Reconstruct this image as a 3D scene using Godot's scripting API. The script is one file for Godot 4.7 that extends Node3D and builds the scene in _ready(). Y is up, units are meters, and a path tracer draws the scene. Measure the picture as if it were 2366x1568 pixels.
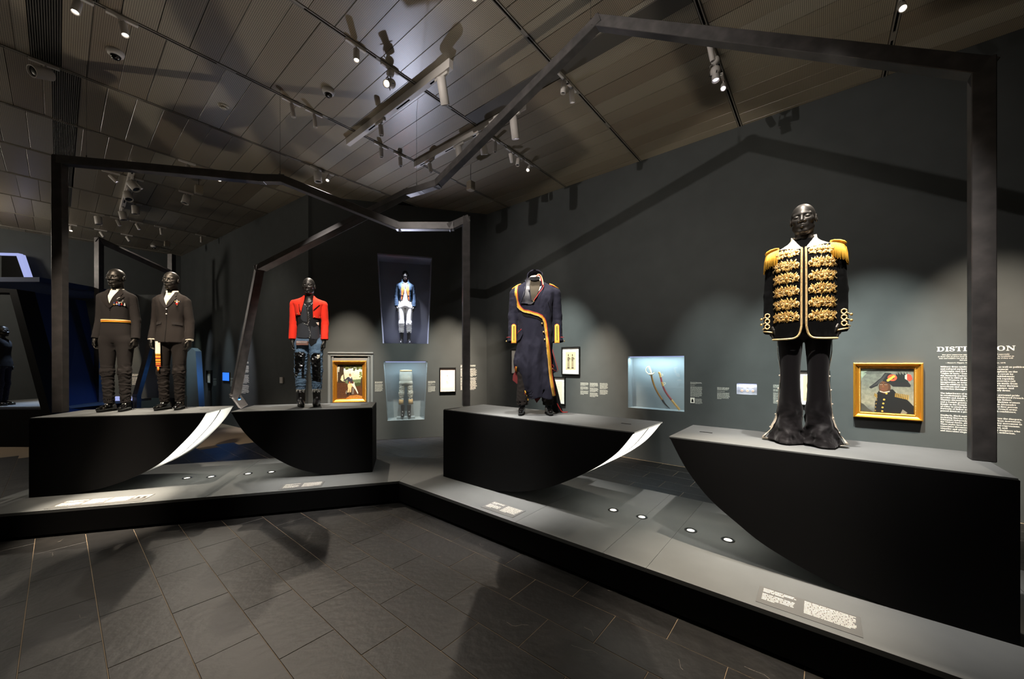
extends Node3D

# A museum gallery: dark painted walls, a slate floor, a low chevron platform with four keel-shaped
# pedestals, bent steel frames, dressed mannequins, cases and pictures. y is up, metres.

const CEIL := 5.41
const PLAT := 0.271
const TOP := 1.147
const WALL_X := 6.73
const B0 := Vector3(6.73, 0, -6.38)
const BD := Vector3(0.824, 0, 0.566)      # along the left arm of the platform and the diagonal wall
const BN := Vector3(-0.566, 0, 0.824)     # its normal, towards the room
const P1O := Vector3(-0.2, 0, -6.70)      # front left foot of the first pedestal
const TRACK_Z := [0.61, -0.98, -2.55, -4.12, -5.70, -7.30, -8.89, -10.48, -12.07, -13.66, -15.25, -16.84]

var M := {}
var used := {}
var rng := RandomNumberGenerator.new()
var noise := FastNoiseLite.new()

func _ready() -> void:
	rng.seed = 7
	noise.seed = 3
	noise.frequency = 1.0
	noise.noise_type = FastNoiseLite.TYPE_SIMPLEX
	make_camera()
	make_environment()
	make_lights()
	make_materials()
	make_room()
	make_ceiling()
	make_floor()
	make_platform()
	make_pedestals()
	make_frames()
	make_wall_things()
	make_lamps()
	make_back_gallery()
	make_mannequins()

# ---------------------------------------------------------------- camera, light
func make_camera() -> void:
	var cam := Camera3D.new()
	cam.name = "camera"
	cam.projection = Camera3D.PROJECTION_FRUSTUM
	cam.near = 0.05
	cam.far = 60.0
	cam.size = 0.05 * 1568.0 / 867.0
	cam.frustum_offset = Vector2(0.0, 0.05 * 54.0 / 867.0)
	cam.position = Vector3(0, 1.75, 0)
	cam.rotation_degrees = Vector3(0, -50.4, 0)
	add_child(cam)
	cam.current = true

func make_environment() -> void:
	var e := Environment.new()
	e.background_mode = Environment.BG_COLOR
	e.background_color = Color(0, 0, 0)
	e.tonemap_mode = Environment.TONE_MAPPER_LINEAR
	e.tonemap_exposure = 1.0
	e.sdfgi_enabled = true
	e.ssao_enabled = true
	e.ssil_enabled = true
	var w := WorldEnvironment.new()
	w.name = "world_environment"
	w.environment = e
	add_child(w)

func spot(called: String, at: Vector3, to: Vector3, energy: float, angle: float, col := Color(1, 0.95, 0.88), soft := 0.6, size := 0.03, parent: Node = self) -> SpotLight3D:
	var l := SpotLight3D.new()
	l.name = called
	l.light_color = col
	l.light_energy = energy
	l.spot_range = 30.0
	l.spot_attenuation = 2.0
	l.spot_angle = angle
	l.spot_angle_attenuation = soft
	l.light_size = size
	l.shadow_enabled = true
	var up := Vector3.UP if absf((to - at).normalized().y) < 0.98 else Vector3.RIGHT
	l.transform = Transform3D(Basis.looking_at(to - at, up), at)
	parent.add_child(l, true)
	return l

func omni(called: String, at: Vector3, energy: float, col := Color(1, 0.95, 0.88), size := 0.05) -> void:
	var l := OmniLight3D.new()
	l.name = called
	l.light_color = col
	l.light_energy = energy
	l.omni_range = 30.0
	l.omni_attenuation = 2.0
	l.light_size = size
	l.shadow_enabled = true
	l.position = at
	add_child(l, true)

func area(called: String, at: Vector3, to: Vector3, size: Vector2, energy: float, col := Color(0.9, 0.95, 1), up := Vector3.UP) -> void:
	var l := AreaLight3D.new()
	l.name = called
	l.light_color = col
	l.light_energy = energy
	l.area_size = size
	l.area_range = 20.0
	l.shadow_enabled = true
	l.transform = Transform3D(Basis.looking_at(to - at, up), at)
	add_child(l, true)

func bpt(s: float, y: float, off := 0.0) -> Vector3:   # a point on the diagonal wall, s metres left of its corner
	return B0 - BD * s + BN * off + Vector3(0, y, 0)

func make_lights() -> void:
	var warm := Color(1.0, 0.93, 0.84)
	var neutral := Color(1.0, 0.97, 0.94)
	# keys on the mannequins, from track heads behind and above the camera
	spot("key_light", Vector3(-1.1, 5.1, -4.12), Vector3(0.62, 2.3, -6.68), 34, 15, warm, 0.8)
	spot("key_light", Vector3(0.75, 5.1, -2.55), Vector3(2.2, 2.3, -5.5), 30, 11, neutral, 0.8)
	spot("key_light", Vector3(1.1, 5.1, -1.4), Vector3(3.57, 2.2, -2.6), 30, 14, neutral, 0.8)
	spot("key_light", Vector3(1.5, 5.1, 0.3), Vector3(3.57, 2.3, -0.12), 30, 19, neutral, 0.8)
	# steep lights straight down on the pedestal tops
	spot("top_light", Vector3(0.9, 5.1, -5.70), Vector3(0.75, 1.15, -6.3), 26, 13, warm, 1.0)
	spot("top_light", Vector3(2.3, 5.1, -5.2), Vector3(2.3, 1.15, -5.55), 20, 12, neutral, 1.0)
	spot("top_light", Vector3(3.2, 5.1, -2.55), Vector3(3.5, 1.15, -2.45), 22, 13, neutral, 1.0)
	spot("top_light", Vector3(3.1, 5.1, 0.0), Vector3(3.55, 1.15, 0.1), 26, 15, neutral, 1.0)
	# the wash that throws the steel frame's shadow on the long wall
	spot("wash_light", Vector3(0.05, 5.1, -2.56), Vector3(6.73, 2.9, -2.4), 9, 38, neutral, 0.5, 0.02)
	# pools of light on the walls
	var cool := Color(0.96, 1.0, 0.97)
	spot("picture_light", Vector3(4.7, 5.1, 0.2), Vector3(6.73, 1.15, 0.62), 58, 17, cool, 1.0)
	spot("picture_light", Vector3(4.9, 5.1, 1.5), Vector3(6.73, 1.15, 1.45), 62, 17, warm, 1.0)
	spot("picture_light", Vector3(4.9, 5.1, -4.12), Vector3(6.73, 1.45, -4.1), 46, 17, cool, 1.0)
	spot("picture_light", Vector3(5.0, 5.1, -3.2), Vector3(6.73, 0.95, -3.3), 64, 12, warm, 1.0)
	spot("picture_light", Vector3(4.8, 5.1, -1.3), Vector3(6.73, 1.0, -1.25), 22, 17, cool, 1.0)
	spot("picture_light", Vector3(4.8, 5.1, -0.3), Vector3(6.73, 1.1, -0.25), 34, 17, cool, 1.0)
	spot("picture_light", bpt(0.95, 5.1, 1.7), bpt(0.95, 1.25), 62, 14, warm, 1.0)
	spot("picture_light", bpt(0.35, 5.1, 1.7), bpt(0.38, 1.25), 36, 14, warm, 1.0)
	spot("picture_light", bpt(3.1, 5.1, 1.8), bpt(3.12, 1.25), 58, 15, warm, 1.0)
	spot("picture_light", bpt(1.9, 5.1, 1.7), bpt(1.9, 0.8), 24, 19, cool, 1.0)
	# labels along the platform
	spot("label_light", Vector3(0.3, 5.1, -5.5), Vector3(0.33, 0.27, -5.86), 110, 8, warm, 1.0)
	spot("label_light", Vector3(1.8, 5.1, -4.12), Vector3(1.93, 0.27, -4.75), 34, 10, neutral, 1.0)
	spot("label_light", Vector3(2.6, 5.1, -2.75), Vector3(2.85, 0.27, -2.75), 36, 11, neutral, 1.0)
	spot("label_light", Vector3(2.6, 5.1, -0.3), Vector3(2.9, 0.27, -0.45), 42, 12, warm, 1.0)
	# lamps at the far side, turned towards us: they rim the figures and throw their shadows on the floor
	spot("back_light", Vector3(1.98, 5.08, -8.89), Vector3(-0.1, 0.6, -5.0), 10, 20, warm, 0.6, 0.02)
	spot("back_light", Vector3(3.30, 5.08, -7.30), Vector3(1.5, 0.3, -3.9), 9, 20, warm, 0.6, 0.02)
	spot("back_light", Vector3(5.45, 5.08, -4.12), Vector3(2.2, 0.2, -2.6), 7, 22, warm, 0.6, 0.02)
	spot("back_light", Vector3(5.30, 5.08, 0.61), Vector3(2.4, 0.3, -0.2), 5, 20, warm, 0.6, 0.02)
	# the lamp let into the sill of the tall niche, which lights the ceiling before it
	spot("sill_light", bpt(1.9, 2.23, -0.06), Vector3(3.0, 5.41, -4.8), 7, 42, Color(0.88, 0.9, 1.0), 0.9, 0.04)
	# weak fill, added unseen for the gallery's lamps behind the camera and far off
	omni("gallery_fill", Vector3(-3.5, 4.2, -9.5), 2.2, Color(1, 0.95, 0.86), 0.3)
	omni("gallery_fill", Vector3(-2.5, 4.6, -14.5), 5.0, Color(1, 0.96, 0.9), 0.3)
	omni("gallery_fill", Vector3(-3.0, 4.7, 1.0), 0.6, Color(1, 0.93, 0.84), 0.3)

# ---------------------------------------------------------------- naming
func numbered(called: String) -> String:
	var n: int = used.get(called, 0)
	used[called] = n + 1
	return called if n == 0 else "%s_%03d" % [called, n]

func tag(o: Node, label: String, category: String, group := "") -> void:
	o.set_meta("label", label)
	o.set_meta("category", category)
	if group != "":
		o.set_meta("group", group)

func thing(called: String, label: String, category: String, at := Vector3.ZERO, turn := 0.0, group := "") -> Node3D:
	var o := Node3D.new()
	o.name = numbered(called)
	add_child(o, true)
	o.position = at
	o.rotation.y = turn
	tag(o, label, category, group)
	return o

func framed(called: String, label: String, category: String, tr: Transform3D, group := "") -> Node3D:
	var o := thing(called, label, category, Vector3.ZERO, 0.0, group)
	o.transform = tr
	return o

func struct_root(called: String) -> Node3D:
	var o := Node3D.new()
	o.name = called
	o.set_meta("kind", "structure")
	add_child(o, true)
	return o

func obj(called: String, mesh: Mesh, m: Material, parent: Node = null, at := Vector3.ZERO) -> MeshInstance3D:
	var o := MeshInstance3D.new()
	o.mesh = mesh
	o.material_override = m
	if parent == null or parent == self:
		o.name = numbered(called)
		add_child(o, true)
	else:
		o.name = called
		parent.add_child(o, true)
	o.position = at
	return o

func struct(called: String, mesh: Mesh, m: Material, parent: Node = null) -> MeshInstance3D:
	var o := obj(called, mesh, m, parent)
	if parent == null:
		o.set_meta("kind", "structure")
	return o

# ---------------------------------------------------------------- materials
func srgb(r: float, g: float, b: float) -> Color:
	return Color(r / 255.0, g / 255.0, b / 255.0)

func mat(key: String, col: Color, rough := 0.8, metal := 0.0, spec := 0.5) -> StandardMaterial3D:
	var m := StandardMaterial3D.new()
	m.resource_name = key
	m.albedo_color = col
	m.roughness = rough
	m.metallic = metal
	m.metallic_specular = spec
	M[key] = m
	return m

func noise_tex(freq: float, size: int, lo: Color, hi: Color, octaves := 4, kind := FastNoiseLite.TYPE_SIMPLEX_SMOOTH, sd := 1, mid := -1.0) -> NoiseTexture2D:
	var n := FastNoiseLite.new()
	n.noise_type = kind
	n.frequency = freq
	n.seed = sd
	n.fractal_octaves = octaves
	var t := NoiseTexture2D.new()
	t.width = size
	t.height = size
	t.seamless = true
	t.noise = n
	var g := Gradient.new()
	g.set_color(0, lo)
	g.set_color(1, hi)
	if mid >= 0.0:
		g.set_offset(0, mid)
	t.color_ramp = g
	return t

func with_tex(m: StandardMaterial3D, t: Texture2D, scale: float, world := true) -> void:
	m.albedo_texture = t
	m.uv1_triplanar = true
	m.uv1_world_triplanar = world
	m.uv1_scale = Vector3(scale, scale, scale)

func with_bump(m: StandardMaterial3D, t: Texture2D, depth: float) -> void:
	m.heightmap_enabled = true
	m.heightmap_texture = t
	m.heightmap_scale = depth

func glow(key: String, col: Color, energy: float) -> StandardMaterial3D:
	var m := mat(key, Color(0.05, 0.05, 0.05), 0.6)
	m.emission_enabled = true
	m.emission = col
	m.emission_energy_multiplier = energy
	return m

func make_materials() -> void:
	var paint := noise_tex(0.02, 256, Color(0.94, 0.94, 0.94), Color(1, 1, 1))
	with_tex(mat("wall", srgb(72, 75, 75), 0.85, 0.0, 0.35), paint, 0.5)
	with_tex(mat("plinth", srgb(110, 113, 113), 0.7, 0.0, 0.35), paint, 0.5)
	with_tex(mat("plinth_dark", srgb(20, 20, 21), 0.75, 0.0, 0.25), paint, 0.5)
	mat("black", srgb(12, 12, 12), 0.7, 0.0, 0.3)
	mat("groove", srgb(6, 6, 6), 0.95, 0.0, 0.1)
	with_tex(mat("niche", srgb(140, 141, 148), 0.8), paint, 0.5)
	with_tex(mat("case_teal", srgb(128, 140, 144), 0.75), paint, 0.5)
	with_tex(mat("blue_wall", srgb(30, 48, 84), 0.75), paint, 0.5)
	mat("moulding", srgb(110, 116, 118), 0.6)
	# ceiling panels, finely perforated: three tones of the same enamel
	var holes := Image.create(64, 64, false, Image.FORMAT_RGB8)
	holes.fill(Color.WHITE)
	for gy in 4:
		for gx in 4:
			for py in 16:
				for px in 16:
					var d := Vector2(px - 7.5, py - 7.5).length()
					if d < 4.4:
						holes.set_pixel(gx * 16 + px, gy * 16 + py, Color(0.35, 0.33, 0.3))
	var dots := ImageTexture.create_from_image(holes)
	var tones := [srgb(148, 138, 120), srgb(140, 129, 111), srgb(158, 150, 134), srgb(132, 119, 101)]
	for i in 4:
		var c := mat("ceiling_%d" % i, tones[i], 0.34, 0.0, 0.6)
		with_tex(c, dots, 15.0)
	mat("ceiling_back", srgb(20, 19, 17), 0.9)
	mat("ceiling_edge", srgb(120, 114, 104), 0.6)
	mat("vent_slat", srgb(66, 62, 55), 0.6)
	mat("fitting", srgb(188, 182, 176), 0.5)
	mat("fitting_dark", srgb(16, 16, 16), 0.35)
	mat("camera_dome", srgb(8, 8, 10), 0.08, 0.0, 0.7)
	glow("lens_on", Color(1.0, 0.96, 0.9), 9.0)
	glow("lens_dim", Color(0.95, 0.93, 1.0), 2.5)
	glow("uplight_lens", Color(1.0, 0.97, 0.9), 3.0)
	# slate
	var slate := noise_tex(0.012, 512, srgb(12, 12, 12), srgb(30, 29, 28), 5)
	var rough_t := noise_tex(0.03, 512, Color(0.25, 0.25, 0.25), Color(0.75, 0.75, 0.75), 5, FastNoiseLite.TYPE_SIMPLEX_SMOOTH, 9)
	for i in 3:
		var s := mat("slate_%d" % i, [Color(1, 1, 1), Color(0.84, 0.84, 0.86), Color(1.0, 0.97, 0.93)][i], 0.5, 0.0, 0.5)
		with_tex(s, slate, 0.8)
		with_bump(s, rough_t, 0.35)
	mat("vein", srgb(112, 106, 98), 0.7)
	mat("grout", srgb(128, 112, 92), 0.9)
	# steel frames
	var mill := noise_tex(0.02, 256, srgb(60, 58, 58), srgb(90, 86, 85), 4)
	var st := mat("steel", Color(1, 1, 1), 0.45, 0.4, 0.5)
	with_tex(st, mill, 1.2)
	mat("wire", srgb(90, 88, 86), 0.4, 0.8)
	mat("sticker_blue", srgb(40, 120, 200), 0.5)
	# writing and pictures
	mat("vinyl", srgb(235, 232, 222), 0.7)
	mat("vinyl_grey", srgb(178, 180, 172), 0.7)
	mat("label_plate", srgb(104, 105, 104), 0.45)
	mat("gilt", srgb(214, 150, 52), 0.36, 0.75, 0.5)
	mat("gilt_pale", srgb(236, 190, 110), 0.36, 0.75, 0.5)
	mat("frame_black", srgb(14, 13, 13), 0.4)
	mat("mat_board", srgb(240, 236, 226), 0.9)
	mat("mat_pink", srgb(236, 210, 196), 0.9)
	mat("paper", srgb(226, 205, 166), 0.9)
	var pane := mat("pane", Color(1, 1, 1, 0.03), 0.03)
	pane.transparency = BaseMaterial3D.TRANSPARENCY_ALPHA
	# bodies and clothes
	mat("skin", srgb(60, 57, 53), 0.45, 0.8, 0.5)
	mat("skin_pale", srgb(214, 206, 196), 0.6)
	cloth("wool_black", srgb(44, 41, 40), 0.1)
	cloth("wool_brown", srgb(41, 37, 35), 0.1)
	cloth("wool_navy", srgb(33, 33, 44), 0.15)
	cloth("wool_coat", srgb(38, 38, 49), 0.15)
	cloth("wool_red", srgb(226, 52, 34), 0.2)
	cloth("wool_orange", srgb(222, 88, 34), 0.2)
	cloth("cotton_white", srgb(236, 226, 206), 0.1)
	cloth("breeches_white", srgb(226, 222, 212), 0.1)
	cloth("breeches_grey", srgb(170, 168, 156), 0.1)
	cloth("buff", srgb(178, 148, 104), 0.1)
	cloth("jersey_black", srgb(30, 30, 31), 0.15)
	cloth("jersey_grey", srgb(52, 53, 56), 0.15)
	cloth("jacket_slate", srgb(38, 50, 62), 0.15)
	var vel := cloth("velvet", srgb(7, 7, 7), 0.06)
	vel.rim_tint = 0.3
	vel.metallic_specular = 0.2
	var velb := cloth("velvet_trousers", srgb(14, 11, 13), 0.3)
	velb.rim_tint = 0.2
	velb.roughness = 0.6
	mat("satin_white", srgb(240, 226, 206), 0.3, 0.0, 0.6)
	mat("satin_black", srgb(26, 24, 31), 0.5, 0.0, 0.5)
	cloth("cravat", srgb(66, 60, 50), 0.2)
	mat("patent", srgb(8, 8, 8), 0.12, 0.0, 0.7)
	mat("leather", srgb(18, 16, 15), 0.34, 0.0, 0.6)
	mat("vinyl_black", srgb(9, 9, 9), 0.16, 0.0, 0.8)
	mat("gold", srgb(214, 168, 92), 0.38, 0.6, 0.6)
	mat("gold_cord", srgb(226, 196, 140), 0.5, 0.25, 0.5)
	mat("gold_thread", srgb(232, 176, 60), 0.55, 0.2, 0.5)
	mat("brass", srgb(230, 200, 130), 0.32, 0.7, 0.6)
	mat("silver", srgb(214, 210, 204), 0.4, 0.5, 0.6)
	mat("red_piping", srgb(176, 40, 38), 0.7)
	mat("red_lining", srgb(96, 18, 20), 0.8)
	mat("ribbon_orange", srgb(226, 132, 30), 0.6)
	mat("ribbon_cream", srgb(240, 214, 160), 0.6)
	mat("ribbon_yellow", srgb(236, 176, 50), 0.7)
	mat("ribbon_red", srgb(190, 60, 30), 0.7)
	mat("enamel_red", srgb(190, 30, 26), 0.3)
	mat("enamel_blue", srgb(60, 70, 150), 0.3)
	mat("tan_leather", srgb(120, 84, 72), 0.5)
	mat("ivory", srgb(230, 216, 178), 0.35)
	mat("blade", srgb(166, 118, 52), 0.4, 0.5)
	mat("blade_dark", srgb(28, 26, 24), 0.3, 0.5)
	mat("scabbard_red", srgb(140, 46, 48), 0.6)
	var dn := noise_tex(0.04, 256, srgb(62, 84, 106), srgb(104, 128, 148), 5, FastNoiseLite.TYPE_SIMPLEX_SMOOTH, 5)
	var den := mat("denim", Color(1, 1, 1), 0.9)
	with_tex(den, dn, 5.0, false)
	mat("fray", srgb(206, 204, 190), 0.9)
	glow("screen_blue", Color(0.2, 0.5, 1.0), 1.1)
	glow("pale_glow", Color(0.72, 0.76, 1.0), 0.8)  # strip lamps, and light painted on the far opening's edge and a table top

func cloth(key: String, col: Color, sheen: float) -> StandardMaterial3D:
	var m := mat(key, col, 0.95, 0.0, 0.25)
	m.rim_enabled = true
	m.rim = sheen
	m.rim_tint = 0.6
	return m

# ---------------------------------------------------------------- shapes
func begin(smooth := false) -> SurfaceTool:
	var st := SurfaceTool.new()
	st.begin(Mesh.PRIMITIVE_TRIANGLES)
	st.set_smooth_group(0 if smooth else -1)
	return st

func done(st: SurfaceTool) -> ArrayMesh:
	st.generate_normals()
	return st.commit()

func tri(st: SurfaceTool, a: Vector3, b: Vector3, c: Vector3) -> void:
	st.add_vertex(a)
	st.add_vertex(b)
	st.add_vertex(c)

func quad(st: SurfaceTool, a: Vector3, b: Vector3, c: Vector3, d: Vector3) -> void:   # clockwise seen from the front
	tri(st, a, b, c)
	tri(st, a, c, d)

func uvquad(st: SurfaceTool, a: Vector3, b: Vector3, c: Vector3, d: Vector3) -> void:  # top left, top right, bottom right, bottom left
	var p := [a, b, c, a, c, d]
	var u := [Vector2(0, 0), Vector2(1, 0), Vector2(1, 1), Vector2(0, 0), Vector2(1, 1), Vector2(0, 1)]
	for i in 6:
		st.set_uv(u[i])
		st.add_vertex(p[i])

func add_box(st: SurfaceTool, lo: Vector3, hi: Vector3, tr := Transform3D(), ch := 0.0) -> void:
	# a box, its edges chamfered by ch
	var c := (lo + hi) / 2.0
	var h := (hi - lo) / 2.0
	var k := minf(ch, minf(h.x, minf(h.y, h.z)) * 0.9)
	var f := func(sx, sy, sz, ax):   # corner vertex that belongs to the face across axis ax
		var v := Vector3(sx * (h.x - (0.0 if ax == 0 else k)), sy * (h.y - (0.0 if ax == 1 else k)), sz * (h.z - (0.0 if ax == 2 else k)))
		return tr * (c + v)
	for s in [-1.0, 1.0]:
		var q := [[f.call(s, -1, -1, 0), f.call(s, 1, -1, 0), f.call(s, 1, 1, 0), f.call(s, -1, 1, 0)],
			[f.call(-1, s, -1, 1), f.call(-1, s, 1, 1), f.call(1, s, 1, 1), f.call(1, s, -1, 1)],
			[f.call(-1, -1, s, 2), f.call(1, -1, s, 2), f.call(1, 1, s, 2), f.call(-1, 1, s, 2)]]
		for w in q:
			if s > 0:
				quad(st, w[3], w[2], w[1], w[0])
			else:
				quad(st, w[0], w[1], w[2], w[3])
	if k > 0.0:
		for a in [-1.0, 1.0]:
			for b in [-1.0, 1.0]:
				var flip: bool = a * b < 0
				var es := [[f.call(a, b, -1, 0), f.call(a, b, 1, 0), f.call(a, b, 1, 1), f.call(a, b, -1, 1)],
					[f.call(-1, a, b, 1), f.call(1, a, b, 1), f.call(1, a, b, 2), f.call(-1, a, b, 2)],
					[f.call(a, -1, b, 2), f.call(a, 1, b, 2), f.call(a, 1, b, 0), f.call(a, -1, b, 0)]]
				for w in es:
					if flip:
						quad(st, w[3], w[2], w[1], w[0])
					else:
						quad(st, w[0], w[1], w[2], w[3])
				for z in [-1.0, 1.0]:
					if a * b * z > 0:
						tri(st, f.call(a, b, z, 2), f.call(a, b, z, 1), f.call(a, b, z, 0))
					else:
						tri(st, f.call(a, b, z, 0), f.call(a, b, z, 1), f.call(a, b, z, 2))

func box_mesh(size: Vector3, ch := 0.0) -> ArrayMesh:
	var st := begin()
	add_box(st, -size / 2.0, size / 2.0, Transform3D(), ch)
	return done(st)

func add_prism(st: SurfaceTool, poly: PackedVector2Array, tr: Transform3D, depth: float) -> void:
	# an outline in tr's XY plane, its front at z = 0 and its back at z = -depth
	var p := poly
	if Geometry2D.is_polygon_clockwise(p):
		p = p.duplicate()
		p.reverse()
	var idx := Geometry2D.triangulate_polygon(p)
	for i in range(0, idx.size(), 3):
		var a := p[idx[i]]
		var b := p[idx[i + 1]]
		var c := p[idx[i + 2]]
		if (b - a).cross(c - a) > 0:
			var t := b
			b = c
			c = t
		tri(st, tr * Vector3(a.x, a.y, 0), tr * Vector3(b.x, b.y, 0), tr * Vector3(c.x, c.y, 0))
		tri(st, tr * Vector3(a.x, a.y, -depth), tr * Vector3(c.x, c.y, -depth), tr * Vector3(b.x, b.y, -depth))
	for i in p.size():
		var a := p[i]
		var b := p[(i + 1) % p.size()]
		quad(st, tr * Vector3(a.x, a.y, 0), tr * Vector3(a.x, a.y, -depth), tr * Vector3(b.x, b.y, -depth), tr * Vector3(b.x, b.y, 0))

func add_tube(st: SurfaceTool, pts: Array, radii, seg := 8, flat := 1.0, up_hint := Vector3.UP) -> void:
	# a tube along points; radii a number or one per point; flat squashes it across the hint
	var n := pts.size()
	var rings := []
	for i in n:
		var p: Vector3 = pts[i]
		var t: Vector3 = (pts[mini(i + 1, n - 1)] - pts[maxi(i - 1, 0)]).normalized()
		var s := t.cross(up_hint)
		if s.length() < 0.05:
			s = t.cross(Vector3(0.3, 0.1, 0.95))
		s = s.normalized()
		var u := s.cross(t).normalized()
		var r: float = radii if typeof(radii) == TYPE_FLOAT else radii[i]
		var ring := PackedVector3Array()
		for k in seg:
			var a := TAU * k / seg
			ring.append(p + s * cos(a) * r + u * sin(a) * r * flat)
		rings.append(ring)
	for i in n - 1:
		for k in seg:
			var k2 := (k + 1) % seg
			quad(st, rings[i][k], rings[i][k2], rings[i + 1][k2], rings[i + 1][k])
	for k in range(1, seg - 1):
		tri(st, rings[0][0], rings[0][k + 1], rings[0][k])
		tri(st, rings[n - 1][0], rings[n - 1][k], rings[n - 1][k + 1])

func add_lathe(st: SurfaceTool, prof: Array, tr: Transform3D, seg := 20) -> void:
	# profile of Vector2(radius, height) turned about tr's Y axis
	for i in prof.size() - 1:
		for k in seg:
			var a := TAU * k / seg
			var b := TAU * (k + 1) / seg
			var p: Vector2 = prof[i]
			var q: Vector2 = prof[i + 1]
			var v0 := tr * Vector3(p.x * cos(a), p.y, p.x * sin(a))
			var v1 := tr * Vector3(p.x * cos(b), p.y, p.x * sin(b))
			var v2 := tr * Vector3(q.x * cos(b), q.y, q.x * sin(b))
			var v3 := tr * Vector3(q.x * cos(a), q.y, q.x * sin(a))
			if p.x > 1e-5:
				tri(st, v0, v1, v2)
			if q.x > 1e-5:
				tri(st, v0, v2, v3)

func lathe_mesh(prof: Array, seg := 20, smooth := true, tr := Transform3D()) -> ArrayMesh:
	var st := begin(smooth)
	add_lathe(st, prof, tr, seg)
	return done(st)

func basis_y(dir: Vector3) -> Basis:      # a basis whose Y axis is dir
	var y := dir.normalized()
	var x := y.cross(Vector3(0, 0, 1))
	if x.length() < 0.1:
		x = y.cross(Vector3(1, 0, 0))
	x = x.normalized()
	return Basis(x, y, x.cross(y))

func smooth_path(pts: Array, steps := 6) -> Array:   # Catmull-Rom through points
	var out := []
	for i in pts.size() - 1:
		var a = pts[maxi(i - 1, 0)]
		var b = pts[i]
		var c = pts[i + 1]
		var d = pts[mini(i + 2, pts.size() - 1)]
		for k in steps:
			var t := float(k) / steps
			out.append(b.cubic_interpolate(c, a, d, t))
	out.append(pts[-1])
	return out

func rail_frame(w: float, h: float, prof: Array, tr := Transform3D()) -> ArrayMesh:
	# a moulding swept round a w x h opening with mitred corners: profile of Vector2(distance outwards, height)
	var st := begin()
	var c := [Vector2(-1, 1), Vector2(1, 1), Vector2(1, -1), Vector2(-1, -1)]
	for i in prof.size() - 1:
		var p: Vector2 = prof[i]
		var q: Vector2 = prof[i + 1]
		for k in 4:
			var a: Vector2 = c[k]
			var b: Vector2 = c[(k + 1) % 4]
			var f := func(s: Vector2, r: Vector2): return tr * Vector3(s.x * (w / 2 + r.x), s.y * (h / 2 + r.x), r.y)
			quad(st, f.call(a, q), f.call(b, q), f.call(b, p), f.call(a, p))
	return done(st)

# ---------------------------------------------------------------- solids from distance fields
class Prof:
	# an upright body of elliptical sections: [y, half width, front depth, back depth, centre z, exponent] per key
	var y0 := 0.0
	var y1 := 1.0
	var a := PackedFloat32Array()
	var f := PackedFloat32Array()
	var b := PackedFloat32Array()
	var z := PackedFloat32Array()
	var n := 2.3
	const DY := 0.004
	func _init(keys: Array, power := 2.3) -> void:
		n = power
		y0 = keys[0][0]
		y1 = keys[-1][0]
		var y := y0
		var i := 0
		while y <= y1 + DY:
			while i < keys.size() - 2 and keys[i + 1][0] < y:
				i += 1
			var t: float = clampf((y - keys[i][0]) / (keys[i + 1][0] - keys[i][0]), 0.0, 1.0)
			var p: Array = keys[maxi(i - 1, 0)]
			var q: Array = keys[i]
			var r: Array = keys[i + 1]
			var s: Array = keys[mini(i + 2, keys.size() - 1)]
			var out := []
			for c in range(1, 5):
				out.append(cubic_interpolate_in_time(q[c], r[c], p[c], s[c], t, r[0] - q[0], minf(p[0] - q[0], -0.0001), maxf(s[0] - q[0], r[0] - q[0] + 0.0001)))
			a.append(out[0])
			f.append(out[1])
			b.append(out[2])
			z.append(out[3])
			y += DY
	func d(x: float, y: float, zz: float) -> float:
		var u := clampf((y - y0) / DY, 0.0, a.size() - 1.001)
		var i := int(u)
		var t := u - i
		var aa := lerpf(a[i], a[i + 1], t)
		var w := zz - lerpf(z[i], z[i + 1], t)
		var bb := lerpf(f[i], f[i + 1], t) if w > 0.0 else lerpf(b[i], b[i + 1], t)
		var q := pow(pow(absf(x) / aa, n) + pow(absf(w) / bb, n), 1.0 / n)
		return maxf((q - 1.0) * minf(aa, bb), maxf(y0 - y, y - y1))

func smin(a: float, b: float, k: float) -> float:
	var h := maxf(k - absf(a - b), 0.0) / k
	return minf(a, b) - h * h * k * 0.25

func cone_d(p: Vector3, a: Vector3, b: Vector3, ra: float, rb: float) -> float:   # tapered capsule
	var ab := b - a
	var t := clampf((p - a).dot(ab) / ab.length_squared(), 0.0, 1.0)
	return p.distance_to(a + ab * t) - lerpf(ra, rb, t)

func ell_d(p: Vector3, c: Vector3, r: Vector3) -> float:
	var q := (p - c) / r
	var k := q.length()
	return (k - 1.0) * minf(r.x, minf(r.y, r.z)) if k < 0.4 else k * (k - 1.0) / maxf((q / r).length(), 1e-6)

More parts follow.
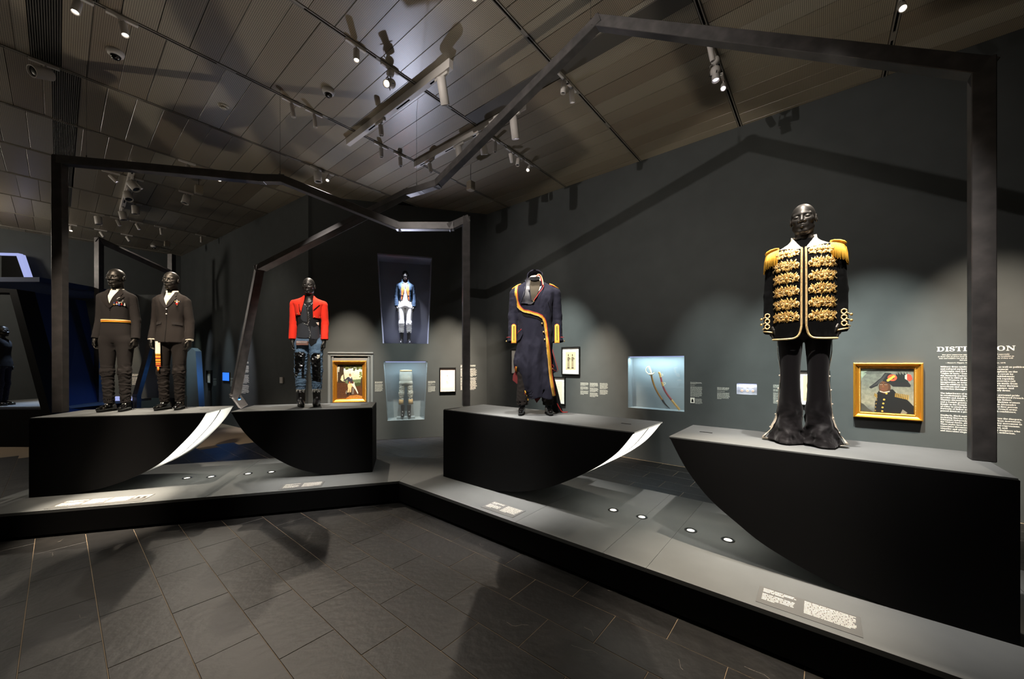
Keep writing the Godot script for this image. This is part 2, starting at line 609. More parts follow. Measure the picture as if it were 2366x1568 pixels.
func net(f: Callable, lo: Vector3, hi: Vector3, c: float, reach := 1.5) -> Array:
	# surface nets: [vertices, normals, indices]; blocks of four cells that the surface cannot cross are left out
	var nx := int(ceil((hi.x - lo.x) / c / 4.0)) * 4
	var ny := int(ceil((hi.y - lo.y) / c / 4.0)) * 4
	var nz := int(ceil((hi.z - lo.z) / c / 4.0)) * 4
	var sx := nx + 1
	var sxy := sx * (ny + 1)
	var g := PackedFloat32Array()
	g.resize(sxy * (nz + 1))
	g.fill(1e9)
	var cells := PackedInt32Array()
	var thr := c * 4.0 * 0.87 * reach
	for bz in range(0, nz, 4):
		for by in range(0, ny, 4):
			for bx in range(0, nx, 4):
				if absf(f.call(lo + Vector3(bx + 2, by + 2, bz + 2) * c)) > thr:
					continue
				for z in range(bz, bz + 5):
					for y in range(by, by + 5):
						var o := z * sxy + y * sx + bx
						for x in 5:
							if g[o + x] > 1e8:
								g[o + x] = f.call(lo + Vector3(bx + x, y, z) * c)
				for z in range(bz, bz + 4):
					for y in range(by, by + 4):
						var o := z * sxy + y * sx + bx
						for x in 4:
							var i := o + x
							var s := int(g[i] < 0) + int(g[i + 1] < 0) + int(g[i + sx] < 0) + int(g[i + sx + 1] < 0) + int(g[i + sxy] < 0) + int(g[i + sxy + 1] < 0) + int(g[i + sxy + sx] < 0) + int(g[i + sxy + sx + 1] < 0)
							if s > 0 and s < 8:
								cells.append(i)
	var at := PackedInt32Array()
	at.resize(g.size())
	at.fill(-1)
	var V := PackedVector3Array()
	var ofs := [0, 1, sx, sx + 1, sxy, sxy + 1, sxy + sx, sxy + sx + 1]
	var edges := [[0, 1], [2, 3], [4, 5], [6, 7], [0, 2], [1, 3], [4, 6], [5, 7], [0, 4], [1, 5], [2, 6], [3, 7]]
	for i in cells:
		var x := i % sx
		var y := (i / sx) % (ny + 1)
		var z := i / sxy
		var sum := Vector3.ZERO
		var n := 0
		for e in edges:
			var a: float = g[i + ofs[e[0]]]
			var b: float = g[i + ofs[e[1]]]
			if (a < 0) != (b < 0):
				var t := a / (a - b)
				var p := Vector3(e[0] & 1, (e[0] >> 1) & 1, e[0] >> 2)
				var q := Vector3(e[1] & 1, (e[1] >> 1) & 1, e[1] >> 2)
				sum += p.lerp(q, t)
				n += 1
		at[i] = V.size()
		V.append(lo + (Vector3(x, y, z) + sum / n) * c)
	var I := PackedInt32Array()
	var axes := [[1, sx, sxy], [sx, sxy, 1], [sxy, 1, sx]]
	for i in cells:
		for ax in axes:
			var a: float = g[i]
			var b: float = g[i + ax[0]]
			if b > 1e8 or (a < 0) == (b < 0):
				continue
			var j0 := at[i]
			var i1: int = i - ax[1]
			var i2: int = i - ax[1] - ax[2]
			var i3: int = i - ax[2]
			if i2 < 0 or i1 < 0 or i3 < 0:
				continue
			var j1 := at[i1]
			var j2 := at[i2]
			var j3 := at[i3]
			if j1 < 0 or j2 < 0 or j3 < 0:
				continue
			if a < 0:
				I.append_array([j0, j2, j1, j0, j3, j2])
			else:
				I.append_array([j0, j1, j2, j0, j2, j3])
	var N := PackedVector3Array()
	N.resize(V.size())
	for k in range(0, I.size(), 3):
		var nn := (V[I[k + 2]] - V[I[k]]).cross(V[I[k + 1]] - V[I[k]])
		N[I[k]] += nn
		N[I[k + 1]] += nn
		N[I[k + 2]] += nn
	for k in N.size():
		N[k] = N[k].normalized()
	return [V, N, I]

func net_mesh(parts: Array) -> ArrayMesh:     # one mesh of several nets
	var V := PackedVector3Array()
	var N := PackedVector3Array()
	var I := PackedInt32Array()
	for p in parts:
		var o := V.size()
		V.append_array(p[0])
		N.append_array(p[1])
		for i in p[2]:
			I.append(i + o)
	var arr := []
	arr.resize(Mesh.ARRAY_MAX)
	arr[Mesh.ARRAY_VERTEX] = V
	arr[Mesh.ARRAY_NORMAL] = N
	arr[Mesh.ARRAY_INDEX] = I
	var m := ArrayMesh.new()
	m.add_surface_from_arrays(Mesh.PRIMITIVE_TRIANGLES, arr)
	return m

func moved(p: Array, tr: Transform3D) -> Array:
	var V := PackedVector3Array()
	var N := PackedVector3Array()
	for v in p[0]:
		V.append(tr * v)
	for v in p[1]:
		N.append((tr.basis * v).normalized())
	var I: PackedInt32Array = p[2].duplicate()
	if tr.basis.determinant() < 0:
		for k in range(0, I.size(), 3):
			var t := I[k]
			I[k] = I[k + 1]
			I[k + 1] = t
	return [V, N, I]

# things laid on the front of a field
func front(f: Callable, x: float, y: float, z0 := 0.32) -> Vector3:
	var z := z0
	for i in 60:
		var d: float = f.call(Vector3(x, y, z))
		if d < 0.0006:
			break
		z -= maxf(d * 0.75, 0.0006)
		if z < -0.14:
			break
	return Vector3(x, y, z)

func outward(f: Callable, p: Vector3) -> Vector3:
	var e := 0.004
	var n := Vector3(f.call(p + Vector3(e, 0, 0)) - f.call(p - Vector3(e, 0, 0)), f.call(p + Vector3(0, e, 0)) - f.call(p - Vector3(0, e, 0)), f.call(p + Vector3(0, 0, e)) - f.call(p - Vector3(0, 0, e)))
	return n.normalized() if n.length() > 1e-6 else Vector3(0, 0, 1)

func on(f: Callable, x: float, y: float, off := 0.0) -> Vector3:
	var p := front(f, x, y)
	return p + outward(f, p) * off

func patch(f: Callable, poly: PackedVector2Array, off: float, cell := 0.016) -> ArrayMesh:
	# a panel of cloth over the front of a field, its outline in x and y, standing off by off, with turned edges
	var st := begin(true)
	var lo := poly[0]
	var hi := poly[0]
	for p in poly:
		lo = lo.min(p)
		hi = hi.max(p)
	var memo := {}
	var get_pt := func(q: Vector2):
		var k := Vector2i(roundi(q.x * 1e5), roundi(q.y * 1e5))
		if not memo.has(k):
			memo[k] = on(f, q.x, q.y, off)
		return memo[k]
	var y := lo.y
	while y < hi.y:
		var x := lo.x
		while x < hi.x:
			var sq := PackedVector2Array([Vector2(x, y), Vector2(x + cell, y), Vector2(x + cell, y + cell), Vector2(x, y + cell)])
			for piece in Geometry2D.intersect_polygons(poly, sq):
				var idx := Geometry2D.triangulate_polygon(piece)
				for i in range(0, idx.size(), 3):
					var a: Vector2 = piece[idx[i]]
					var b: Vector2 = piece[idx[i + 1]]
					var c: Vector2 = piece[idx[i + 2]]
					if (b - a).cross(c - a) > 0:
						var t := b
						b = c
						c = t
					tri(st, get_pt.call(a), get_pt.call(b), get_pt.call(c))
			x += cell
		y += cell
	st.set_smooth_group(1)
	var ring := poly
	if Geometry2D.is_polygon_clockwise(ring):
		ring = ring.duplicate()
		ring.reverse()
	for i in ring.size():
		var a := ring[i]
		var b := ring[(i + 1) % ring.size()]
		var k := maxi(1, int(ceil(a.distance_to(b) / cell)))
		for j in k:
			var p := a.lerp(b, float(j) / k)
			var q := a.lerp(b, float(j + 1) / k)
			var pt: Vector3 = get_pt.call(p)
			var qt: Vector3 = get_pt.call(q)
			quad(st, pt, on(f, p.x, p.y, -0.001), on(f, q.x, q.y, -0.001), qt)
	return done(st)

func V2(list: Array) -> PackedVector2Array:
	var out := PackedVector2Array()
	for i in range(0, list.size(), 2):
		out.append(Vector2(list[i], list[i + 1]))
	return out

func path_on(f: Callable, pts: PackedVector2Array, off: float, step := 0.012) -> Array:
	var out := []
	for i in pts.size() - 1:
		var k := maxi(1, int(pts[i].distance_to(pts[i + 1]) / step))
		for j in k:
			var q := pts[i].lerp(pts[i + 1], float(j) / k)
			out.append(on(f, q.x, q.y, off))
	out.append(on(f, pts[-1].x, pts[-1].y, off))
	return out

func soft2(list: Array, steps := 5) -> PackedVector2Array:
	var pts := []
	for p in V2(list):
		pts.append(p)
	return PackedVector2Array(smooth_path(pts, steps))

func band(pts: PackedVector2Array, w: float) -> PackedVector2Array:
	return Geometry2D.offset_polyline(pts, w / 2.0, Geometry2D.JOIN_ROUND, Geometry2D.END_BUTT)[0]

func dome(r: float, h: float) -> ArrayMesh:
	var prof := []
	for i in 6:
		var a := PI / 2 * i / 5.0
		prof.append(Vector2(r * cos(a), h * sin(a)))
	return lathe_mesh(prof, 12)

func button_on(f: Callable, x: float, y: float, r: float, m: Material, parent: Node, called := "button", off := 0.006) -> void:
	var p := front(f, x, y)
	var n := outward(f, p)
	var o := obj(called, dome(r, r * 0.7), m, parent)
	o.transform = Transform3D(basis_y(n), p + n * off)

# ---------------------------------------------------------------- the room
func wall_right_tr() -> Transform3D:      # its XY plane is the face of the long right wall, x running away from the corner
	return Transform3D(Basis(Vector3(0, 0, 1), Vector3.UP, Vector3(-1, 0, 0)), Vector3(WALL_X, 0, 0))

func wall_diag_tr() -> Transform3D:
	return Transform3D(Basis(BD, Vector3.UP, BN), B0)

func wall_left_tr() -> Transform3D:       # the long wall on the left beyond the diagonal one
	var d := Vector3(3.45 - 2.684, 0, -8.58 + 16.99).normalized()
	return Transform3D(Basis(d, Vector3.UP, d.cross(Vector3.UP)), Vector3(3.45, 0, -8.58))

func wall_far_tr() -> Transform3D:
	var d := Vector3(2.684 + 7.0, 0, -16.99 + 17.6).normalized()
	return Transform3D(Basis(d, Vector3.UP, d.cross(Vector3.UP)), Vector3(2.684, 0, -16.99))

func make_room() -> void:
	var r := wall_right_tr()
	var st := begin()
	for p in [[-6.5, 0, -2.777, CEIL], [-2.777, 0, -1.796, 0.925], [-2.777, 1.87, -1.796, CEIL], [-1.796, 0, -1.029, CEIL], [-1.029, 0, -0.762, 1.266], [-1.029, 1.433, -0.762, CEIL], [-0.762, 0, 5.0, CEIL]]:
		add_prism(st, V2([p[0], p[1], p[2], p[1], p[2], p[3], p[0], p[3]]), r, 0.12)
	struct("wall_right", done(st), M.wall)
	st = begin()
	var b := wall_diag_tr()
	var h := CEIL
	for p in [[-3.97, 0, 0, 0, 0, 0.42, -3.97, 0.42], [-3.97, 0.42, -2.324, 0.42, -2.409, 1.785, -3.97, 1.785], [-1.491, 0.42, 0, 0.42, 0, 1.785, -1.426, 1.785],
			[-3.97, 1.785, 0, 1.785, 0, 2.2, -3.97, 2.2], [-3.97, 2.2, -2.427, 2.2, -2.549, 4.25, -3.97, 4.25], [-1.401, 2.2, 0, 2.2, 0, 4.25, -1.316, 4.25], [-3.97, 4.25, 0, 4.25, 0, h, -3.97, h]]:
		add_prism(st, V2(p), b, 0.12)
	struct("wall_diagonal", done(st), M.wall)
	st = begin()
	add_prism(st, V2([-8.6, 0, 0.0, 0, 0.0, h, -8.6, h]), wall_left_tr(), 0.12)
	struct("wall_left", done(st), M.wall)
	st = begin()
	add_prism(st, V2([-9.8, 0, 0.1, 0, 0.1, h, -9.8, h]), wall_far_tr(), 0.12)
	struct("wall_far", done(st), M.wall)
	st = begin()
	add_box(st, Vector3(-7.15, 0, -17.8), Vector3(-7, h, 5))
	struct("wall_west", done(st), M.wall)
	st = begin()
	add_box(st, Vector3(-7.15, 0, 5), Vector3(6.9, h, 5.15))
	struct("wall_behind", done(st), M.wall)

func make_ceiling() -> void:
	var st := begin()
	add_box(st, Vector3(-7.2, 5.44, -18), Vector3(7.0, 5.6, 5.2))
	var root := struct("ceiling", done(st), M.ceiling_back)
	var pitch := 0.2755
	var cells := []
	for bay in TRACK_Z.size():
		var z1: float = TRACK_Z[bay] - 0.03
		var z0: float = (TRACK_Z[bay + 1] if bay + 1 < TRACK_Z.size() else -18.0) + 0.03
		cells.append_array(bay_cells(bay, z0, z1, pitch))
	cells.append_array(bay_cells(-1, TRACK_Z[0] + 0.03, 2.2, pitch))
	# the panels one by one where they show largest
	cells.sort_custom(func(a, b): return a[4] < b[4])
	var far := begin()
	var n := 0
	for c in cells:
		if n < 296:
			var s := begin()
			add_box(s, Vector3(c[0], 5.41, c[2]), Vector3(c[1], 5.434, c[3]), Transform3D(), 0.002)
			obj("panel", done(s), M["ceiling_%d" % c[5]], root, Vector3(0, rng.randf_range(-0.0015, 0.0015), 0))
		else:
			add_box(far, Vector3(c[0], 5.41, c[2]), Vector3(c[1], 5.434, c[3]))
		n += 1
	var rest := obj("far_panels", done(far), M.ceiling_0, root)
	rest.set_meta("kind", "stuff")
	# the tracks: a channel with two lips, its slot closed here and there by cover strips
	for z in TRACK_Z:
		var s := begin()
		add_box(s, Vector3(-3, 5.402, z - 0.024), Vector3(WALL_X, 5.43, z - 0.011))
		add_box(s, Vector3(-3, 5.402, z + 0.011), Vector3(WALL_X, 5.43, z + 0.024))
		var t := obj("track_channel", done(s), M.ceiling_edge, root)
		var g := begin()
		add_box(g, Vector3(-3, 5.415, z - 0.011), Vector3(WALL_X, 5.432, z + 0.011))
		obj("slot", done(g), M.groove, t)
		var cv := begin()
		var x := -2.0 + rng.randf() * 0.8
		while x < 6.5:
			var l := rng.randf_range(0.12, 0.3)
			add_box(cv, Vector3(x, 5.404, z - 0.011), Vector3(x + l, 5.42, z + 0.011))
			x += l + rng.randf_range(0.5, 1.3)
		obj("cover_strip", done(cv), M.ceiling_edge, t)
	# slatted air grilles, one in each bay, and a strip of fine mesh
	for v in [[-0.21, -7.27, -5.73, 13], [-0.05, -8.86, -7.33, 13], [-0.05, -10.45, -8.92, 13], [-0.04, -12.04, -10.51, 12], [0.05, -5.67, -4.15, 12], [-0.04, -13.6, -12.1, 12]]:
		var vent := obj("vent_grille", vent_back(v), M.black, root)
		var sm := box_mesh(Vector3(0.0085, 0.02, v[2] - v[1]), 0.001)
		for k in v[3]:
			obj("slat", sm, M.vent_slat, vent, Vector3(v[0] + 0.009 + k * 0.0178, 5.414, (v[1] + v[2]) / 2))
	for v in [[-4.09, -2.58], [-2.52, -1.01], [-0.95, 0.58]]:
		var s := begin()
		add_box(s, Vector3(3.845, 5.405, v[0]), Vector3(4.105, 5.425, v[1]), Transform3D(), 0.004)
		obj("vent_mesh", done(s), M.vent_slat, root)

func vent_back(v: Array) -> ArrayMesh:
	var s := begin()
	add_box(s, Vector3(v[0], 5.425, v[1]), Vector3(v[0] + v[3] * 0.0178, 5.436, v[2]))
	return done(s)

func bay_cells(bay: int, z0: float, z1: float, pitch: float) -> Array:
	var out := []
	var phase: float = fposmod(0.421 + [0.0, 0.19, 0.05, 0.12, 0.0, 0.087, 0.0, 0.1, 0.05, 0.15, 0.02, 0.0, 0.1][bay + 1], pitch)
	var x := -2.2 - fposmod(-2.2 - phase, pitch)
	while x < WALL_X:
		var xa := x + 0.002
		var xb := minf(x + pitch - rng.randf_range(0.002, 0.005), WALL_X)
		x += pitch
		var mid := Vector3((xa + xb) / 2, 3.66, (z0 + z1) / 2)
		var u := -mid.z
		var depth := u * 0.6374 + mid.x * 0.7705
		var wall_x := WALL_X if mid.z > -6.38 else (WALL_X + (mid.z + 6.38) * 1.456 if mid.z > -8.58 else 3.45 + (mid.z + 8.58) * 0.091)
		if depth < 0.6 or mid.x - 0.5 > wall_x:
			continue
		var skip := false
		for v in [[-0.21, -7.27, 0.23], [-0.05, -8.86, 0.23], [-0.05, -10.45, 0.23], [-0.04, -12.04, 0.21], [0.05, -5.67, 0.21], [-0.04, -13.6, 0.21]]:
			if z0 < v[1] + 0.5 and z1 > v[1] + 0.5 and xb > v[0] and xa < v[0] + v[2]:
				if xa < v[0] and xb > v[0] + v[2]:
					skip = true
				elif xa < v[0]:
					xb = v[0] - 0.004
				else:
					xa = maxf(xa, v[0] + v[2] + 0.004)
		if z1 < 0.61 and z1 > -2.6 and xb > 3.845 and xa < 4.105:
			if xa < 3.845:
				xb = 3.842
			else:
				xa = maxf(xa, 4.108)
		if skip or xb - xa < 0.02:
			continue
		var px := 1183.0 + 867.0 * (-u * 0.7705 + mid.x * 0.6374) / depth
		var rank := depth + (8.0 if px < -250 or px > 2600 or 838.0 - 867.0 * 3.66 / depth < -150 else 0.0)
		var tone: int = [0, 0, 1, 1, 2, 0, 3, 1][rng.randi() % 8]
		out.append([xa, xb, z0, z1, rank, tone])
	return out

func make_floor() -> void:
	var st := begin()
	add_box(st, Vector3(-7.2, -0.2, -18), Vector3(7.0, -0.0035, 5.2))
	var root := struct("floor", done(st), M.grout)
	var cells := []
	for k in range(-12, 22):
		var xa := -0.148 + 0.326 * k
		if xa > WALL_X:
			break
		var off := 0.0 if k % 2 == 0 else 0.342
		for j in range(-16, 6):
			var za := -2.13 + off + 0.684 * j
			var c := Vector2(xa + 0.163, za + 0.342)
			if za + 0.684 > 3.5 or c.x > WALL_X:
				continue
			var n := (c - Vector2(6.73, -6.38)).dot(Vector2(-0.566, 0.824))
			if n < -0.25:
				continue
			var depth := -c.y * 0.6374 + c.x * 0.7705
			var px := 1183.0 + 867.0 * (c.y * 0.7705 + c.x * 0.6374) / maxf(depth, 0.3)
			var rank := maxf(depth, 0.0)
			if depth < 0.8 or px < -300 or px > 2700:
				rank += 30.0
			if c.x > 2.9 and c.x < 4.2 and c.y > -3.7:
				rank += 20.0      # under the platform
			var s := (c - Vector2(2.717, -4.083)).dot(Vector2(0.566, -0.824))
			if c.y < -4.3 and c.x < 3.6 and s > 0.25 and s < 1.5 and c.x > -0.5:
				rank += 20.0
			cells.append([xa + 0.002, xa + 0.324, za + 0.002, za + 0.682, rank])
	cells.sort_custom(func(a, b): return a[4] < b[4])
	var variants := []
	for i in 3:
		var s := begin()
		add_box(s, Vector3(-0.161, -0.02, -0.34), Vector3(0.161, 0.0, 0.34), Transform3D(), 0.0016)
		variants.append(done(s))
	var far := begin()
	var vein := begin()
	var n := 0
	for c in cells:
		if n < 296:
			var o := obj("slab", variants[0], M["slate_%d" % (rng.randi() % 3)], root, Vector3((c[0] + c[1]) / 2, rng.randf_range(-0.0012, 0.0), (c[2] + c[3]) / 2))
			if rng.randf() < 0.55 and c[4] < 9.0:
				add_vein(vein, c, o.position.y + 0.0004)
		else:
			add_box(far, Vector3(c[0], -0.02, c[2]), Vector3(c[1], -0.0006, c[3]))
		n += 1
	if n > 296:
		obj("far_slabs", done(far), M.slate_0, root).set_meta("kind", "stuff")
	var vn := obj("mineral_vein", done(vein), M.vein, root)
	vn.set_meta("kind", "stuff")

func add_vein(st: SurfaceTool, c: Array, y: float) -> void:
	var p := Vector2(rng.randf_range(c[0] + 0.03, c[1] - 0.03), rng.randf_range(c[2] + 0.05, c[3] - 0.05))
	var a := rng.randf() * TAU
	for i in rng.randi_range(2, 5):
		var w := rng.randf_range(0.0006, 0.0016)
		a += rng.randf_range(-0.9, 0.9)
		var q := p + Vector2(cos(a), sin(a)) * rng.randf_range(0.015, 0.05)
		if q.x < c[0] + 0.01 or q.x > c[1] - 0.01 or q.y < c[2] + 0.01 or q.y > c[3] - 0.01:
			return
		var s := Vector2(-sin(a), cos(a)) * w
		quad(st, Vector3(p.x - s.x, y, p.y - s.y), Vector3(q.x - s.x, y, q.y - s.y), Vector3(q.x + s.x, y, q.y + s.y), Vector3(p.x + s.x, y, p.y + s.y))
		p = q

# ---------------------------------------------------------------- platform and pedestals
func make_platform() -> void:
	var o := thing("platform", "low grey chevron platform with black toe recess carrying the four pedestals", "platform")
	# two arms that meet at (2.717, -4.083), each with its top in sections
	var nd := Vector2(0.566, -0.824)
	var d := Vector2(0.824, 0.566)
	var corner := Vector2(2.717, -4.083)
	var a := corner - d * 4.178
	var back := corner + nd * 1.715
	var w := 1.68
	var t := (corner.x + w - back.x) / d.x
	var inner := back + d * t
	var mid := Vector2(corner.x + w, corner.y - 0.35)
	var left_arm := PackedVector2Array([a, corner, inner.lerp(mid, 0.5), back + d * (t - 0.9), a + nd * 1.715])
	var secs := [
		PackedVector2Array([a, corner - d * 2.05, corner - d * 2.05 + nd * 1.715, a + nd * 1.715]),
		PackedVector2Array([corner - d * 2.05, corner, corner + nd * 1.1 + d * 0.35, corner - d * 0.9 + nd * 1.715, corner - d * 2.05 + nd * 1.715]),
		PackedVector2Array([corner, Vector2(2.70, -2.2), Vector2(4.385, -2.2), Vector2(4.385, -4.05), corner + nd * 1.1 + d * 0.35]),
		PackedVector2Array([Vector2(2.70, -2.2), Vector2(2.70, -1.32), Vector2(4.385, -1.32), Vector2(4.385, -2.2)]),
		PackedVector2Array([Vector2(2.70, -1.32), Vector2(2.70, -0.98), Vector2(4.385, -0.98), Vector2(4.385, -1.32)]),
		PackedVector2Array([Vector2(2.70, -0.98), Vector2(2.70, 1.0), Vector2(4.385, 1.0), Vector2(4.385, -0.98)]),
		PackedVector2Array([Vector2(2.70, 1.0), Vector2(2.70, 3.2), Vector2(4.385, 3.2), Vector2(4.385, 1.0)])]
	var flat := Transform3D(Basis(Vector3(1, 0, 0), Vector3(0, 0, 1), Vector3(0, 1, 0)), Vector3.ZERO)
	for i in secs.size():
		var sh: PackedVector2Array = Geometry2D.offset_polygon(secs[i], -0.0012)[0]
		var st := begin()
		var tr := flat
		tr.origin.y = PLAT
		add_prism(st, sh, tr, 0.03)
		obj("deck_panel", done(st), M.plinth, o)
	var body := PackedVector2Array([a, corner, Vector2(2.70, 3.2), Vector2(4.385, 3.2), Vector2(4.385, -4.05), corner + nd * 1.1 + d * 0.35, corner - d * 0.9 + nd * 1.715, a + nd * 1.715])
	var st := begin()
	var tr := flat
	tr.origin.y = PLAT - 0.0285
	add_prism(st, body, tr, PLAT - 0.0285 - 0.027)
	obj("skirt", done(st), M.plinth_dark, o)
	st = begin()
	tr.origin.y = 0.026
	add_prism(st, Geometry2D.offset_polygon(body, -0.045)[0], tr, 0.026)
	obj("toe_recess", done(st), M.groove, o)
	# uplights let into the deck beside the pedestals
	var ups := [[1.053, -6.29], [1.265, -6.119], [1.613, -5.908], [1.841, -5.758], [3.555, -1.62], [3.57, -1.336], [3.559, -0.896], [3.566, -0.608]]
	var says := ["round recessed uplight closest under the keel of the pedestal with the two black suits", "second recessed uplight out from the pedestal with the two black suits",
		"dimmer recessed uplight second out from the keel of the red jacket's pedestal", "recessed uplight closest to the keel of the red jacket's pedestal",
		"recessed uplight nearest the navy greatcoat's pedestal, beside the deck joint", "second recessed uplight out from the navy greatcoat's pedestal",
		"recessed uplight by the deck joint, second out from the velvet suit's pedestal", "recessed uplight closest under the keel of the velvet suit's pedestal"]
	for i in 8:
		var u := thing("floor_uplight", says[i], "floor light", Vector3(ups[i][0], PLAT, ups[i][1]), 0.0, "uplights let into the platform")
		obj("bezel", lathe_mesh([Vector2(0.052, 0), Vector2(0.052, 0.003), Vector2(0.034, 0.004), Vector2(0.031, 0.001)], 24), M.fitting_dark, u)
		obj("lens", lathe_mesh([Vector2(0.031, 0.001), Vector2(0.018, 0.0035), Vector2(0, 0.004)], 20), M.uplight_lens, u)
		var lit: float = [0.5, 4.0, 4.5, 0.8, 0.5, 4.0, 5.0, 1.2][i]
		var to := Vector3(-0.25, 1, 0.1) if i < 4 else Vector3(0.1, 1, -0.1)
		spot("uplight", Vector3(0, 0.02, 0), to, lit, 60, Color(1, 0.96, 0.9), 0.8, 0.02, u)

func pedestal_profile(pts: Array) -> PackedVector2Array:
	var v := []
	for i in range(0, pts.size(), 2):
		v.append(Vector2(pts[i], pts[i + 1]))
	return PackedVector2Array(smooth_path(v, 7))

func make_pedestals() -> void:
	var left := Transform3D(Basis(BD, Vector3.UP, BN), P1O)
	var right := Transform3D(Basis(Vector3(0, 0, 1), Vector3.UP, Vector3(-1, 0, 0)), Vector3(3.2, 0, 0))
	var c1 := [1.637, TOP, 1.55, 0.99, 1.41, 0.808, 1.186, 0.575, 0.945, 0.43, 0.654, 0.325, 0.40, 0.287, 0.15, PLAT, 0.0, PLAT]
	var c2 := [1.89, TOP, 2.026, 0.895, 2.224, 0.667, 2.427, 0.503, 2.635, 0.383, 2.869, 0.305, 3.07, 0.279, 3.25, PLAT, 3.529, PLAT]
	var c3 := [-1.262, TOP, -1.438, 0.927, -1.709, 0.72, -2.055, 0.525, -2.293, 0.425, -2.552, 0.345, -2.833, 0.292, -3.05, PLAT, -3.80, PLAT]
	var c4 := [-0.972, TOP, -0.844, 0.911, -0.684, 0.716, -0.497, 0.572, -0.30, 0.447, 0.0, 0.333, 0.24, 0.285, 0.45, PLAT, 0.79, PLAT]
	pedestal("keel-shaped grey pedestal under the two black suits, its curved prow pointing right", left, c1, 0.0, 1.637, 1.45)
	pedestal("keel-shaped grey pedestal under the red cropped jacket, its prow pointing left", left, c2, 3.529, 1.89, 3.4)
	pedestal("keel-shaped grey pedestal under the long navy greatcoat, its prow pointing right", right, c3, -3.80, -1.262, -1.5)
	pedestal("largest keel-shaped grey pedestal, under the gold-braided velvet suit", right, c4, 0.79, -0.972, -0.78)

func pedestal(label: String, tr: Transform3D, curve: Array, square_end: float, tip: float, slot_at: float) -> void:
	var o := framed("pedestal", label, "pedestal", tr, "keel-shaped pedestals on the platform")
	var outline := pedestal_profile(curve)
	outline.append(Vector2(square_end, TOP - 0.012))
	outline[0] = Vector2(tip, TOP - 0.012)
	var st := begin()
	add_prism(st, outline, Transform3D(Basis(), Vector3(0, 0, -0.006)), 0.733)
	obj("body", done(st), M.plinth, o)
	# dark painted cheeks on the two long sides, and a dark board closing the square end
	for z in [0.0, -0.739]:
		st = begin()
		add_prism(st, outline, Transform3D(Basis(), Vector3(0, 0, z)), 0.0058)
		obj("side_panel", done(st), M.plinth_dark, o)
	st = begin()
	add_box(st, Vector3(square_end, PLAT + 0.001, -0.7448), Vector3(square_end - signf(tip - square_end) * 0.006, TOP - 0.0125, -0.0002))
	obj("end_panel", done(st), M.plinth_dark, o)
	st = begin()
	var lo := minf(square_end, tip)
	var hi := maxf(square_end, tip)
	add_box(st, Vector3(lo, TOP - 0.012, -0.745), Vector3(hi, TOP, 0.0), Transform3D(), 0.0015)
	obj("top_board", done(st), M.plinth, o)
	st = begin()
	var sgn := signf(tip - square_end)
	add_box(st, Vector3(slot_at - 0.05, TOP - 0.002, -0.40), Vector3(slot_at + 0.05, TOP + 0.0008, -0.375))
	obj("slot", done(st), M.groove, o)
	# the joint that runs along the keel
	st = begin()
	var prof := pedestal_profile(curve)
	for i in range(1, prof.size() - 16):
		var p := prof[i]
		var q := prof[i + 1]
		var nn := (q - p).orthogonal().normalized() * 0.0012
		if nn.y > 0:
			nn = -nn
		quad(st, Vector3(p.x + nn.x, p.y + nn.y, -0.365), Vector3(q.x + nn.x, q.y + nn.y, -0.365), Vector3(q.x + nn.x, q.y + nn.y, -0.39), Vector3(p.x + nn.x, p.y + nn.y, -0.39))
	obj("joint", done(st), M.groove, o)

# ---------------------------------------------------------------- steel frames
func add_beam(st: SurfaceTool, a: Vector3, b: Vector3, w: float, side: Vector3) -> void:
	# a square box section from a to b, one pair of faces turned across side
	var t := (b - a).normalized()
	var s := (side - t * side.dot(t)).normalized()
	var u := t.cross(s).normalized()
	var l := a.distance_to(b)
	add_box(st, Vector3(-w / 2, -w * 0.42, -w / 2), Vector3(w / 2, l + w * 0.42, w / 2), Transform3D(Basis(s, t, u), a), 0.004)

func steel_frame(label: String, pts: Array, w: float, side: Vector3, bottom_flat := true) -> Node3D:
	var o := thing("steel_frame", label, "frame")
	for i in pts.size() - 1:
		var st := begin()
		var a: Vector3 = pts[i]
		var b: Vector3 = pts[i + 1]
		var sd := side
		if absf((b - a).normalized().dot(side)) > 0.9:
			sd = Vector3(side.z, 0, -side.x)
		var t := (b - a).normalized()
		if i == 0:
			a += t * w * 0.42
		if i == pts.size() - 2:
			b -= t * w * 0.42
		add_beam(st, a, b, w, sd)
		obj("beam", done(st), M.steel, o)
	return o

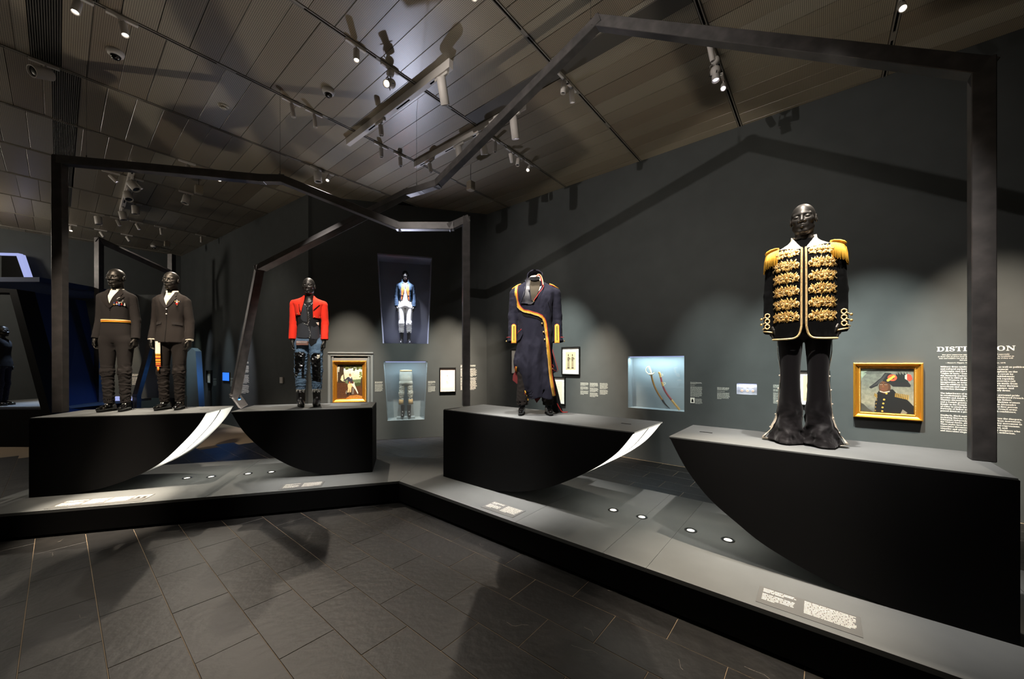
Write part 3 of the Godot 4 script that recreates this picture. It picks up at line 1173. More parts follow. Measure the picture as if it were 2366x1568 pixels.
func make_frames() -> void:
	var fa := steel_frame("dark steel frame bent from the suits' pedestal across to the greatcoat's pedestal",
		[Vector3(0.017, 1.147, -7.174), Vector3(0.01, 4.22, -7.174), Vector3(1.711, 4.171, -5.70), Vector3(1.901, 4.19, -5.547), Vector3(3.009, 3.639, -4.521), Vector3(3.501, 3.657, -4.004), Vector3(3.657, 3.76, -3.864), Vector3(3.657, 1.147, -3.864)], 0.1, BN)
	var fb := steel_frame("dark steel frame zigzagging high from the red jacket's pedestal to the velvet suit's",
		[Vector3(1.64, 1.147, -6.2), Vector3(1.545, 1.31, -6.194), Vector3(1.815, 3.08, -6.14), Vector3(3.28, 4.25, -4.72), Vector3(3.36, 4.27, -4.5), Vector3(3.46, 4.31, -4.25), Vector3(3.392, 5.10, -1.704), Vector3(3.66, 3.575, 0.763), Vector3(3.66, 1.147, 0.763)], 0.1, Vector3(1, 0, 0))
	for w in [[fa, Vector3(0.22, 4.24, -6.97)], [fa, Vector3(1.88, 4.24, -5.56)], [fb, Vector3(3.33, 4.31, -4.56)], [fb, Vector3(3.38, 5.12, -1.78)]]:
		var st := begin()
		add_tube(st, [w[1], Vector3(w[1].x, 5.41, w[1].z)], 0.002, 5)
		add_tube(st, [w[1], w[1] + Vector3(0, 0.06, 0)], 0.006, 6)
		obj("suspension_wire", done(st), M.wire, w[0])
	obj("sticker", lathe_mesh([Vector2(0, 0.001), Vector2(0.02, 0.001), Vector2(0.02, 0)], 14), M.sticker_blue, fb).transform = Transform3D(basis_y(Vector3(-0.566, 0.1, 0.824)), Vector3(1.575, 1.26, -6.14))

# ---------------------------------------------------------------- on and in the walls
func at_wall(tr: Transform3D, x: float, y: float, z := 0.0) -> Transform3D:
	return tr.translated_local(Vector3(x, y, z))

func words(w: float, h: float, lines: int, seed_n: int, lead := 0.62, ragged := 0.12, headings := 0, gaps := []) -> ArrayMesh:
	# a block of small set type: every word a raised strip of letters' height; origin at its top left
	var r := RandomNumberGenerator.new()
	r.seed = seed_n
	var st := begin()
	var step := h / lines
	for i in lines:
		if gaps.has(i):
			continue
		var y := -step * (i + 0.5)
		var hh := step * lead * (0.62 if i < headings else 0.5)
		var x := 0.0
		var stop := w * (1.0 - r.randf() * ragged)
		if gaps.has(i + 1) or i == lines - 1:
			stop = w * r.randf_range(0.3, 0.9)
		while x < stop:
			var l := step * r.randf_range(0.7, 3.4)
			l = minf(l, stop - x)
			if l < step * 0.3:
				break
			var cx := x
			while cx < x + l:       # letters
				var lw := minf(step * r.randf_range(0.22, 0.34), x + l - cx)
				var up := hh * (0.5 + (0.28 if r.randf() < 0.3 else 0.0))
				var dn := hh * (0.5 + (0.25 if r.randf() < 0.12 else 0.0))
				quad(st, Vector3(cx, y + up, 0.0012), Vector3(cx + lw * 0.86, y + up, 0.0012), Vector3(cx + lw * 0.86, y - dn, 0.0012), Vector3(cx, y - dn, 0.0012))
				cx += lw
			x += l + step * 0.3
	return done(st)

func wall_text(label: String, tr: Transform3D, x: float, y: float, w: float, h: float, lines: int, sd: int, headings := 0, gaps := [], m: Material = null, called := "wall_label") -> Node3D:
	var o := framed(called, label, "wall text", at_wall(tr, x, y), "wall texts")
	obj("lettering", words(w, h, lines, sd, 0.9, 0.1, headings, gaps), m if m else M.vinyl_grey, o)
	return o

func set_type(text: String, size: float, wide: float, centre: bool, bold := true, italic := 0.0) -> Array:
	var f := SystemFont.new()
	f.font_names = PackedStringArray(["Droid Serif"])
	f.font_weight = 700 if bold else 400
	var t := TextMesh.new()
	t.font = f
	t.text = text
	t.font_size = 32
	t.pixel_size = size / 32.0
	t.depth = 0.0006
	t.curve_step = 3.0
	t.horizontal_alignment = HORIZONTAL_ALIGNMENT_CENTER if centre else HORIZONTAL_ALIGNMENT_LEFT
	t.vertical_alignment = VERTICAL_ALIGNMENT_CENTER
	return [t, Basis(Vector3(wide, 0, 0), Vector3(italic, 1, 0), Vector3(0, 0, 1))]

func picture(label: String, tr: Transform3D, w: float, h: float, print_w: float, print_h: float, tex: Texture2D, board: Material, depth := 0.03, rail := 0.022) -> Node3D:
	# a black framed sheet behind glass; the origin is its centre on the wall
	var o := framed("framed_print", label, "picture", tr, "framed works on paper")
	var iw := w - rail * 2
	var ih := h - rail * 2
	obj("frame", rail_frame(iw, ih, [Vector2(0, 0.006), Vector2(0, depth), Vector2(rail * 0.2, depth + 0.003), Vector2(rail, depth + 0.002), Vector2(rail, 0)]), M.frame_black, o)
	var st := begin()
	add_box(st, Vector3(-iw / 2, -ih / 2, 0.004), Vector3(iw / 2, ih / 2, 0.012))
	obj("mat_board", done(st), board, o)
	st = begin()
	var pw := print_w / 2
	var ph := print_h / 2
	uvquad(st, Vector3(-pw, ph, 0.0132), Vector3(pw, ph, 0.0132), Vector3(pw, -ph, 0.0132), Vector3(-pw, -ph, 0.0132))
	var pm := mat("print_%d" % used.size(), Color.WHITE, 0.9)
	pm.albedo_texture = tex
	obj("print", done(st), pm, o)
	return o

# drawing into an image
func poly_fill(img: Image, pts: Array, col: Color) -> void:
	var w := img.get_width()
	var h := img.get_height()
	var p := []
	for i in range(0, pts.size(), 2):
		p.append(Vector2(pts[i] * w, pts[i + 1] * h))
	var y0 := 1e9
	var y1 := -1e9
	for q in p:
		y0 = minf(y0, q.y)
		y1 = maxf(y1, q.y)
	for y in range(maxi(0, int(y0)), mini(h, int(y1) + 1)):
		var xs := []
		for i in p.size():
			var a: Vector2 = p[i]
			var b: Vector2 = p[(i + 1) % p.size()]
			if (a.y <= y + 0.5) != (b.y <= y + 0.5):
				xs.append(a.x + (y + 0.5 - a.y) / (b.y - a.y) * (b.x - a.x))
		xs.sort()
		for i in range(0, xs.size() - 1, 2):
			var x0 := maxi(0, int(round(xs[i])))
			var x1 := mini(w, int(round(xs[i + 1])))
			if x1 > x0:
				img.fill_rect(Rect2i(x0, y, x1 - x0, 1), col)

func disc(img: Image, x: float, y: float, rx: float, ry: float, col: Color, ring := 0.0) -> void:
	var w := img.get_width()
	var h := img.get_height()
	for py in range(maxi(0, int((y - ry) * h)), mini(h, int((y + ry) * h) + 1)):
		for px in range(maxi(0, int((x - rx) * w)), mini(w, int((x + rx) * w) + 1)):
			var d := Vector2((px + 0.5 - x * w) / (rx * w), (py + 0.5 - y * h) / (ry * h)).length()
			if d <= 1.0 and d >= ring:
				img.set_pixel(px, py, col)

func grain(img: Image, amount: float, scale := 0.06, sd := 4) -> void:
	var n := FastNoiseLite.new()
	n.seed = sd
	n.frequency = scale
	for y in img.get_height():
		for x in img.get_width():
			var c := img.get_pixel(x, y)
			var v := 1.0 + n.get_noise_2d(x, y * 1.3) * amount
			img.set_pixel(x, y, Color(c.r * v, c.g * v, c.b * v))

func officer_picture() -> Texture2D:
	# a plain portrait of an officer in a dark coat and wide black hat against a grey sky
	var img := Image.create(420, 340, false, Image.FORMAT_RGB8)
	for y in 340:
		var t := y / 340.0
		var c := srgb(96, 98, 90).lerp(srgb(128, 122, 104), smoothstep(0.2, 0.75, t)).lerp(srgb(92, 92, 86), smoothstep(0.78, 0.95, t))
		img.fill_rect(Rect2i(0, y, 420, 1), c)
	poly_fill(img, [0, 0, 0.35, 0, 0.16, 0.06, 0.12, 0.1, 0.02, 0.22, 0, 0.3], srgb(128, 140, 122))
	poly_fill(img, [0.06, 0.09, 0.14, 0.05, 0.5, 0.06, 0.4, 0.12, 0.15, 0.13], srgb(82, 84, 78))
	poly_fill(img, [0, 0.8, 0.05, 0.82, 0.14, 0.92, 0.26, 1, 0, 1], srgb(62, 60, 52))
	grain(img, 0.18, 0.02)
	poly_fill(img, [0.27, 1, 0.28, 0.76, 0.33, 0.66, 0.32, 0.56, 0.36, 0.5, 0.62, 0.46, 0.68, 0.54, 0.88, 0.68, 1, 0.82, 1, 1], srgb(14, 14, 15))
	poly_fill(img, [0.8, 0.9, 0.89, 0.97, 0.86, 1.0, 0.76, 1.0], srgb(112, 106, 92))
	for s in [[0.66, 0.56, 0.92, 0.63], [0.27, 0.58, 0.33, 0.63]]:
		var n := 16 if s[2] > 0.5 else 5
		for i in n:
			var t := float(i) / n
			var x: float = lerpf(s[0], s[2], t)
			poly_fill(img, [x, s[1] - 0.02 + t * 0.04, x + 0.012, s[1] - 0.02 + t * 0.04, x + 0.004, s[3] + t * 0.06, x - 0.012, s[3] + t * 0.06], srgb(150, 118, 52) if i % 2 else srgb(96, 74, 36))
	disc(img, 0.465, 0.42, 0.115, 0.15, srgb(70, 44, 28))
	disc(img, 0.45, 0.41, 0.085, 0.12, srgb(92, 58, 36))
	poly_fill(img, [0.37, 0.5, 0.45, 0.53, 0.56, 0.5, 0.565, 0.52, 0.46, 0.55, 0.37, 0.525], srgb(172, 164, 148))
	for e in [[0.4, 0.36], [0.49, 0.36]]:
		poly_fill(img, [e[0] - 0.035, e[1] - 0.035, e[0] + 0.03, e[1] - 0.035, e[0] + 0.03, e[1] - 0.025, e[0] - 0.035, e[1] - 0.025], srgb(30, 20, 14))
		disc(img, e[0], e[1], 0.019, 0.011, srgb(178, 164, 144))
		disc(img, e[0], e[1], 0.009, 0.011, srgb(22, 14, 10))
	poly_fill(img, [0.425, 0.37, 0.445, 0.37, 0.458, 0.425, 0.41, 0.425], srgb(112, 72, 46))
	disc(img, 0.437, 0.465, 0.032, 0.012, srgb(106, 56, 44))
	poly_fill(img, [0.16, 0.43, 0.27, 0.33, 0.4, 0.2, 0.47, 0.09, 0.58, 0.1, 0.66, 0.17, 0.86, 0.22, 0.95, 0.36, 0.94, 0.4, 0.62, 0.4, 0.56, 0.34, 0.42, 0.27, 0.36, 0.33, 0.33, 0.39, 0.2, 0.46], srgb(24, 24, 26))
	poly_fill(img, [0.18, 0.43, 0.3, 0.33, 0.42, 0.2, 0.48, 0.12, 0.52, 0.11, 0.44, 0.25, 0.34, 0.35], srgb(52, 52, 52))
	for i in 12:
		var a := 0.66 + i * 0.018
		poly_fill(img, [a, 0.28, a + 0.02, 0.1 + 0.04 * sin(i * 2.1), a + 0.05, 0.14, a + 0.04, 0.3], srgb(16, 24, 24))
	poly_fill(img, [0.84, 0.14, 0.9, 0.1, 0.9, 0.26, 0.84, 0.22], srgb(150, 160, 150))
	poly_fill(img, [0.88, 0.11, 0.95, 0.13, 0.98, 0.22, 0.93, 0.28, 0.88, 0.24], srgb(186, 62, 46))
	disc(img, 0.61, 0.2, 0.088, 0.075, srgb(206, 74, 48), 0.45)
	poly_fill(img, [0.5, 0.25, 0.64, 0.14, 0.67, 0.17, 0.54, 0.285, 0.51, 0.285], srgb(226, 164, 60))
	for b in [[0.5, 0.56], [0.455, 0.7], [0.44, 0.79], [0.425, 0.88], [0.42, 0.965]]:
		disc(img, b[0], b[1], 0.022, 0.02, srgb(190, 148, 64))
	for b in [[0.31, 0.72], [0.3, 0.8], [0.29, 0.88], [0.285, 0.96]]:
		disc(img, b[0], b[1], 0.012, 0.02, srgb(120, 94, 44))
	grain(img, 0.12, 0.2, 8)
	return ImageTexture.create_from_image(img)

func park_picture() -> Texture2D:
	# a man in a blue coat leaning by a tree with pale dogs, a bright sky behind
	var img := Image.create(250, 300, false, Image.FORMAT_RGB8)
	for y in 300:
		var t := y / 300.0
		img.fill_rect(Rect2i(0, y, 250, 1), srgb(214, 224, 226).lerp(srgb(246, 226, 184), smoothstep(0.1, 0.42, t)).lerp(srgb(190, 168, 110), smoothstep(0.42, 0.5, t)))
	poly_fill(img, [0.3, 0.46, 0.7, 0.44, 1, 0.42, 1, 0.58, 0.3, 0.6], srgb(104, 124, 88))
	poly_fill(img, [0.65, 0.56, 0.85, 0.53, 1, 0.55, 1, 0.66, 0.65, 0.64], srgb(58, 72, 34))
	poly_fill(img, [0, 0.5, 0.2, 0.51, 0.4, 0.56, 0.42, 0.68, 1, 0.62, 1, 1, 0, 1], srgb(84, 48, 20))
	poly_fill(img, [0.34, 1, 0.5, 0.92, 0.8, 0.9, 1, 0.94, 1, 1], srgb(190, 126, 54))
	poly_fill(img, [0.02, 0, 0.27, 0, 0.25, 0.2, 0.29, 0.4, 0.33, 0.53, 0.02, 0.53], srgb(54, 38, 20))
	poly_fill(img, [0.13, 0.44, 0.16, 0.34, 0.24, 0.28, 0.25, 0.42, 0.3, 0.5, 0.2, 0.49], srgb(240, 226, 184))
	poly_fill(img, [0.04, 0.06, 0.1, 0.04, 0.07, 0.22, 0.04, 0.2], srgb(230, 226, 200))
	var r := RandomNumberGenerator.new()
	r.seed = 5
	for i in 150:
		var x := r.randf_range(0.25, 1.0)
		var y := r.randf() * r.randf() * (0.2 if x < 0.7 else 0.15)
		disc(img, x, y, 0.04, 0.02, [srgb(74, 84, 34), srgb(104, 110, 56), srgb(52, 56, 24)][i % 3])
	for i in 20:
		disc(img, r.randf_range(0.88, 1), r.randf_range(0.2, 0.42), 0.03, 0.015, srgb(112, 124, 62))
	poly_fill(img, [0.95, 0.4, 1, 0.4, 1, 0.7, 0.92, 0.62], srgb(66, 48, 24))
	grain(img, 0.25, 0.06)
	poly_fill(img, [0.42, 0.36, 0.58, 0.37, 0.62, 0.46, 0.58, 0.55, 0.44, 0.56, 0.41, 0.44, 0.3, 0.48, 0.23, 0.49, 0.24, 0.47, 0.33, 0.42], srgb(52, 52, 70))
	poly_fill(img, [0.47, 0.34, 0.55, 0.34, 0.56, 0.41, 0.5, 0.4], srgb(230, 222, 206))
	disc(img, 0.51, 0.305, 0.042, 0.04, srgb(176, 128, 90))
	disc(img, 0.51, 0.28, 0.044, 0.02, srgb(150, 130, 96))
	poly_fill(img, [0.47, 0.5, 0.52, 0.5, 0.52, 0.57, 0.45, 0.57], srgb(196, 120, 70))
	poly_fill(img, [0.43, 0.56, 0.6, 0.55, 0.56, 0.72, 0.54, 0.83, 0.49, 0.83, 0.5, 0.7, 0.46, 0.82, 0.4, 0.84, 0.43, 0.7], srgb(232, 206, 150))
	poly_fill(img, [0.38, 0.83, 0.46, 0.82, 0.45, 0.9, 0.38, 0.93], srgb(30, 22, 16))
	poly_fill(img, [0.5, 0.82, 0.56, 0.82, 0.57, 0.89, 0.5, 0.9], srgb(30, 22, 16))
	poly_fill(img, [0.58, 0.5, 0.68, 0.52, 0.7, 0.6, 0.76, 0.7, 0.84, 0.84, 0.82, 0.88, 0.72, 0.74, 0.64, 0.66, 0.58, 0.6], srgb(240, 234, 218))
	poly_fill(img, [0.57, 0.48, 0.66, 0.5, 0.64, 0.57, 0.57, 0.55], srgb(84, 44, 26))
	poly_fill(img, [0.6, 0.68, 0.68, 0.7, 0.66, 0.88, 0.58, 0.88], srgb(122, 116, 106))
	poly_fill(img, [0.32, 0.84, 0.36, 0.76, 0.4, 0.78, 0.36, 0.88], srgb(140, 132, 120))
	grain(img, 0.15, 0.25, 8)
	return ImageTexture.create_from_image(img)

func sketch(kind: int) -> Texture2D:
	# faint ink drawings: two small standing figures, a seated group, or a page with a few lines
	var img := Image.create(160, 220, false, Image.FORMAT_RGB8)
	var base: Color = [srgb(222, 200, 158), srgb(246, 240, 228), srgb(240, 230, 206), srgb(228, 222, 204)][kind]
	img.fill(base)
	grain(img, 0.06, 0.1, kind)
	var ink: Color = [srgb(70, 58, 44), srgb(150, 140, 128), srgb(150, 140, 120), srgb(96, 86, 70)][kind]
	var r := RandomNumberGenerator.new()
	r.seed = 20 + kind
	if kind == 0 or kind == 3:
		for s in [0.3, 0.7]:
			disc(img, s - 0.03, 0.2, 0.05, 0.035, ink)
			poly_fill(img, [s - 0.09, 0.17, s + 0.02, 0.17, s - 0.03, 0.1], ink)
			poly_fill(img, [s - 0.09, 0.27, s + 0.05, 0.27, s + 0.09, 0.4, s + 0.05, 0.52, s - 0.1, 0.52, s - 0.13, 0.4], ink.lerp(base, 0.35))
			for l in [-0.06, 0.04]:
				poly_fill(img, [s + l - 0.04, 0.52, s + l + 0.03, 0.52, s + l + 0.03, 0.88, s + l - 0.05, 0.88], ink.lerp(base, 0.45))
				poly_fill(img, [s + l - 0.05, 0.86, s + l + 0.04, 0.86, s + l + 0.06, 0.92, s + l - 0.07, 0.92], ink)
			poly_fill(img, [s + 0.08, 0.3, s + 0.2, 0.4, s + 0.19, 0.43, s + 0.06, 0.38], ink.lerp(base, 0.3))
		img.fill_rect(Rect2i(10, 203, 140, 4), ink.lerp(base, 0.6))
	elif kind == 1:
		for i in 46:
			var x := 0.5 + r.randf_range(-0.2, 0.22)
			var y := r.randf_range(0.3, 0.78)
			disc(img, x, y, r.randf_range(0.02, 0.08), r.randf_range(0.015, 0.05), ink, 0.86)
		disc(img, 0.47, 0.3, 0.04, 0.035, ink, 0.7)
		poly_fill(img, [0.44, 0.2, 0.5, 0.2, 0.52, 0.27, 0.42, 0.27], ink)
	else:
		for i in 14:
			img.fill_rect(Rect2i(30, 40 + i * 10, r.randi_range(60, 100), 2), ink.lerp(base, 0.5))
	return ImageTexture.create_from_image(img)

func make_wall_things() -> void:
	var r := wall_right_tr()
	var b := wall_diag_tr()
	distinction_text(r)
	gilt_portrait(r)
	sword_case(r)
	button_case(r)
	# works on paper and texts along the long wall
	var s0 := sketch(0)
	var s1 := sketch(1)
	var s2 := sketch(2)
	var s3 := sketch(3)
	picture("black framed ink print of two standing soldiers on tan paper, right of the greatcoat", at_wall(r, -3.99, 1.79), 0.43, 0.58, 0.24, 0.37, s0, M.mat_board)
	picture("black framed white sheet half hidden behind the greatcoat's hanging tail", at_wall(r, -4.33, 1.165), 0.43, 0.58, 0.26, 0.4, s2, M.mat_board)
	picture("black framed print with a sliver showing left of the greatcoat", at_wall(r, -5.37, 1.775), 0.44, 0.57, 0.24, 0.38, s3, M.mat_board)
	picture("black framed small drawing seen between the flared trouser legs", at_wall(r, -0.10, 1.395), 0.36, 0.5, 0.22, 0.36, s0, M.mat_board)
	wall_text("left of the three small text columns between the soldiers print and the sword case", r, -3.772, 1.356, 0.185, 0.245, 18, 1, 3, [5, 11])
	wall_text("middle of the three small text columns between the soldiers print and the sword case", r, -3.56, 1.356, 0.185, 0.28, 20, 2, 3, [6, 13])
	wall_text("right text column beside the sword case, the most even of the three", r, -3.344, 1.36, 0.175, 0.225, 17, 3, 0, [9])
	var sw := wall_text("label right of the sword case with a small pale emblem square below it", r, -1.70, 1.432, 0.185, 0.245, 20, 4, 2, [3, 5])
	obj("lettering", words(0.11, 0.09, 8, 41, 0.9), M.vinyl_grey, sw, Vector3(0.075, -0.27, 0))
	var st := begin()
	add_box(st, Vector3(0, -0.35, 0), Vector3(0.066, -0.26, 0.0015))
	var em := obj("emblem", done(st), M.vinyl, sw)
	st = begin()
	add_prism(st, V2([0.033, -0.275, 0.046, -0.3, 0.05, -0.335, 0.016, -0.335, 0.02, -0.3]), Transform3D(Basis(), Vector3(0, 0, 0.0024)), 0.001)
	obj("mark", done(st), M.frame_black, em)
	wall_text("label between the sword case's text and the little button case", r, -1.30, 1.362, 0.178, 0.19, 16, 5, 3, [4, 6])
	wall_text("narrow label just left of the flared trousers", r, -0.56, 1.43, 0.16, 0.28, 22, 6, 3, [4, 8])
	# the diagonal wall
	var n1 := niche_shell("tall lit wall niche, wider at its top, holding a mannequin in white breeches", b, [-2.549, 4.25, -1.316, 4.25, -1.401, 2.2, -2.427, 2.2], 0.73, M.niche, false)
	var n2 := niche_shell("lower teal wall niche holding grey breeches over a pair of boots", b, [-2.409, 1.785, -1.426, 1.785, -1.491, 0.42, -2.324, 0.42], 0.5, M.case_teal, true)
	picture("black framed pale pink sheet with a faint drawing, right of the lower niche", at_wall(b, -0.954, 1.344), 0.39, 0.59, 0.25, 0.38, s1, M.mat_pink)
	wall_text("small label between the gilt landscape portrait and the lower niche", b, -2.595, 1.326, 0.175, 0.23, 16, 7, 3, [3])
	wall_text("small label between the lower niche and the pink drawing", b, -1.411, 1.321, 0.175, 0.26, 18, 8, 3, [4, 7])
	var big := wall_text("long text panel half hidden by the steel post at the greatcoat's pedestal", b, -0.64, 1.70, 0.40, 0.61, 30, 9, 3, [3, 14], M.vinyl, "text_panel")
	big.set_meta("category", "wall text")
	gilt_landscape(b)
	deck_labels()
	# the far left wall
	var c := wall_left_tr()
	var o := wall_text("tall text panel on the left wall, seen beside the zigzag frame's foot", c, -3.5, 1.785, 0.52, 0.85, 32, 12, 3, [3, 12, 22], M.vinyl, "text_panel")
	o.set_meta("category", "wall text")
	wall_text("small label right of the glowing blue screen", c, -4.2, 1.33, 0.22, 0.24, 14, 13, 2, [3])
	wall_text("small label right of the narrow framed print on the far left wall", c, -5.48, 1.29, 0.26, 0.22, 14, 14, 2, [3])
	wall_text("small label on the left wall, nearest the corner block", c, -6.74, 1.35, 0.28, 0.28, 14, 15, 2, [3])
	picture("narrow black framed print on the left wall, left of the blue screen", at_wall(c, -5.73, 1.33), 0.38, 0.4, 0.26, 0.28, s2, M.mat_board, 0.05)
	var scr := framed("wall_screen", "small glowing blue screen on the left wall", "screen", at_wall(c, -4.47, 1.36))
	var sb := begin()
	add_box(sb, Vector3(-0.25, -0.13, 0), Vector3(0.25, 0.13, 0.02), Transform3D(), 0.003)
	obj("case", done(sb), M.frame_black, scr)
	sb = begin()
	add_box(sb, Vector3(-0.235, -0.115, 0.02), Vector3(0.235, 0.115, 0.0215))
	obj("display", done(sb), M.screen_blue, scr)
	area("screen_light", (at_wall(c, -4.47, 1.36, 0.05)).origin, (at_wall(c, -4.47, 1.36, 1.0)).origin, Vector2(0.46, 0.22), 0.5, Color(0.3, 0.6, 1.0))
	var bx := framed("wall_control", "small pale control box on the wall left of the red jacket", "control box", at_wall(c, -1.17, 1.345))
	sb = begin()
	add_box(sb, Vector3(-0.075, -0.07, 0), Vector3(0.075, 0.07, 0.03), Transform3D(), 0.004)
	obj("cover", done(sb), M.fitting, bx)

func distinction_text(r: Transform3D) -> void:
	var o := framed("text_panel", "large DISTINCTION wall text behind the right-hand steel post", "wall text", at_wall(r, 1.36, 0))
	var t: Array = set_type("DISTINCTION", 0.072, 1.18, true)
	obj("title", t[0], M.vinyl, o).transform = Transform3D(t[1], Vector3(-0.01, 1.912, 0.001))
	var q := ["War gives numerous opportunities for distinction, and especially", "to those who in peace have demonstrated that they would be available in", "war; and soldiers can win distinction in both peace and war if they will", "but seize their opportunities.", "—Henry O. Flipper, The Colored Cadet at West Point, 1878"]
	for i in 5:
		t = set_type(q[i], 0.0165, 0.98, true, false, 0.2 if i < 4 else 0.0)
		obj("quotation", t[0], M.vinyl, o).transform = Transform3D(t[1], Vector3(-0.01, 1.846 - i * 0.0215 - (0.01 if i == 4 else 0.0), 0.001))
	var body := ["Military dress symbolizes valor and honor, as well as political", "and cultural authority. Inspired by Enlightenment", "philosophy and the French Revolution’s emphasis on the", "“rights of man,” Toussaint L’Ouverture led a revolt by", "the formerly enslaved that ended in the establishment", "of Haiti in 1804 as the first independent Black republic", "in the Western Hemisphere. Images of L’Ouverture (all", "imaginative, as none are known to have been made from", "life) in addition to those of his generals and later Haitian", "presidents and emperors convey power, elegance, and", "distinction through their impeccable military dress.", "",
		"The inheritance of masculine elegance and personal pride", "in revolutionary times is embodied by the celebrated French", "novelist and dandy Alexandre Dumas and his father,", "Thomas-Alexandre, the son of an enslaved Haitian woman", "and a French general of noble birth. Thomas-Alexandre", "fought in the French Revolution and was the first person", "of color to attain the rank of general in the French army.", "Portraits of father and son show this stylish confidence,", "passed down as a proud legacy.", "",
		"Similarly, Black nationalist movements across the diaspora,", "including Marcus Garvey’s and the Pan-African movement,", "Ethiopian Independence, and the Black Power movement in", "the United States, all had distinctive sartorial expressions.", "These styles have been borrowed, celebrated, and", "sometimes deconstructed by contemporary designers who", "visualize and question the nature of power, militarism,", "and masculine elegance."]
	for i in body.size():
		if body[i] == "":
			continue
		t = set_type(body[i], 0.0215, 0.92, false)
		obj("paragraph_line", t[0], M.vinyl, o).transform = Transform3D(t[1], Vector3(-0.272, 1.704 - i * 0.02625, 0.001))

func gilt_portrait(r: Transform3D) -> void:
	var w := 0.626
	var h := 0.71
	var o := framed("gilt_painting", "gilt framed portrait of an officer in a wide black hat, right of the velvet suit", "painting", at_wall(r, 0.627, 1.395))
	var rail := 0.075
	var iw := w - rail * 2
	var ih := h - rail * 2
	obj("frame", rail_frame(iw, ih, [Vector2(0, 0.02), Vector2(0.004, 0.042), Vector2(0.012, 0.046), Vector2(0.016, 0.04), Vector2(0.03, 0.044), Vector2(0.046, 0.058), Vector2(0.056, 0.074), Vector2(0.062, 0.076), Vector2(0.066, 0.07), Vector2(0.075, 0.066), Vector2(0.075, 0)]), M.gilt, o)
	# the beading round the sight edge
	var st := begin(true)
	var n := 0
	for k in 4:
		var a: Vector2 = [Vector2(-1, 1), Vector2(1, 1), Vector2(1, -1), Vector2(-1, -1)][k]
		var c: Vector2 = [Vector2(1, 1), Vector2(1, -1), Vector2(-1, -1), Vector2(-1, 1)][k]
		var p := Vector2(a.x * (iw / 2 + 0.013), a.y * (ih / 2 + 0.013))
		var q := Vector2(c.x * (iw / 2 + 0.013), c.y * (ih / 2 + 0.013))
		n = int(p.distance_to(q) / 0.011)
		for i in n:
			var m := p.lerp(q, (i + 0.5) / n)
			add_lathe(st, [Vector2(0.0042, 0), Vector2(0.003, 0.003), Vector2(0, 0.004)], Transform3D(Basis(Vector3(1, 0, 0), PI / 2), Vector3(m.x, m.y, 0.0455)), 6)
	obj("beading", done(st), M.gilt_pale, o)
	st = begin()
	uvquad(st, Vector3(-iw / 2, ih / 2, 0.024), Vector3(iw / 2, ih / 2, 0.024), Vector3(iw / 2, -ih / 2, 0.024), Vector3(-iw / 2, -ih / 2, 0.024))
	var m := mat("officer_canvas", Color.WHITE, 0.55)
	m.albedo_texture = officer_picture()
	obj("canvas", done(st), m, o)
	st = begin()
	add_box(st, Vector3(-iw / 2 - 0.02, -ih / 2 - 0.02, 0.0), Vector3(iw / 2 + 0.02, ih / 2 + 0.02, 0.02))
	obj("backing", done(st), M.frame_black, o)

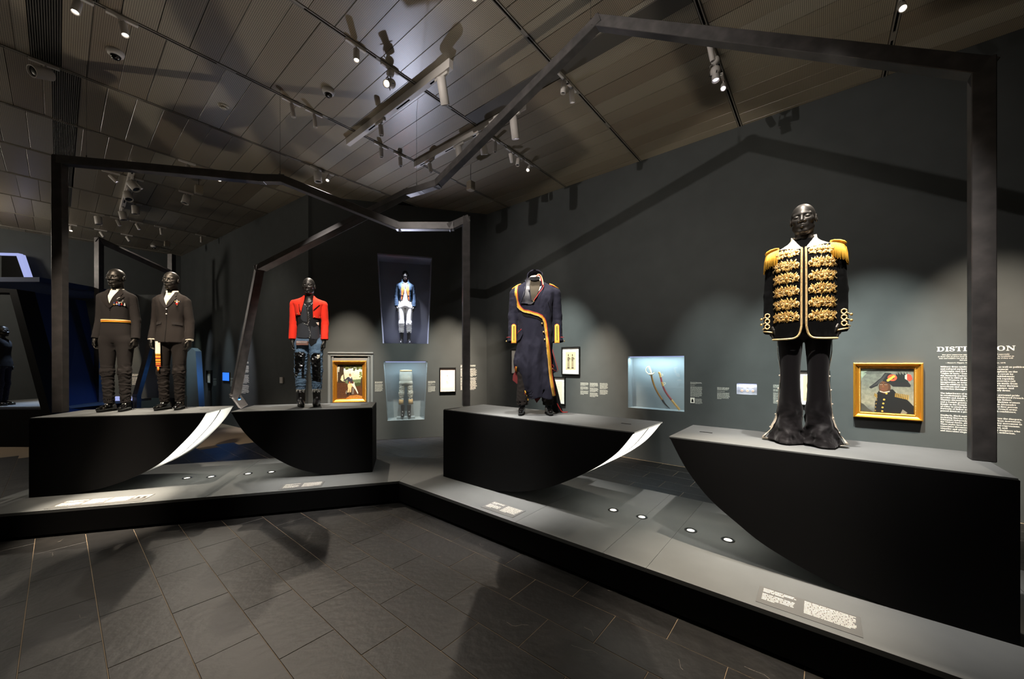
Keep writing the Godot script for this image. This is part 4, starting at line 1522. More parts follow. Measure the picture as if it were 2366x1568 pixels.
func gilt_landscape(b: Transform3D) -> void:
	# the painted grey surround, like a blind doorway
	var o := framed("picture_surround", "grey moulded surround like a blind doorway, behind the gilt park portrait", "surround", at_wall(b, -3.1, 0))
	var st := begin()
	for s in [-1.0, 1.0]:
		add_box(st, Vector3(s * 0.44 - 0.03, 0, 0), Vector3(s * 0.44 + 0.03, 1.96, 0.03), Transform3D(), 0.004)
		add_box(st, Vector3(s * 0.375 - 0.02, 0, 0), Vector3(s * 0.375 + 0.02, 1.9, 0.018), Transform3D(), 0.004)
	obj("jamb", done(st), M.moulding, o)
	st = begin()
	add_box(st, Vector3(-0.47, 1.955, 0), Vector3(0.47, 1.99, 0.045), Transform3D(), 0.005)
	add_box(st, Vector3(-0.45, 1.90, 0), Vector3(0.45, 1.955, 0.03), Transform3D(), 0.004)
	obj("lintel", done(st), M.moulding, o)
	st = begin()
	add_box(st, Vector3(-0.36, 1.865, 0.0), Vector3(0.36, 1.897, 0.004))
	obj("shadow_gap", done(st), M.groove, o)
	st = begin()
	add_box(st, Vector3(-0.357, 0.3, 0.0), Vector3(0.357, 1.86, 0.012), Transform3D(), 0.004)
	obj("panel", done(st), M.moulding, o)
	var p := framed("gilt_painting", "gilt framed portrait of a man and dogs under a tree, right of the red jacket", "painting", at_wall(b, -3.12, 1.333, 0.014))
	var w := 0.70
	var h := 0.93
	var rail := 0.092
	var iw := w - rail * 2
	var ih := h - rail * 2
	obj("frame", rail_frame(iw, ih, [Vector2(0, 0.012), Vector2(0.006, 0.035), Vector2(0.02, 0.03), Vector2(0.05, 0.05), Vector2(0.066, 0.072), Vector2(0.08, 0.074), Vector2(0.092, 0.06), Vector2(0.092, 0)]), M.gilt, p)
	st = begin(true)
	for k in 4:
		var a: Vector2 = [Vector2(-1, 1), Vector2(1, 1), Vector2(1, -1), Vector2(-1, -1)][k]
		var c: Vector2 = [Vector2(1, 1), Vector2(1, -1), Vector2(-1, -1), Vector2(-1, 1)][k]
		var u := Vector2(a.x * (iw / 2 + 0.074), a.y * (ih / 2 + 0.074))
		var v := Vector2(c.x * (iw / 2 + 0.074), c.y * (ih / 2 + 0.074))
		var n := int(u.distance_to(v) / 0.026)
		for i in n:
			var m := u.lerp(v, (i + 0.5) / n)
			add_lathe(st, [Vector2(0.009, 0), Vector2(0.007, 0.005), Vector2(0, 0.008)], Transform3D(Basis(Vector3(1, 0, 0), PI / 2), Vector3(m.x, m.y, 0.072)), 6)
	obj("beading", done(st), M.gilt_pale, p)
	st = begin()
	uvquad(st, Vector3(-iw / 2, ih / 2, 0.016), Vector3(iw / 2, ih / 2, 0.016), Vector3(iw / 2, -ih / 2, 0.016), Vector3(-iw / 2, -ih / 2, 0.016))
	var cm := mat("park_canvas", Color.WHITE, 0.6)
	cm.albedo_texture = park_picture()
	obj("canvas", done(st), cm, p)
	st = begin()
	add_box(st, Vector3(-iw / 2 - 0.02, -ih / 2 - 0.02, 0.0), Vector3(iw / 2 + 0.02, ih / 2 + 0.02, 0.012))
	obj("backing", done(st), M.frame_black, p)

func niche_shell(label: String, tr: Transform3D, q: Array, depth: float, m: Material, glow_top: bool) -> Node3D:
	# the lining of an opening: q is its outline top left, top right, bottom right, bottom left
	var o := framed("display_niche", label, "display case", tr)
	var t := 0.02
	var z := -0.001
	var tl := Vector2(q[0], q[1])
	var tr2 := Vector2(q[2], q[3])
	var br := Vector2(q[4], q[5])
	var bl := Vector2(q[6], q[7])
	var rows := [["back_panel", [tl, tr2, br, bl], -depth, 0.02]]
	var st := begin()
	add_prism(st, PackedVector2Array([tl, tr2, br, bl]), Transform3D(Basis(), Vector3(0, 0, -depth)), 0.02)
	obj("back_panel", done(st), m, o)
	for side in [["side_panel", tl, bl, Vector2(-t, 0)], ["side_panel", tr2, br, Vector2(t, 0)], ["soffit", tl, tr2, Vector2(0, t)], ["shelf", bl, br, Vector2(0, -t)]]:
		st = begin()
		add_prism(st, PackedVector2Array([side[1], side[2], side[2] + side[3], side[1] + side[3]]), Transform3D(Basis(), Vector3(0, 0, z)), depth + 0.019)
		obj(side[0], done(st), m, o)
	if glow_top:
		st = begin()
		add_box(st, Vector3(tl.x + 0.04, tl.y - 0.022, -0.06), Vector3(tr2.x - 0.04, tl.y - 0.002, -0.03), Transform3D(), 0.003)
		obj("light_strip", done(st), M.pale_glow, o)
		area("case_light", tr * Vector3((tl.x + tr2.x) / 2, tl.y - 0.03, -0.07), tr * Vector3((bl.x + br.x) / 2, bl.y, -depth * 0.75), Vector2(absf(tr2.x - tl.x) * 0.85, 0.03), 0.8, Color(0.86, 0.95, 1.0), tr.basis.z)
		st = begin()
		add_prism(st, PackedVector2Array([tl, tr2, br, bl]), Transform3D(Basis(), Vector3(0, 0, -0.008)), 0.004)
		obj("glass", done(st), M.pane, o)
	else:
		spot("niche_light", tr * Vector3((tl.x + tr2.x) / 2, tl.y - 0.05, -0.06), tr * Vector3((bl.x + br.x) / 2, bl.y, -depth * 0.5), 30, 24, Color(0.86, 0.89, 1.0), 1.0, 0.02)
		spot("niche_light", tr * Vector3((tl.x + tr2.x) / 2 - 0.3, 5.05, 1.15), tr * Vector3((bl.x + br.x) / 2, 3.2, -0.35), 3, 12, Color(0.92, 0.94, 1.0), 0.8, 0.02)
	return o

func sword_case(r: Transform3D) -> void:
	var o := framed("sword_case", "teal lit wall case holding a curved sword and its red scabbard", "display case", r)
	var z0 := -2.777
	var z1 := -1.796
	var y0 := 0.925
	var y1 := 1.87
	var d := 0.25
	for p in [["back_panel", Vector3(z0, y0, -d - 0.02), Vector3(z1, y1, -d)], ["side_panel", Vector3(z0 - 0.02, y0, -d), Vector3(z0, y1, -0.001)], ["side_panel", Vector3(z1, y0, -d), Vector3(z1 + 0.02, y1, -0.001)], ["shelf", Vector3(z0, y0 - 0.02, -d), Vector3(z1, y0, -0.001)], ["soffit", Vector3(z0, y1, -d), Vector3(z1, y1 + 0.02, -0.001)]]:
		var st := begin()
		add_box(st, p[1], p[2])
		obj(p[0], done(st), M.case_teal, o)
	var st := begin()
	add_box(st, Vector3(z0 + 0.02, y1 - 0.018, -0.05), Vector3(z1 - 0.02, y1 - 0.003, -0.025), Transform3D(), 0.003)
	obj("light_strip", done(st), M.pale_glow, o)
	area("case_light", r * Vector3((z0 + z1) / 2, y1 - 0.025, -0.05), r * Vector3((z0 + z1) / 2, y0 + 0.2, -d), Vector2(0.9, 0.03), 1.1, Color(0.86, 0.96, 1.0), Vector3(1, 0, 0))
	st = begin()
	add_box(st, Vector3(z0, y0, -0.01), Vector3(z1, y1, -0.006))
	obj("glass", done(st), M.pane, o)
	# the sword: ivory grip and knuckle bow, gilt then dark blade
	var p := func(px: float, py: float) -> Vector3: return Vector3(z0 + (px - 140.0) / (1022.0 - 140.0) * (z1 - z0), y1 + (py - 158.0) / (1000.0 - 158.0) * (y0 - y1) * 0.985, -0.12)
	var sw := framed("sabre", "curved sabre with ivory hilt and gilt blade, left of its scabbard", "sword", r)
	st = begin(true)
	var grip := smooth_path([p.call(443, 322), p.call(455, 345), p.call(468, 375), p.call(480, 410), p.call(487, 440)])
	add_tube(st, grip, [0.014, 0.015, 0.017, 0.018, 0.017, 0.016, 0.015, 0.016, 0.017, 0.018, 0.018, 0.017, 0.016, 0.016, 0.016, 0.016, 0.016, 0.015, 0.015, 0.015, 0.015, 0.015, 0.015, 0.015, 0.015].slice(0, grip.size()), 8)
	obj("grip", done(st), M.ivory, sw)
	st = begin(true)
	add_tube(st, smooth_path([p.call(440, 325), p.call(415, 345), p.call(400, 385), p.call(410, 420), p.call(440, 448), p.call(455, 455)]), 0.008, 7)
	add_tube(st, smooth_path([p.call(445, 452), p.call(485, 455), p.call(515, 447), p.call(530, 432), p.call(538, 430)]), [0.012, 0.014, 0.016, 0.018, 0.018, 0.018, 0.018, 0.017, 0.016, 0.015, 0.014, 0.013, 0.012, 0.011, 0.01, 0.01, 0.01, 0.01, 0.01, 0.01, 0.011, 0.012, 0.012, 0.011, 0.008], 8)
	obj("hilt_guard", done(st), M.ivory, sw)
	st = begin(true)
	add_tube(st, smooth_path([p.call(488, 470), p.call(510, 560), p.call(545, 660), p.call(595, 760), p.call(662, 862)]), 0.0165, 8, 0.3, Vector3(0, 0, 1))
	obj("blade", done(st), M.blade, sw)
	st = begin(true)
	add_tube(st, smooth_path([p.call(660, 860), p.call(710, 930), p.call(785, 998)], 5), [0.0165, 0.0165, 0.016, 0.015, 0.014, 0.013, 0.012, 0.01, 0.008, 0.005, 0.001], 8, 0.3, Vector3(0, 0, 1))
	obj("blade_tip", done(st), M.blade_dark, sw)
	var sc := framed("scabbard", "red scabbard with gold mounts and rings, right of the sabre", "scabbard", r)
	st = begin(true)
	add_tube(st, smooth_path([p.call(618, 425), p.call(640, 510), p.call(665, 620), p.call(720, 740), p.call(810, 860)]), 0.017, 9, 0.5, Vector3(0, 0, 1))
	obj("sheath", done(st), M.scabbard_red, sc)
	for m in [[[608, 415], [625, 450], [634, 500]], [[655, 575], [665, 610], [680, 640]], [[805, 855], [860, 925], [925, 1000]]]:
		st = begin(true)
		var pts := smooth_path([p.call(m[0][0], m[0][1]), p.call(m[1][0], m[1][1]), p.call(m[2][0], m[2][1])], 8)
		var rad := []
		for i in pts.size():
			rad.append(0.0195 + 0.003 * sin(i * 2.1))
		add_tube(st, pts, rad, 9, 0.6, Vector3(0, 0, 1))
		obj("mount", done(st), M.gold, sc)
	for m in [[655, 462], [695, 597]]:
		st = begin(true)
		var c: Vector3 = p.call(m[0], m[1])
		var ring := []
		for i in 15:
			ring.append(c + Vector3(cos(i * TAU / 14) * 0.018, sin(i * TAU / 14) * 0.018, 0))
		add_tube(st, ring, 0.004, 6)
		obj("ring", done(st), M.ivory, sc)

func button_case(r: Transform3D) -> void:
	var o := framed("button_case", "small bright wall case with six round painted buttons", "display case", r)
	var z0 := -1.029
	var z1 := -0.762
	var y0 := 1.266
	var y1 := 1.433
	for p in [["back_panel", Vector3(z0, y0, -0.09), Vector3(z1, y1, -0.07)], ["side_panel", Vector3(z0 - 0.01, y0, -0.07), Vector3(z0, y1, -0.001)], ["side_panel", Vector3(z1, y0, -0.07), Vector3(z1 + 0.01, y1, -0.001)], ["shelf", Vector3(z0, y0 - 0.01, -0.07), Vector3(z1, y0, -0.001)], ["soffit", Vector3(z0, y1, -0.07), Vector3(z1, y1 + 0.01, -0.001)]]:
		var st := begin()
		add_box(st, p[1], p[2])
		obj(p[0], done(st), M.niche, o)
	var st := begin()
	add_box(st, Vector3(z0 + 0.01, y1 - 0.009, -0.03), Vector3(z1 - 0.01, y1 - 0.002, -0.015))
	obj("light_strip", done(st), M.pale_glow, o)
	area("case_light", r * Vector3((z0 + z1) / 2, y1 - 0.012, -0.03), r * Vector3((z0 + z1) / 2, y0, -0.06), Vector2(0.24, 0.015), 0.1, Color(0.92, 0.95, 1.0), Vector3(1, 0, 0))
	st = begin()
	add_box(st, Vector3(z0, y0, -0.006), Vector3(z1, y1, -0.003))
	obj("glass", done(st), M.pane, o)
	var says := [["upper left", "upper middle", "upper right"], ["lower left", "lower middle", "lower right"]]
	for j in 2:
		for i in 3:
			var c := framed("painted_button", "round pinkish painted button, %s of the six in the little wall case" % says[j][i], "button", at_wall(r, z0 + 0.062 + i * 0.0725, y1 - 0.052 - j * 0.062, -0.07), "buttons in the little case")
			obj("rim", lathe_mesh([Vector2(0.0165, 0), Vector2(0.0175, 0.004), Vector2(0.015, 0.008), Vector2(0.0138, 0.0075)], 20, true, Transform3D(Basis(Vector3(1, 0, 0), PI / 2), Vector3.ZERO)), M.gold_cord, c)
			var img := Image.create(32, 32, false, Image.FORMAT_RGB8)
			img.fill(srgb(226, 190, 166))
			disc(img, 0.45 + 0.1 * rng.randf(), 0.5, 0.24, 0.3, srgb(150, 96, 78))
			disc(img, 0.55, 0.4 + 0.2 * rng.randf(), 0.14, 0.16, srgb(90, 66, 58))
			var pm := mat("miniature_%d%d" % [i, j], Color.WHITE, 0.3)
			pm.albedo_texture = ImageTexture.create_from_image(img)
			st = begin()
			uvquad(st, Vector3(-0.0122, 0.0122, 0.0078), Vector3(0.0122, 0.0122, 0.0078), Vector3(0.0122, -0.0122, 0.0078), Vector3(-0.0122, -0.0122, 0.0078))
			obj("miniature", done(st), pm, c)

# labels lying on the platform's front edge
func deck_labels() -> void:
	var fl := Transform3D(Basis(BD, Vector3(0.566, 0, -0.824), Vector3.UP), P1O + Vector3(0, PLAT, 0))
	var fr := Transform3D(Basis(Vector3(0, 0, 1), Vector3(1, 0, 0), Vector3.UP), Vector3(0, PLAT, 0))
	deck_label("long bright label plate with a group photo, on the deck before the two black suits", fl.translated_local(Vector3(0.85, -0.35, 0)), 0.8, 0.235, [[-0.36, 0.2, 10], [-0.14, 0.17, 9], [0.05, 0.19, 14]], true)
	deck_label("small label plate with two text columns on the deck before the red jacket", fl.translated_local(Vector3(2.77, -0.365, 0)), 0.455, 0.21, [[-0.2, 0.17, 9], [0.0, 0.21, 11]], false)
	deck_label("small label plate with two text columns on the deck before the navy greatcoat", fr.translated_local(Vector3(-2.49, 2.865, 0)), 0.42, 0.21, [[-0.19, 0.16, 9], [0.0, 0.19, 11]], false)
	deck_label("largest-looking label plate with two text columns, on the deck before the velvet suit", fr.translated_local(Vector3(-0.075, 2.862, 0)), 0.49, 0.212, [[-0.22, 0.17, 9], [-0.01, 0.235, 11]], false)

func deck_label(label: String, tr: Transform3D, w: float, h: float, cols: Array, photo: bool) -> void:
	var o := framed("deck_label", label, "label plate", tr, "label plates on the platform")
	obj("plate", box_mesh(Vector3(w, h, 0.003), 0.0008), M.label_plate, o, Vector3(0, 0, 0.0018))
	for i in cols.size():
		obj("lettering", words(cols[i][1], h * 0.7, cols[i][2], 60 + i + int(w * 100), 0.95, 0.06, 0, [3] if i == 0 else []), M.vinyl, o, Vector3(cols[i][0], h * 0.42, 0.003))
	if photo:
		var img := Image.create(96, 64, false, Image.FORMAT_RGB8)
		img.fill(srgb(206, 198, 180))
		poly_fill(img, [0, 0.55, 1, 0.5, 1, 1, 0, 1], srgb(84, 76, 66))
		for i in 7:
			disc(img, 0.1 + i * 0.135, 0.36 + 0.05 * (i % 2), 0.045, 0.1, srgb(60, 50, 42))
			poly_fill(img, [0.04 + i * 0.135, 0.48, 0.16 + i * 0.135, 0.48, 0.18 + i * 0.135, 0.95, 0.02 + i * 0.135, 0.95], srgb(226, 218, 200) if i % 3 == 0 else srgb(46, 42, 40))
		var m := mat("group_photo", Color.WHITE, 0.6)
		m.albedo_texture = ImageTexture.create_from_image(img)
		var st := begin()
		uvquad(st, Vector3(0.255, 0.1, 0.0036), Vector3(0.39, 0.1, 0.0036), Vector3(0.39, 0.0, 0.0036), Vector3(0.255, 0.0, 0.0036))
		obj("photo", done(st), m, o)

# ---------------------------------------------------------------- lamps, cameras and boxes under the ceiling
func track_lamp(label: String, x: float, z: float, aim: Vector3, kind := "small", lit := 0, top := 5.405, along := Vector3(1, 0, 0)) -> Node3D:
	# a head hung from a track: an adapter, a stem, a barrel and its lens; lit 0 dark, 1 glowing
	var o := thing("track_spotlight", label, "spotlight", Vector3(x, top, z), 0.0, "track spotlights")
	var tr := Transform3D(Basis(along, Vector3.UP, along.cross(Vector3.UP)), Vector3.ZERO)
	var st := begin()
	add_box(st, Vector3(-0.13, -0.034, -0.017), Vector3(0.11, 0.0, 0.017), tr, 0.004)
	obj("adapter", done(st), M.fitting, o)
	var r: float = {"small": 0.034, "slim": 0.028, "barrel": 0.068, "big": 0.056, "framing": 0.042}[kind]
	var l: float = {"small": 0.15, "slim": 0.17, "barrel": 0.19, "big": 0.29, "framing": 0.16}[kind]
	var drop: float = {"small": 0.10, "slim": 0.10, "barrel": 0.13, "big": 0.12, "framing": 0.2}[kind]
	var a := aim.normalized()
	var piv := Vector3(0, -drop, 0)
	st = begin(true)
	add_tube(st, [Vector3(0, -0.03, 0), piv + Vector3(0, 0.005, 0)], 0.008, 8)
	obj("stem", done(st), M.fitting, o)
	var back := piv - a * l * 0.28
	var fr := Transform3D(basis_y(a), back)
	if kind == "framing":
		st = begin(true)
		add_lathe(st, [Vector2(0, 0), Vector2(0.05, 0.0), Vector2(0.055, 0.02), Vector2(0.055, 0.06), Vector2(0.036, 0.075), Vector2(0.04, 0.1), Vector2(0.044, 0.16), Vector2(0.04, 0.16), Vector2(0.036, 0.15)], fr, 20)
		obj("barrel", done(st), M.fitting, o)
		st = begin()
		for k in 4:
			var d := fr.basis * Vector3(cos(k * PI / 2 + 0.4), 0, sin(k * PI / 2 + 0.4))
			add_tube(st, [fr * Vector3(0, 0.085, 0) + d * 0.03, fr * Vector3(0, 0.085, 0) + d * 0.07], 0.005, 6)
		obj("shutter_blade", done(st), M.fitting_dark, o)
		st = begin(true)
		var sd := a.cross(Vector3.UP).normalized()
		add_tube(st, [Vector3(0, -0.08, 0), sd * 0.06 + Vector3(0, -0.12, 0), piv + sd * 0.062], 0.009, 8, 0.5)
		add_lathe(st, [Vector2(0, -0.03), Vector2(0.04, -0.03), Vector2(0.045, -0.01), Vector2(0.045, 0.03), Vector2(0, 0.035)], Transform3D(Basis(Vector3(0, 0, 1), PI / 2), Vector3(0, -0.07, 0)), 16)
		obj("yoke", done(st), M.fitting, o)
	else:
		st = begin(true)
		add_lathe(st, [Vector2(0, 0), Vector2(r * 0.86, 0), Vector2(r, 0.006), Vector2(r, l - 0.004), Vector2(r * 0.95, l), Vector2(r * 0.82, l), Vector2(r * 0.78, l - 0.03)], fr, 22)
		obj("barrel", done(st), M.fitting, o)
	st = begin(true)
	var lr := r * 0.79
	add_lathe(st, [Vector2(lr, l - 0.022), Vector2(lr * 0.6, l - 0.014), Vector2(0, l - 0.011)], fr, 18)
	obj("lens", done(st), M.lens_on if lit == 1 else (M.lens_dim if lit == 2 else M.fitting_dark), o)
	if lit > 0:
		# the lamp's own beam
		var lp: Vector3 = fr * Vector3(0, l + 0.012, 0)
		spot("beam", lp, lp + a, 3.5 if lit == 1 else 1.0, 26, Color(1, 0.96, 0.9), 0.9, lr * 0.7, o)
	return o

func box_track(label: String, a: Vector3, b: Vector3) -> void:
	var o := thing("surface_track", label, "lighting track", Vector3.ZERO, 0.0, "surface-mounted box tracks")
	var d := b - a
	var tr := Transform3D(Basis(Vector3(1, 0, 0), Vector3.UP, Vector3(0, 0, 1)), a)
	tr.basis = Basis(Vector3.UP.cross(-d.normalized()).normalized() * -1.0, Vector3.UP, -d.normalized())
	tr.basis.x = tr.basis.y.cross(tr.basis.z)
	var l := d.length()
	var st := begin()
	add_box(st, Vector3(-0.035, -0.11, -l), Vector3(0.035, 0.0, 0.0), tr, 0.004)
	obj("housing", done(st), M.fitting, o)
	st = begin()
	var k := 0.1
	while k < l - 0.4:
		add_box(st, Vector3(-0.01, -0.1115, -k - 0.3), Vector3(0.01, -0.105, -k), tr)
		k += rng.randf_range(0.5, 0.75)
	obj("slot", done(st), M.groove, o)

func dome_camera(label: String, at: Vector3, look: Vector3) -> void:
	var o := thing("dome_camera", label, "security camera", at, 0.0, "dome cameras on the ceiling")
	var down := Transform3D(Basis(Vector3(1, 0, 0), PI), Vector3.ZERO)
	obj("housing", lathe_mesh([Vector2(0.075, 0), Vector2(0.078, 0.015), Vector2(0.07, 0.045), Vector2(0.055, 0.06), Vector2(0.048, 0.058)], 28, true, down), M.fitting, o)
	var dome_prof := []
	for i in 9:
		var a := PI / 2 * i / 8.0
		dome_prof.append(Vector2(0.049 * cos(a), 0.055 + 0.044 * sin(a)))
	obj("dome", lathe_mesh(dome_prof, 24, true, down), M.camera_dome, o)
	var st := begin(true)
	add_lathe(st, [Vector2(0.008, -0.002), Vector2(0.008, 0.002), Vector2(0, 0.003)], Transform3D(basis_y(look.normalized()), Vector3(0, -0.06, 0) + look.normalized() * 0.044), 10)
	obj("eye", done(st), M.silver, o)

func make_lamps() -> void:
	var cam := Vector3(0, 1.75, 0)
	box_track("longer white box track running across the middle of the ceiling", Vector3(3.02, 5.41, -3.45), Vector3(3.02, 5.41, -5.98))
	box_track("white box track crossed by the zigzag frame, nearer the greatcoat's wall", Vector3(4.15, 5.41, -3.2), Vector3(4.15, 5.41, -5.72))
	box_track("pale box track far back on the left carrying round barrel lights", Vector3(0.87, 5.41, -9.6), Vector3(0.95, 5.41, -12.8))
	var down := Vector3(0.0, -1, 0.0)
	# each: label, x, z, aim, kind, lit
	var rows := [
		["lit spotlight beside the slatted vent, nearest the top left corner", 0.12, -5.70, Vector3(-0.15, -1, 0.25), "small", 1],
		["lit spotlight just above the large dome camera at top left", 0.44, -5.70, Vector3(0.1, -1, 0.3), "small", 1],
		["wide white barrel spotlight tilted sideways under the slatted vent", -0.1, -7.30, Vector3(-0.75, -0.45, 0.5), "barrel", 0],
		["lit upright spotlight left of the framing projector", 2.18, -4.12, Vector3(-0.1, -1, 0.2), "small", 1],
		["lit spotlight cut by the top edge, above the zigzag frame's long arm", 2.52, -2.55, Vector3(-0.1, -1, 0.1), "small", 1],
		["glaring lit spotlight at top right, above the frame's right arm", 5.36, 0.61, Vector3(-0.75, -0.8, 0.0), "small", 1],
		["white barrel spotlight cut by the top edge beside the glaring one at top right", 5.0, 0.61, Vector3(-0.8, -0.3, 0.4), "barrel", 0],
		["glaring lit spotlight just under the suits' frame beam", 1.98, -8.89, Vector3(-0.3, -0.9, 0.6), "small", 1],
		["half hidden lit spotlight at the suits' frame beam", 1.5, -8.89, Vector3(-0.2, -1, 0.5), "small", 1],
		["glaring lit spotlight where the left wall's ceiling edge begins", 3.30, -7.30, Vector3(-0.4, -0.9, 0.45), "small", 1],
		["unlit round barrel left of the glaring light at the left wall's ceiling edge", 3.10, -7.30, Vector3(0.05, -1, 0.1), "barrel", 0],
		["glaring lit spotlight low on the ceiling over the greatcoat's wall", 5.47, -4.12, Vector3(-0.7, -0.8, 0.2), "small", 1],
		["tiny lit spotlight far back, left of the suits' frame post", 0.21, -15.25, Vector3(0.0, -0.9, 0.5), "small", 1],
		["small upright spotlight on the recessed track, nearest the end of the longer box track", 3.45, -5.70, Vector3(0.03, -1, 0), "small", 0],
		["small upright spotlight on the recessed track between the two box tracks", 3.82, -5.70, Vector3(0.05, -1, 0), "small", 0],
		["slim spotlight left of the pair high over the red jacket", 2.08, -5.70, Vector3(0.15, -1, 0), "slim", 0],
		["slim spotlight right of the pair high over the red jacket", 2.38, -5.70, Vector3(0.1, -1, 0), "slim", 0],
		["unlit spotlight left of the pair beside the frame's long arm", 4.12, -2.55, Vector3(0.0, -1, -0.1), "small", 0],
		["spotlight with a bright rim, right of the pair beside the frame's long arm", 4.32, -2.55, Vector3(0.35, -1, -0.1), "small", 2],
		["slim spotlight partly behind the frame's right arm, top right", 4.72, -0.98, Vector3(0.3, -1, 0.15), "slim", 0],
		["angled spotlight with a shiny black snoot, lowest on the right-hand track", 5.45, -0.98, Vector3(-0.75, -0.8, 0.1), "small", 2],
		["pale spotlight aimed sideways and glowing, below the second box track", 4.95, -4.12, Vector3(0.7, -0.75, -0.3), "small", 2],
		["spotlight tilted left beside the sideways glowing one", 5.15, -4.12, Vector3(-0.3, -1, 0.1), "small", 0],
		["dark slim spotlight hanging from the second box track's crossing", 4.55, -4.12, Vector3(-0.1, -1, 0.05), "slim", 0],
		["dark small spotlight far left on the back of the ceiling", 0.65, -10.48, Vector3(0.7, -0.8, 0.2), "small", 2],
		["dark small spotlight far left with a glinting lens", 0.98, -10.48, Vector3(0.8, -0.9, 0.2), "slim", 2],
		["white cylinder light under the pale far box track", 1.12, -12.07, Vector3(0.05, -1, 0), "barrel", 0],
		["squat barrel light beyond the far box track, aimed down left", 1.75, -10.48, Vector3(-0.25, -1, 0.1), "barrel", 0],
		["large cylinder light far back beside the suits' frame post", 0.62, -13.66, Vector3(0.1, -1, 0), "barrel", 0],
		["tilted cylinder light far back, second from the suits' frame post", 0.95, -13.66, Vector3(0.4, -1, 0), "small", 2],
		["small tilted light far back, third from the suits' frame post", 1.3, -13.66, Vector3(0.4, -1, 0.1), "small", 2],
		["small white light on a bar far back, over the background frame's post", 0.75, -15.25, Vector3(0.5, -1, 0.1), "small", 0],
		["small white light with black snoot far back, right of the background post", 1.25, -15.25, Vector3(0.5, -1, 0.2), "small", 0],
		["tiny cylinder light far back near the white dome, left of it", 1.75, -13.66, Vector3(0.1, -1, 0), "slim", 0],
		["tiny cylinder light farthest right on the back ceiling", 2.6, -13.66, Vector3(0.0, -1, 0), "slim", 0],
	]
	for w in rows:
		track_lamp(w[0], w[1], w[2], w[3], w[4], w[5])
	track_lamp("lit framing projector with shutter blades in the middle of the ceiling", 2.62, -4.12, Vector3(-0.75, -0.6, 0.35), "framing", 1)
	track_lamp("projector with a flared white hood on the right-hand track", 4.98, -0.98, Vector3(-0.12, -1, 0.05), "framing", 2)
	# heads on the box tracks
	var zed := Vector3(0, 0, 1)
	track_lamp("big tilted cylinder at the near end of the longer box track", 3.02, -3.62, Vector3(0.5, -1, -0.25), "big", 0, 5.30, zed)
	track_lamp("small upright spotlight under the far part of the longer box track", 3.02, -5.0, Vector3(0.1, -1, 0), "small", 0, 5.30, zed)
	track_lamp("spotlight with a bright rim at the near end of the second box track", 4.15, -3.4, Vector3(0.35, -1, -0.1), "big", 2, 5.30, zed)
	track_lamp("pinkish tilted cylinder under the second box track, right of the zigzag frame", 4.15, -4.02, Vector3(0.45, -1, -0.2), "big", 0, 5.30, zed)
	track_lamp("tilted cylinder under the second box track, half behind the zigzag frame", 4.15, -4.55, Vector3(0.4, -1, -0.2), "big", 0, 5.30, zed)
	track_lamp("small spotlight left of the zigzag frame on the second box track", 4.15, -5.3, Vector3(0.2, -1, 0), "small", 0, 5.30, zed)
	track_lamp("dark round barrel light nearest on the pale far box track", 0.9, -10.2, Vector3(0.45, -0.8, 0.5), "barrel", 0, 5.30, zed)
	track_lamp("dark round barrel light second on the pale far box track", 0.9, -10.9, Vector3(0.1, -0.85, 0.5), "barrel", 0, 5.30, zed)
	track_lamp("pinkish barrel light at the far end of the pale box track", 0.94, -12.4, Vector3(0.2, -1, 0.1), "barrel", 0, 5.30, zed)
	dome_camera("large dome camera near the slatted vent, top left", Vector3(0.428, 5.41, -6.40), Vector3(0.5, -0.7, 0.5))
	dome_camera("dome camera in the middle of the ceiling with a soft shadow", Vector3(2.31, 5.41, -5.11), Vector3(-0.2, -0.8, 0.5))
	dome_camera("small dome camera far back near the left wall's corner", Vector3(1.9, 5.41, -16.1), Vector3(0, -0.7, 0.6))
	dome_camera("dome camera cut by the top edge, left of the frame's apex", Vector3(3.27, 5.41, -1.8), Vector3(-0.6, -0.7, 0.3))
	var sd := thing("smoke_detector", "round white smoke detector between the two dome cameras", "smoke detector", Vector3(1.503, 5.41, -6.577))
	var dn := Transform3D(Basis(Vector3(1, 0, 0), PI), Vector3.ZERO)
	obj("base", lathe_mesh([Vector2(0.068, 0), Vector2(0.068, 0.014), Vector2(0.05, 0.02), Vector2(0.0, 0.02)], 24, true, dn), M.ceiling_2, sd)
	obj("sensor", lathe_mesh([Vector2(0.036, 0.02), Vector2(0.04, 0.034), Vector2(0.026, 0.044), Vector2(0, 0.044)], 20, true, dn), M.ceiling_2, sd)
	for w in [["hanging square speaker box under the ceiling above the greatcoat", Vector3(4.85, 5.41, -5.0), 0.42], ["hanging square speaker box above the suits' frame beam's end", Vector3(1.75, 5.41, -9.4), 0.3], ["small hanging box far back near the white dome", Vector3(2.0, 5.41, -14.6), 0.25]]:
		var o := thing("hanging_speaker", w[0], "speaker", w[1], 0.0, "boxes hung below the ceiling")
		var st := begin()
		add_tube(st, [Vector3(0, 0, 0), Vector3(0, -w[2] + 0.1, 0)], 0.004, 6)
		obj("rod", done(st), M.fitting_dark, o)
		obj("cabinet", box_mesh(Vector3(0.12, 0.16, 0.12), 0.008), M.ceiling_1, o, Vector3(0, -w[2] + 0.02, 0))

# ---------------------------------------------------------------- the gallery behind
func slab_px(label: String, called: String, cat: String, origin: Vector3, poly: Array, depth: float, m: Material) -> Node3D:
	var o := framed(called, label, cat, Transform3D(Basis(Vector3(0.637, 0, 0.770), Vector3.UP, Vector3(-0.770, 0, 0.637)), origin))
	var st := begin()
	add_prism(st, V2(poly), Transform3D(), depth)
	obj("panel", done(st), m, o)
	return o

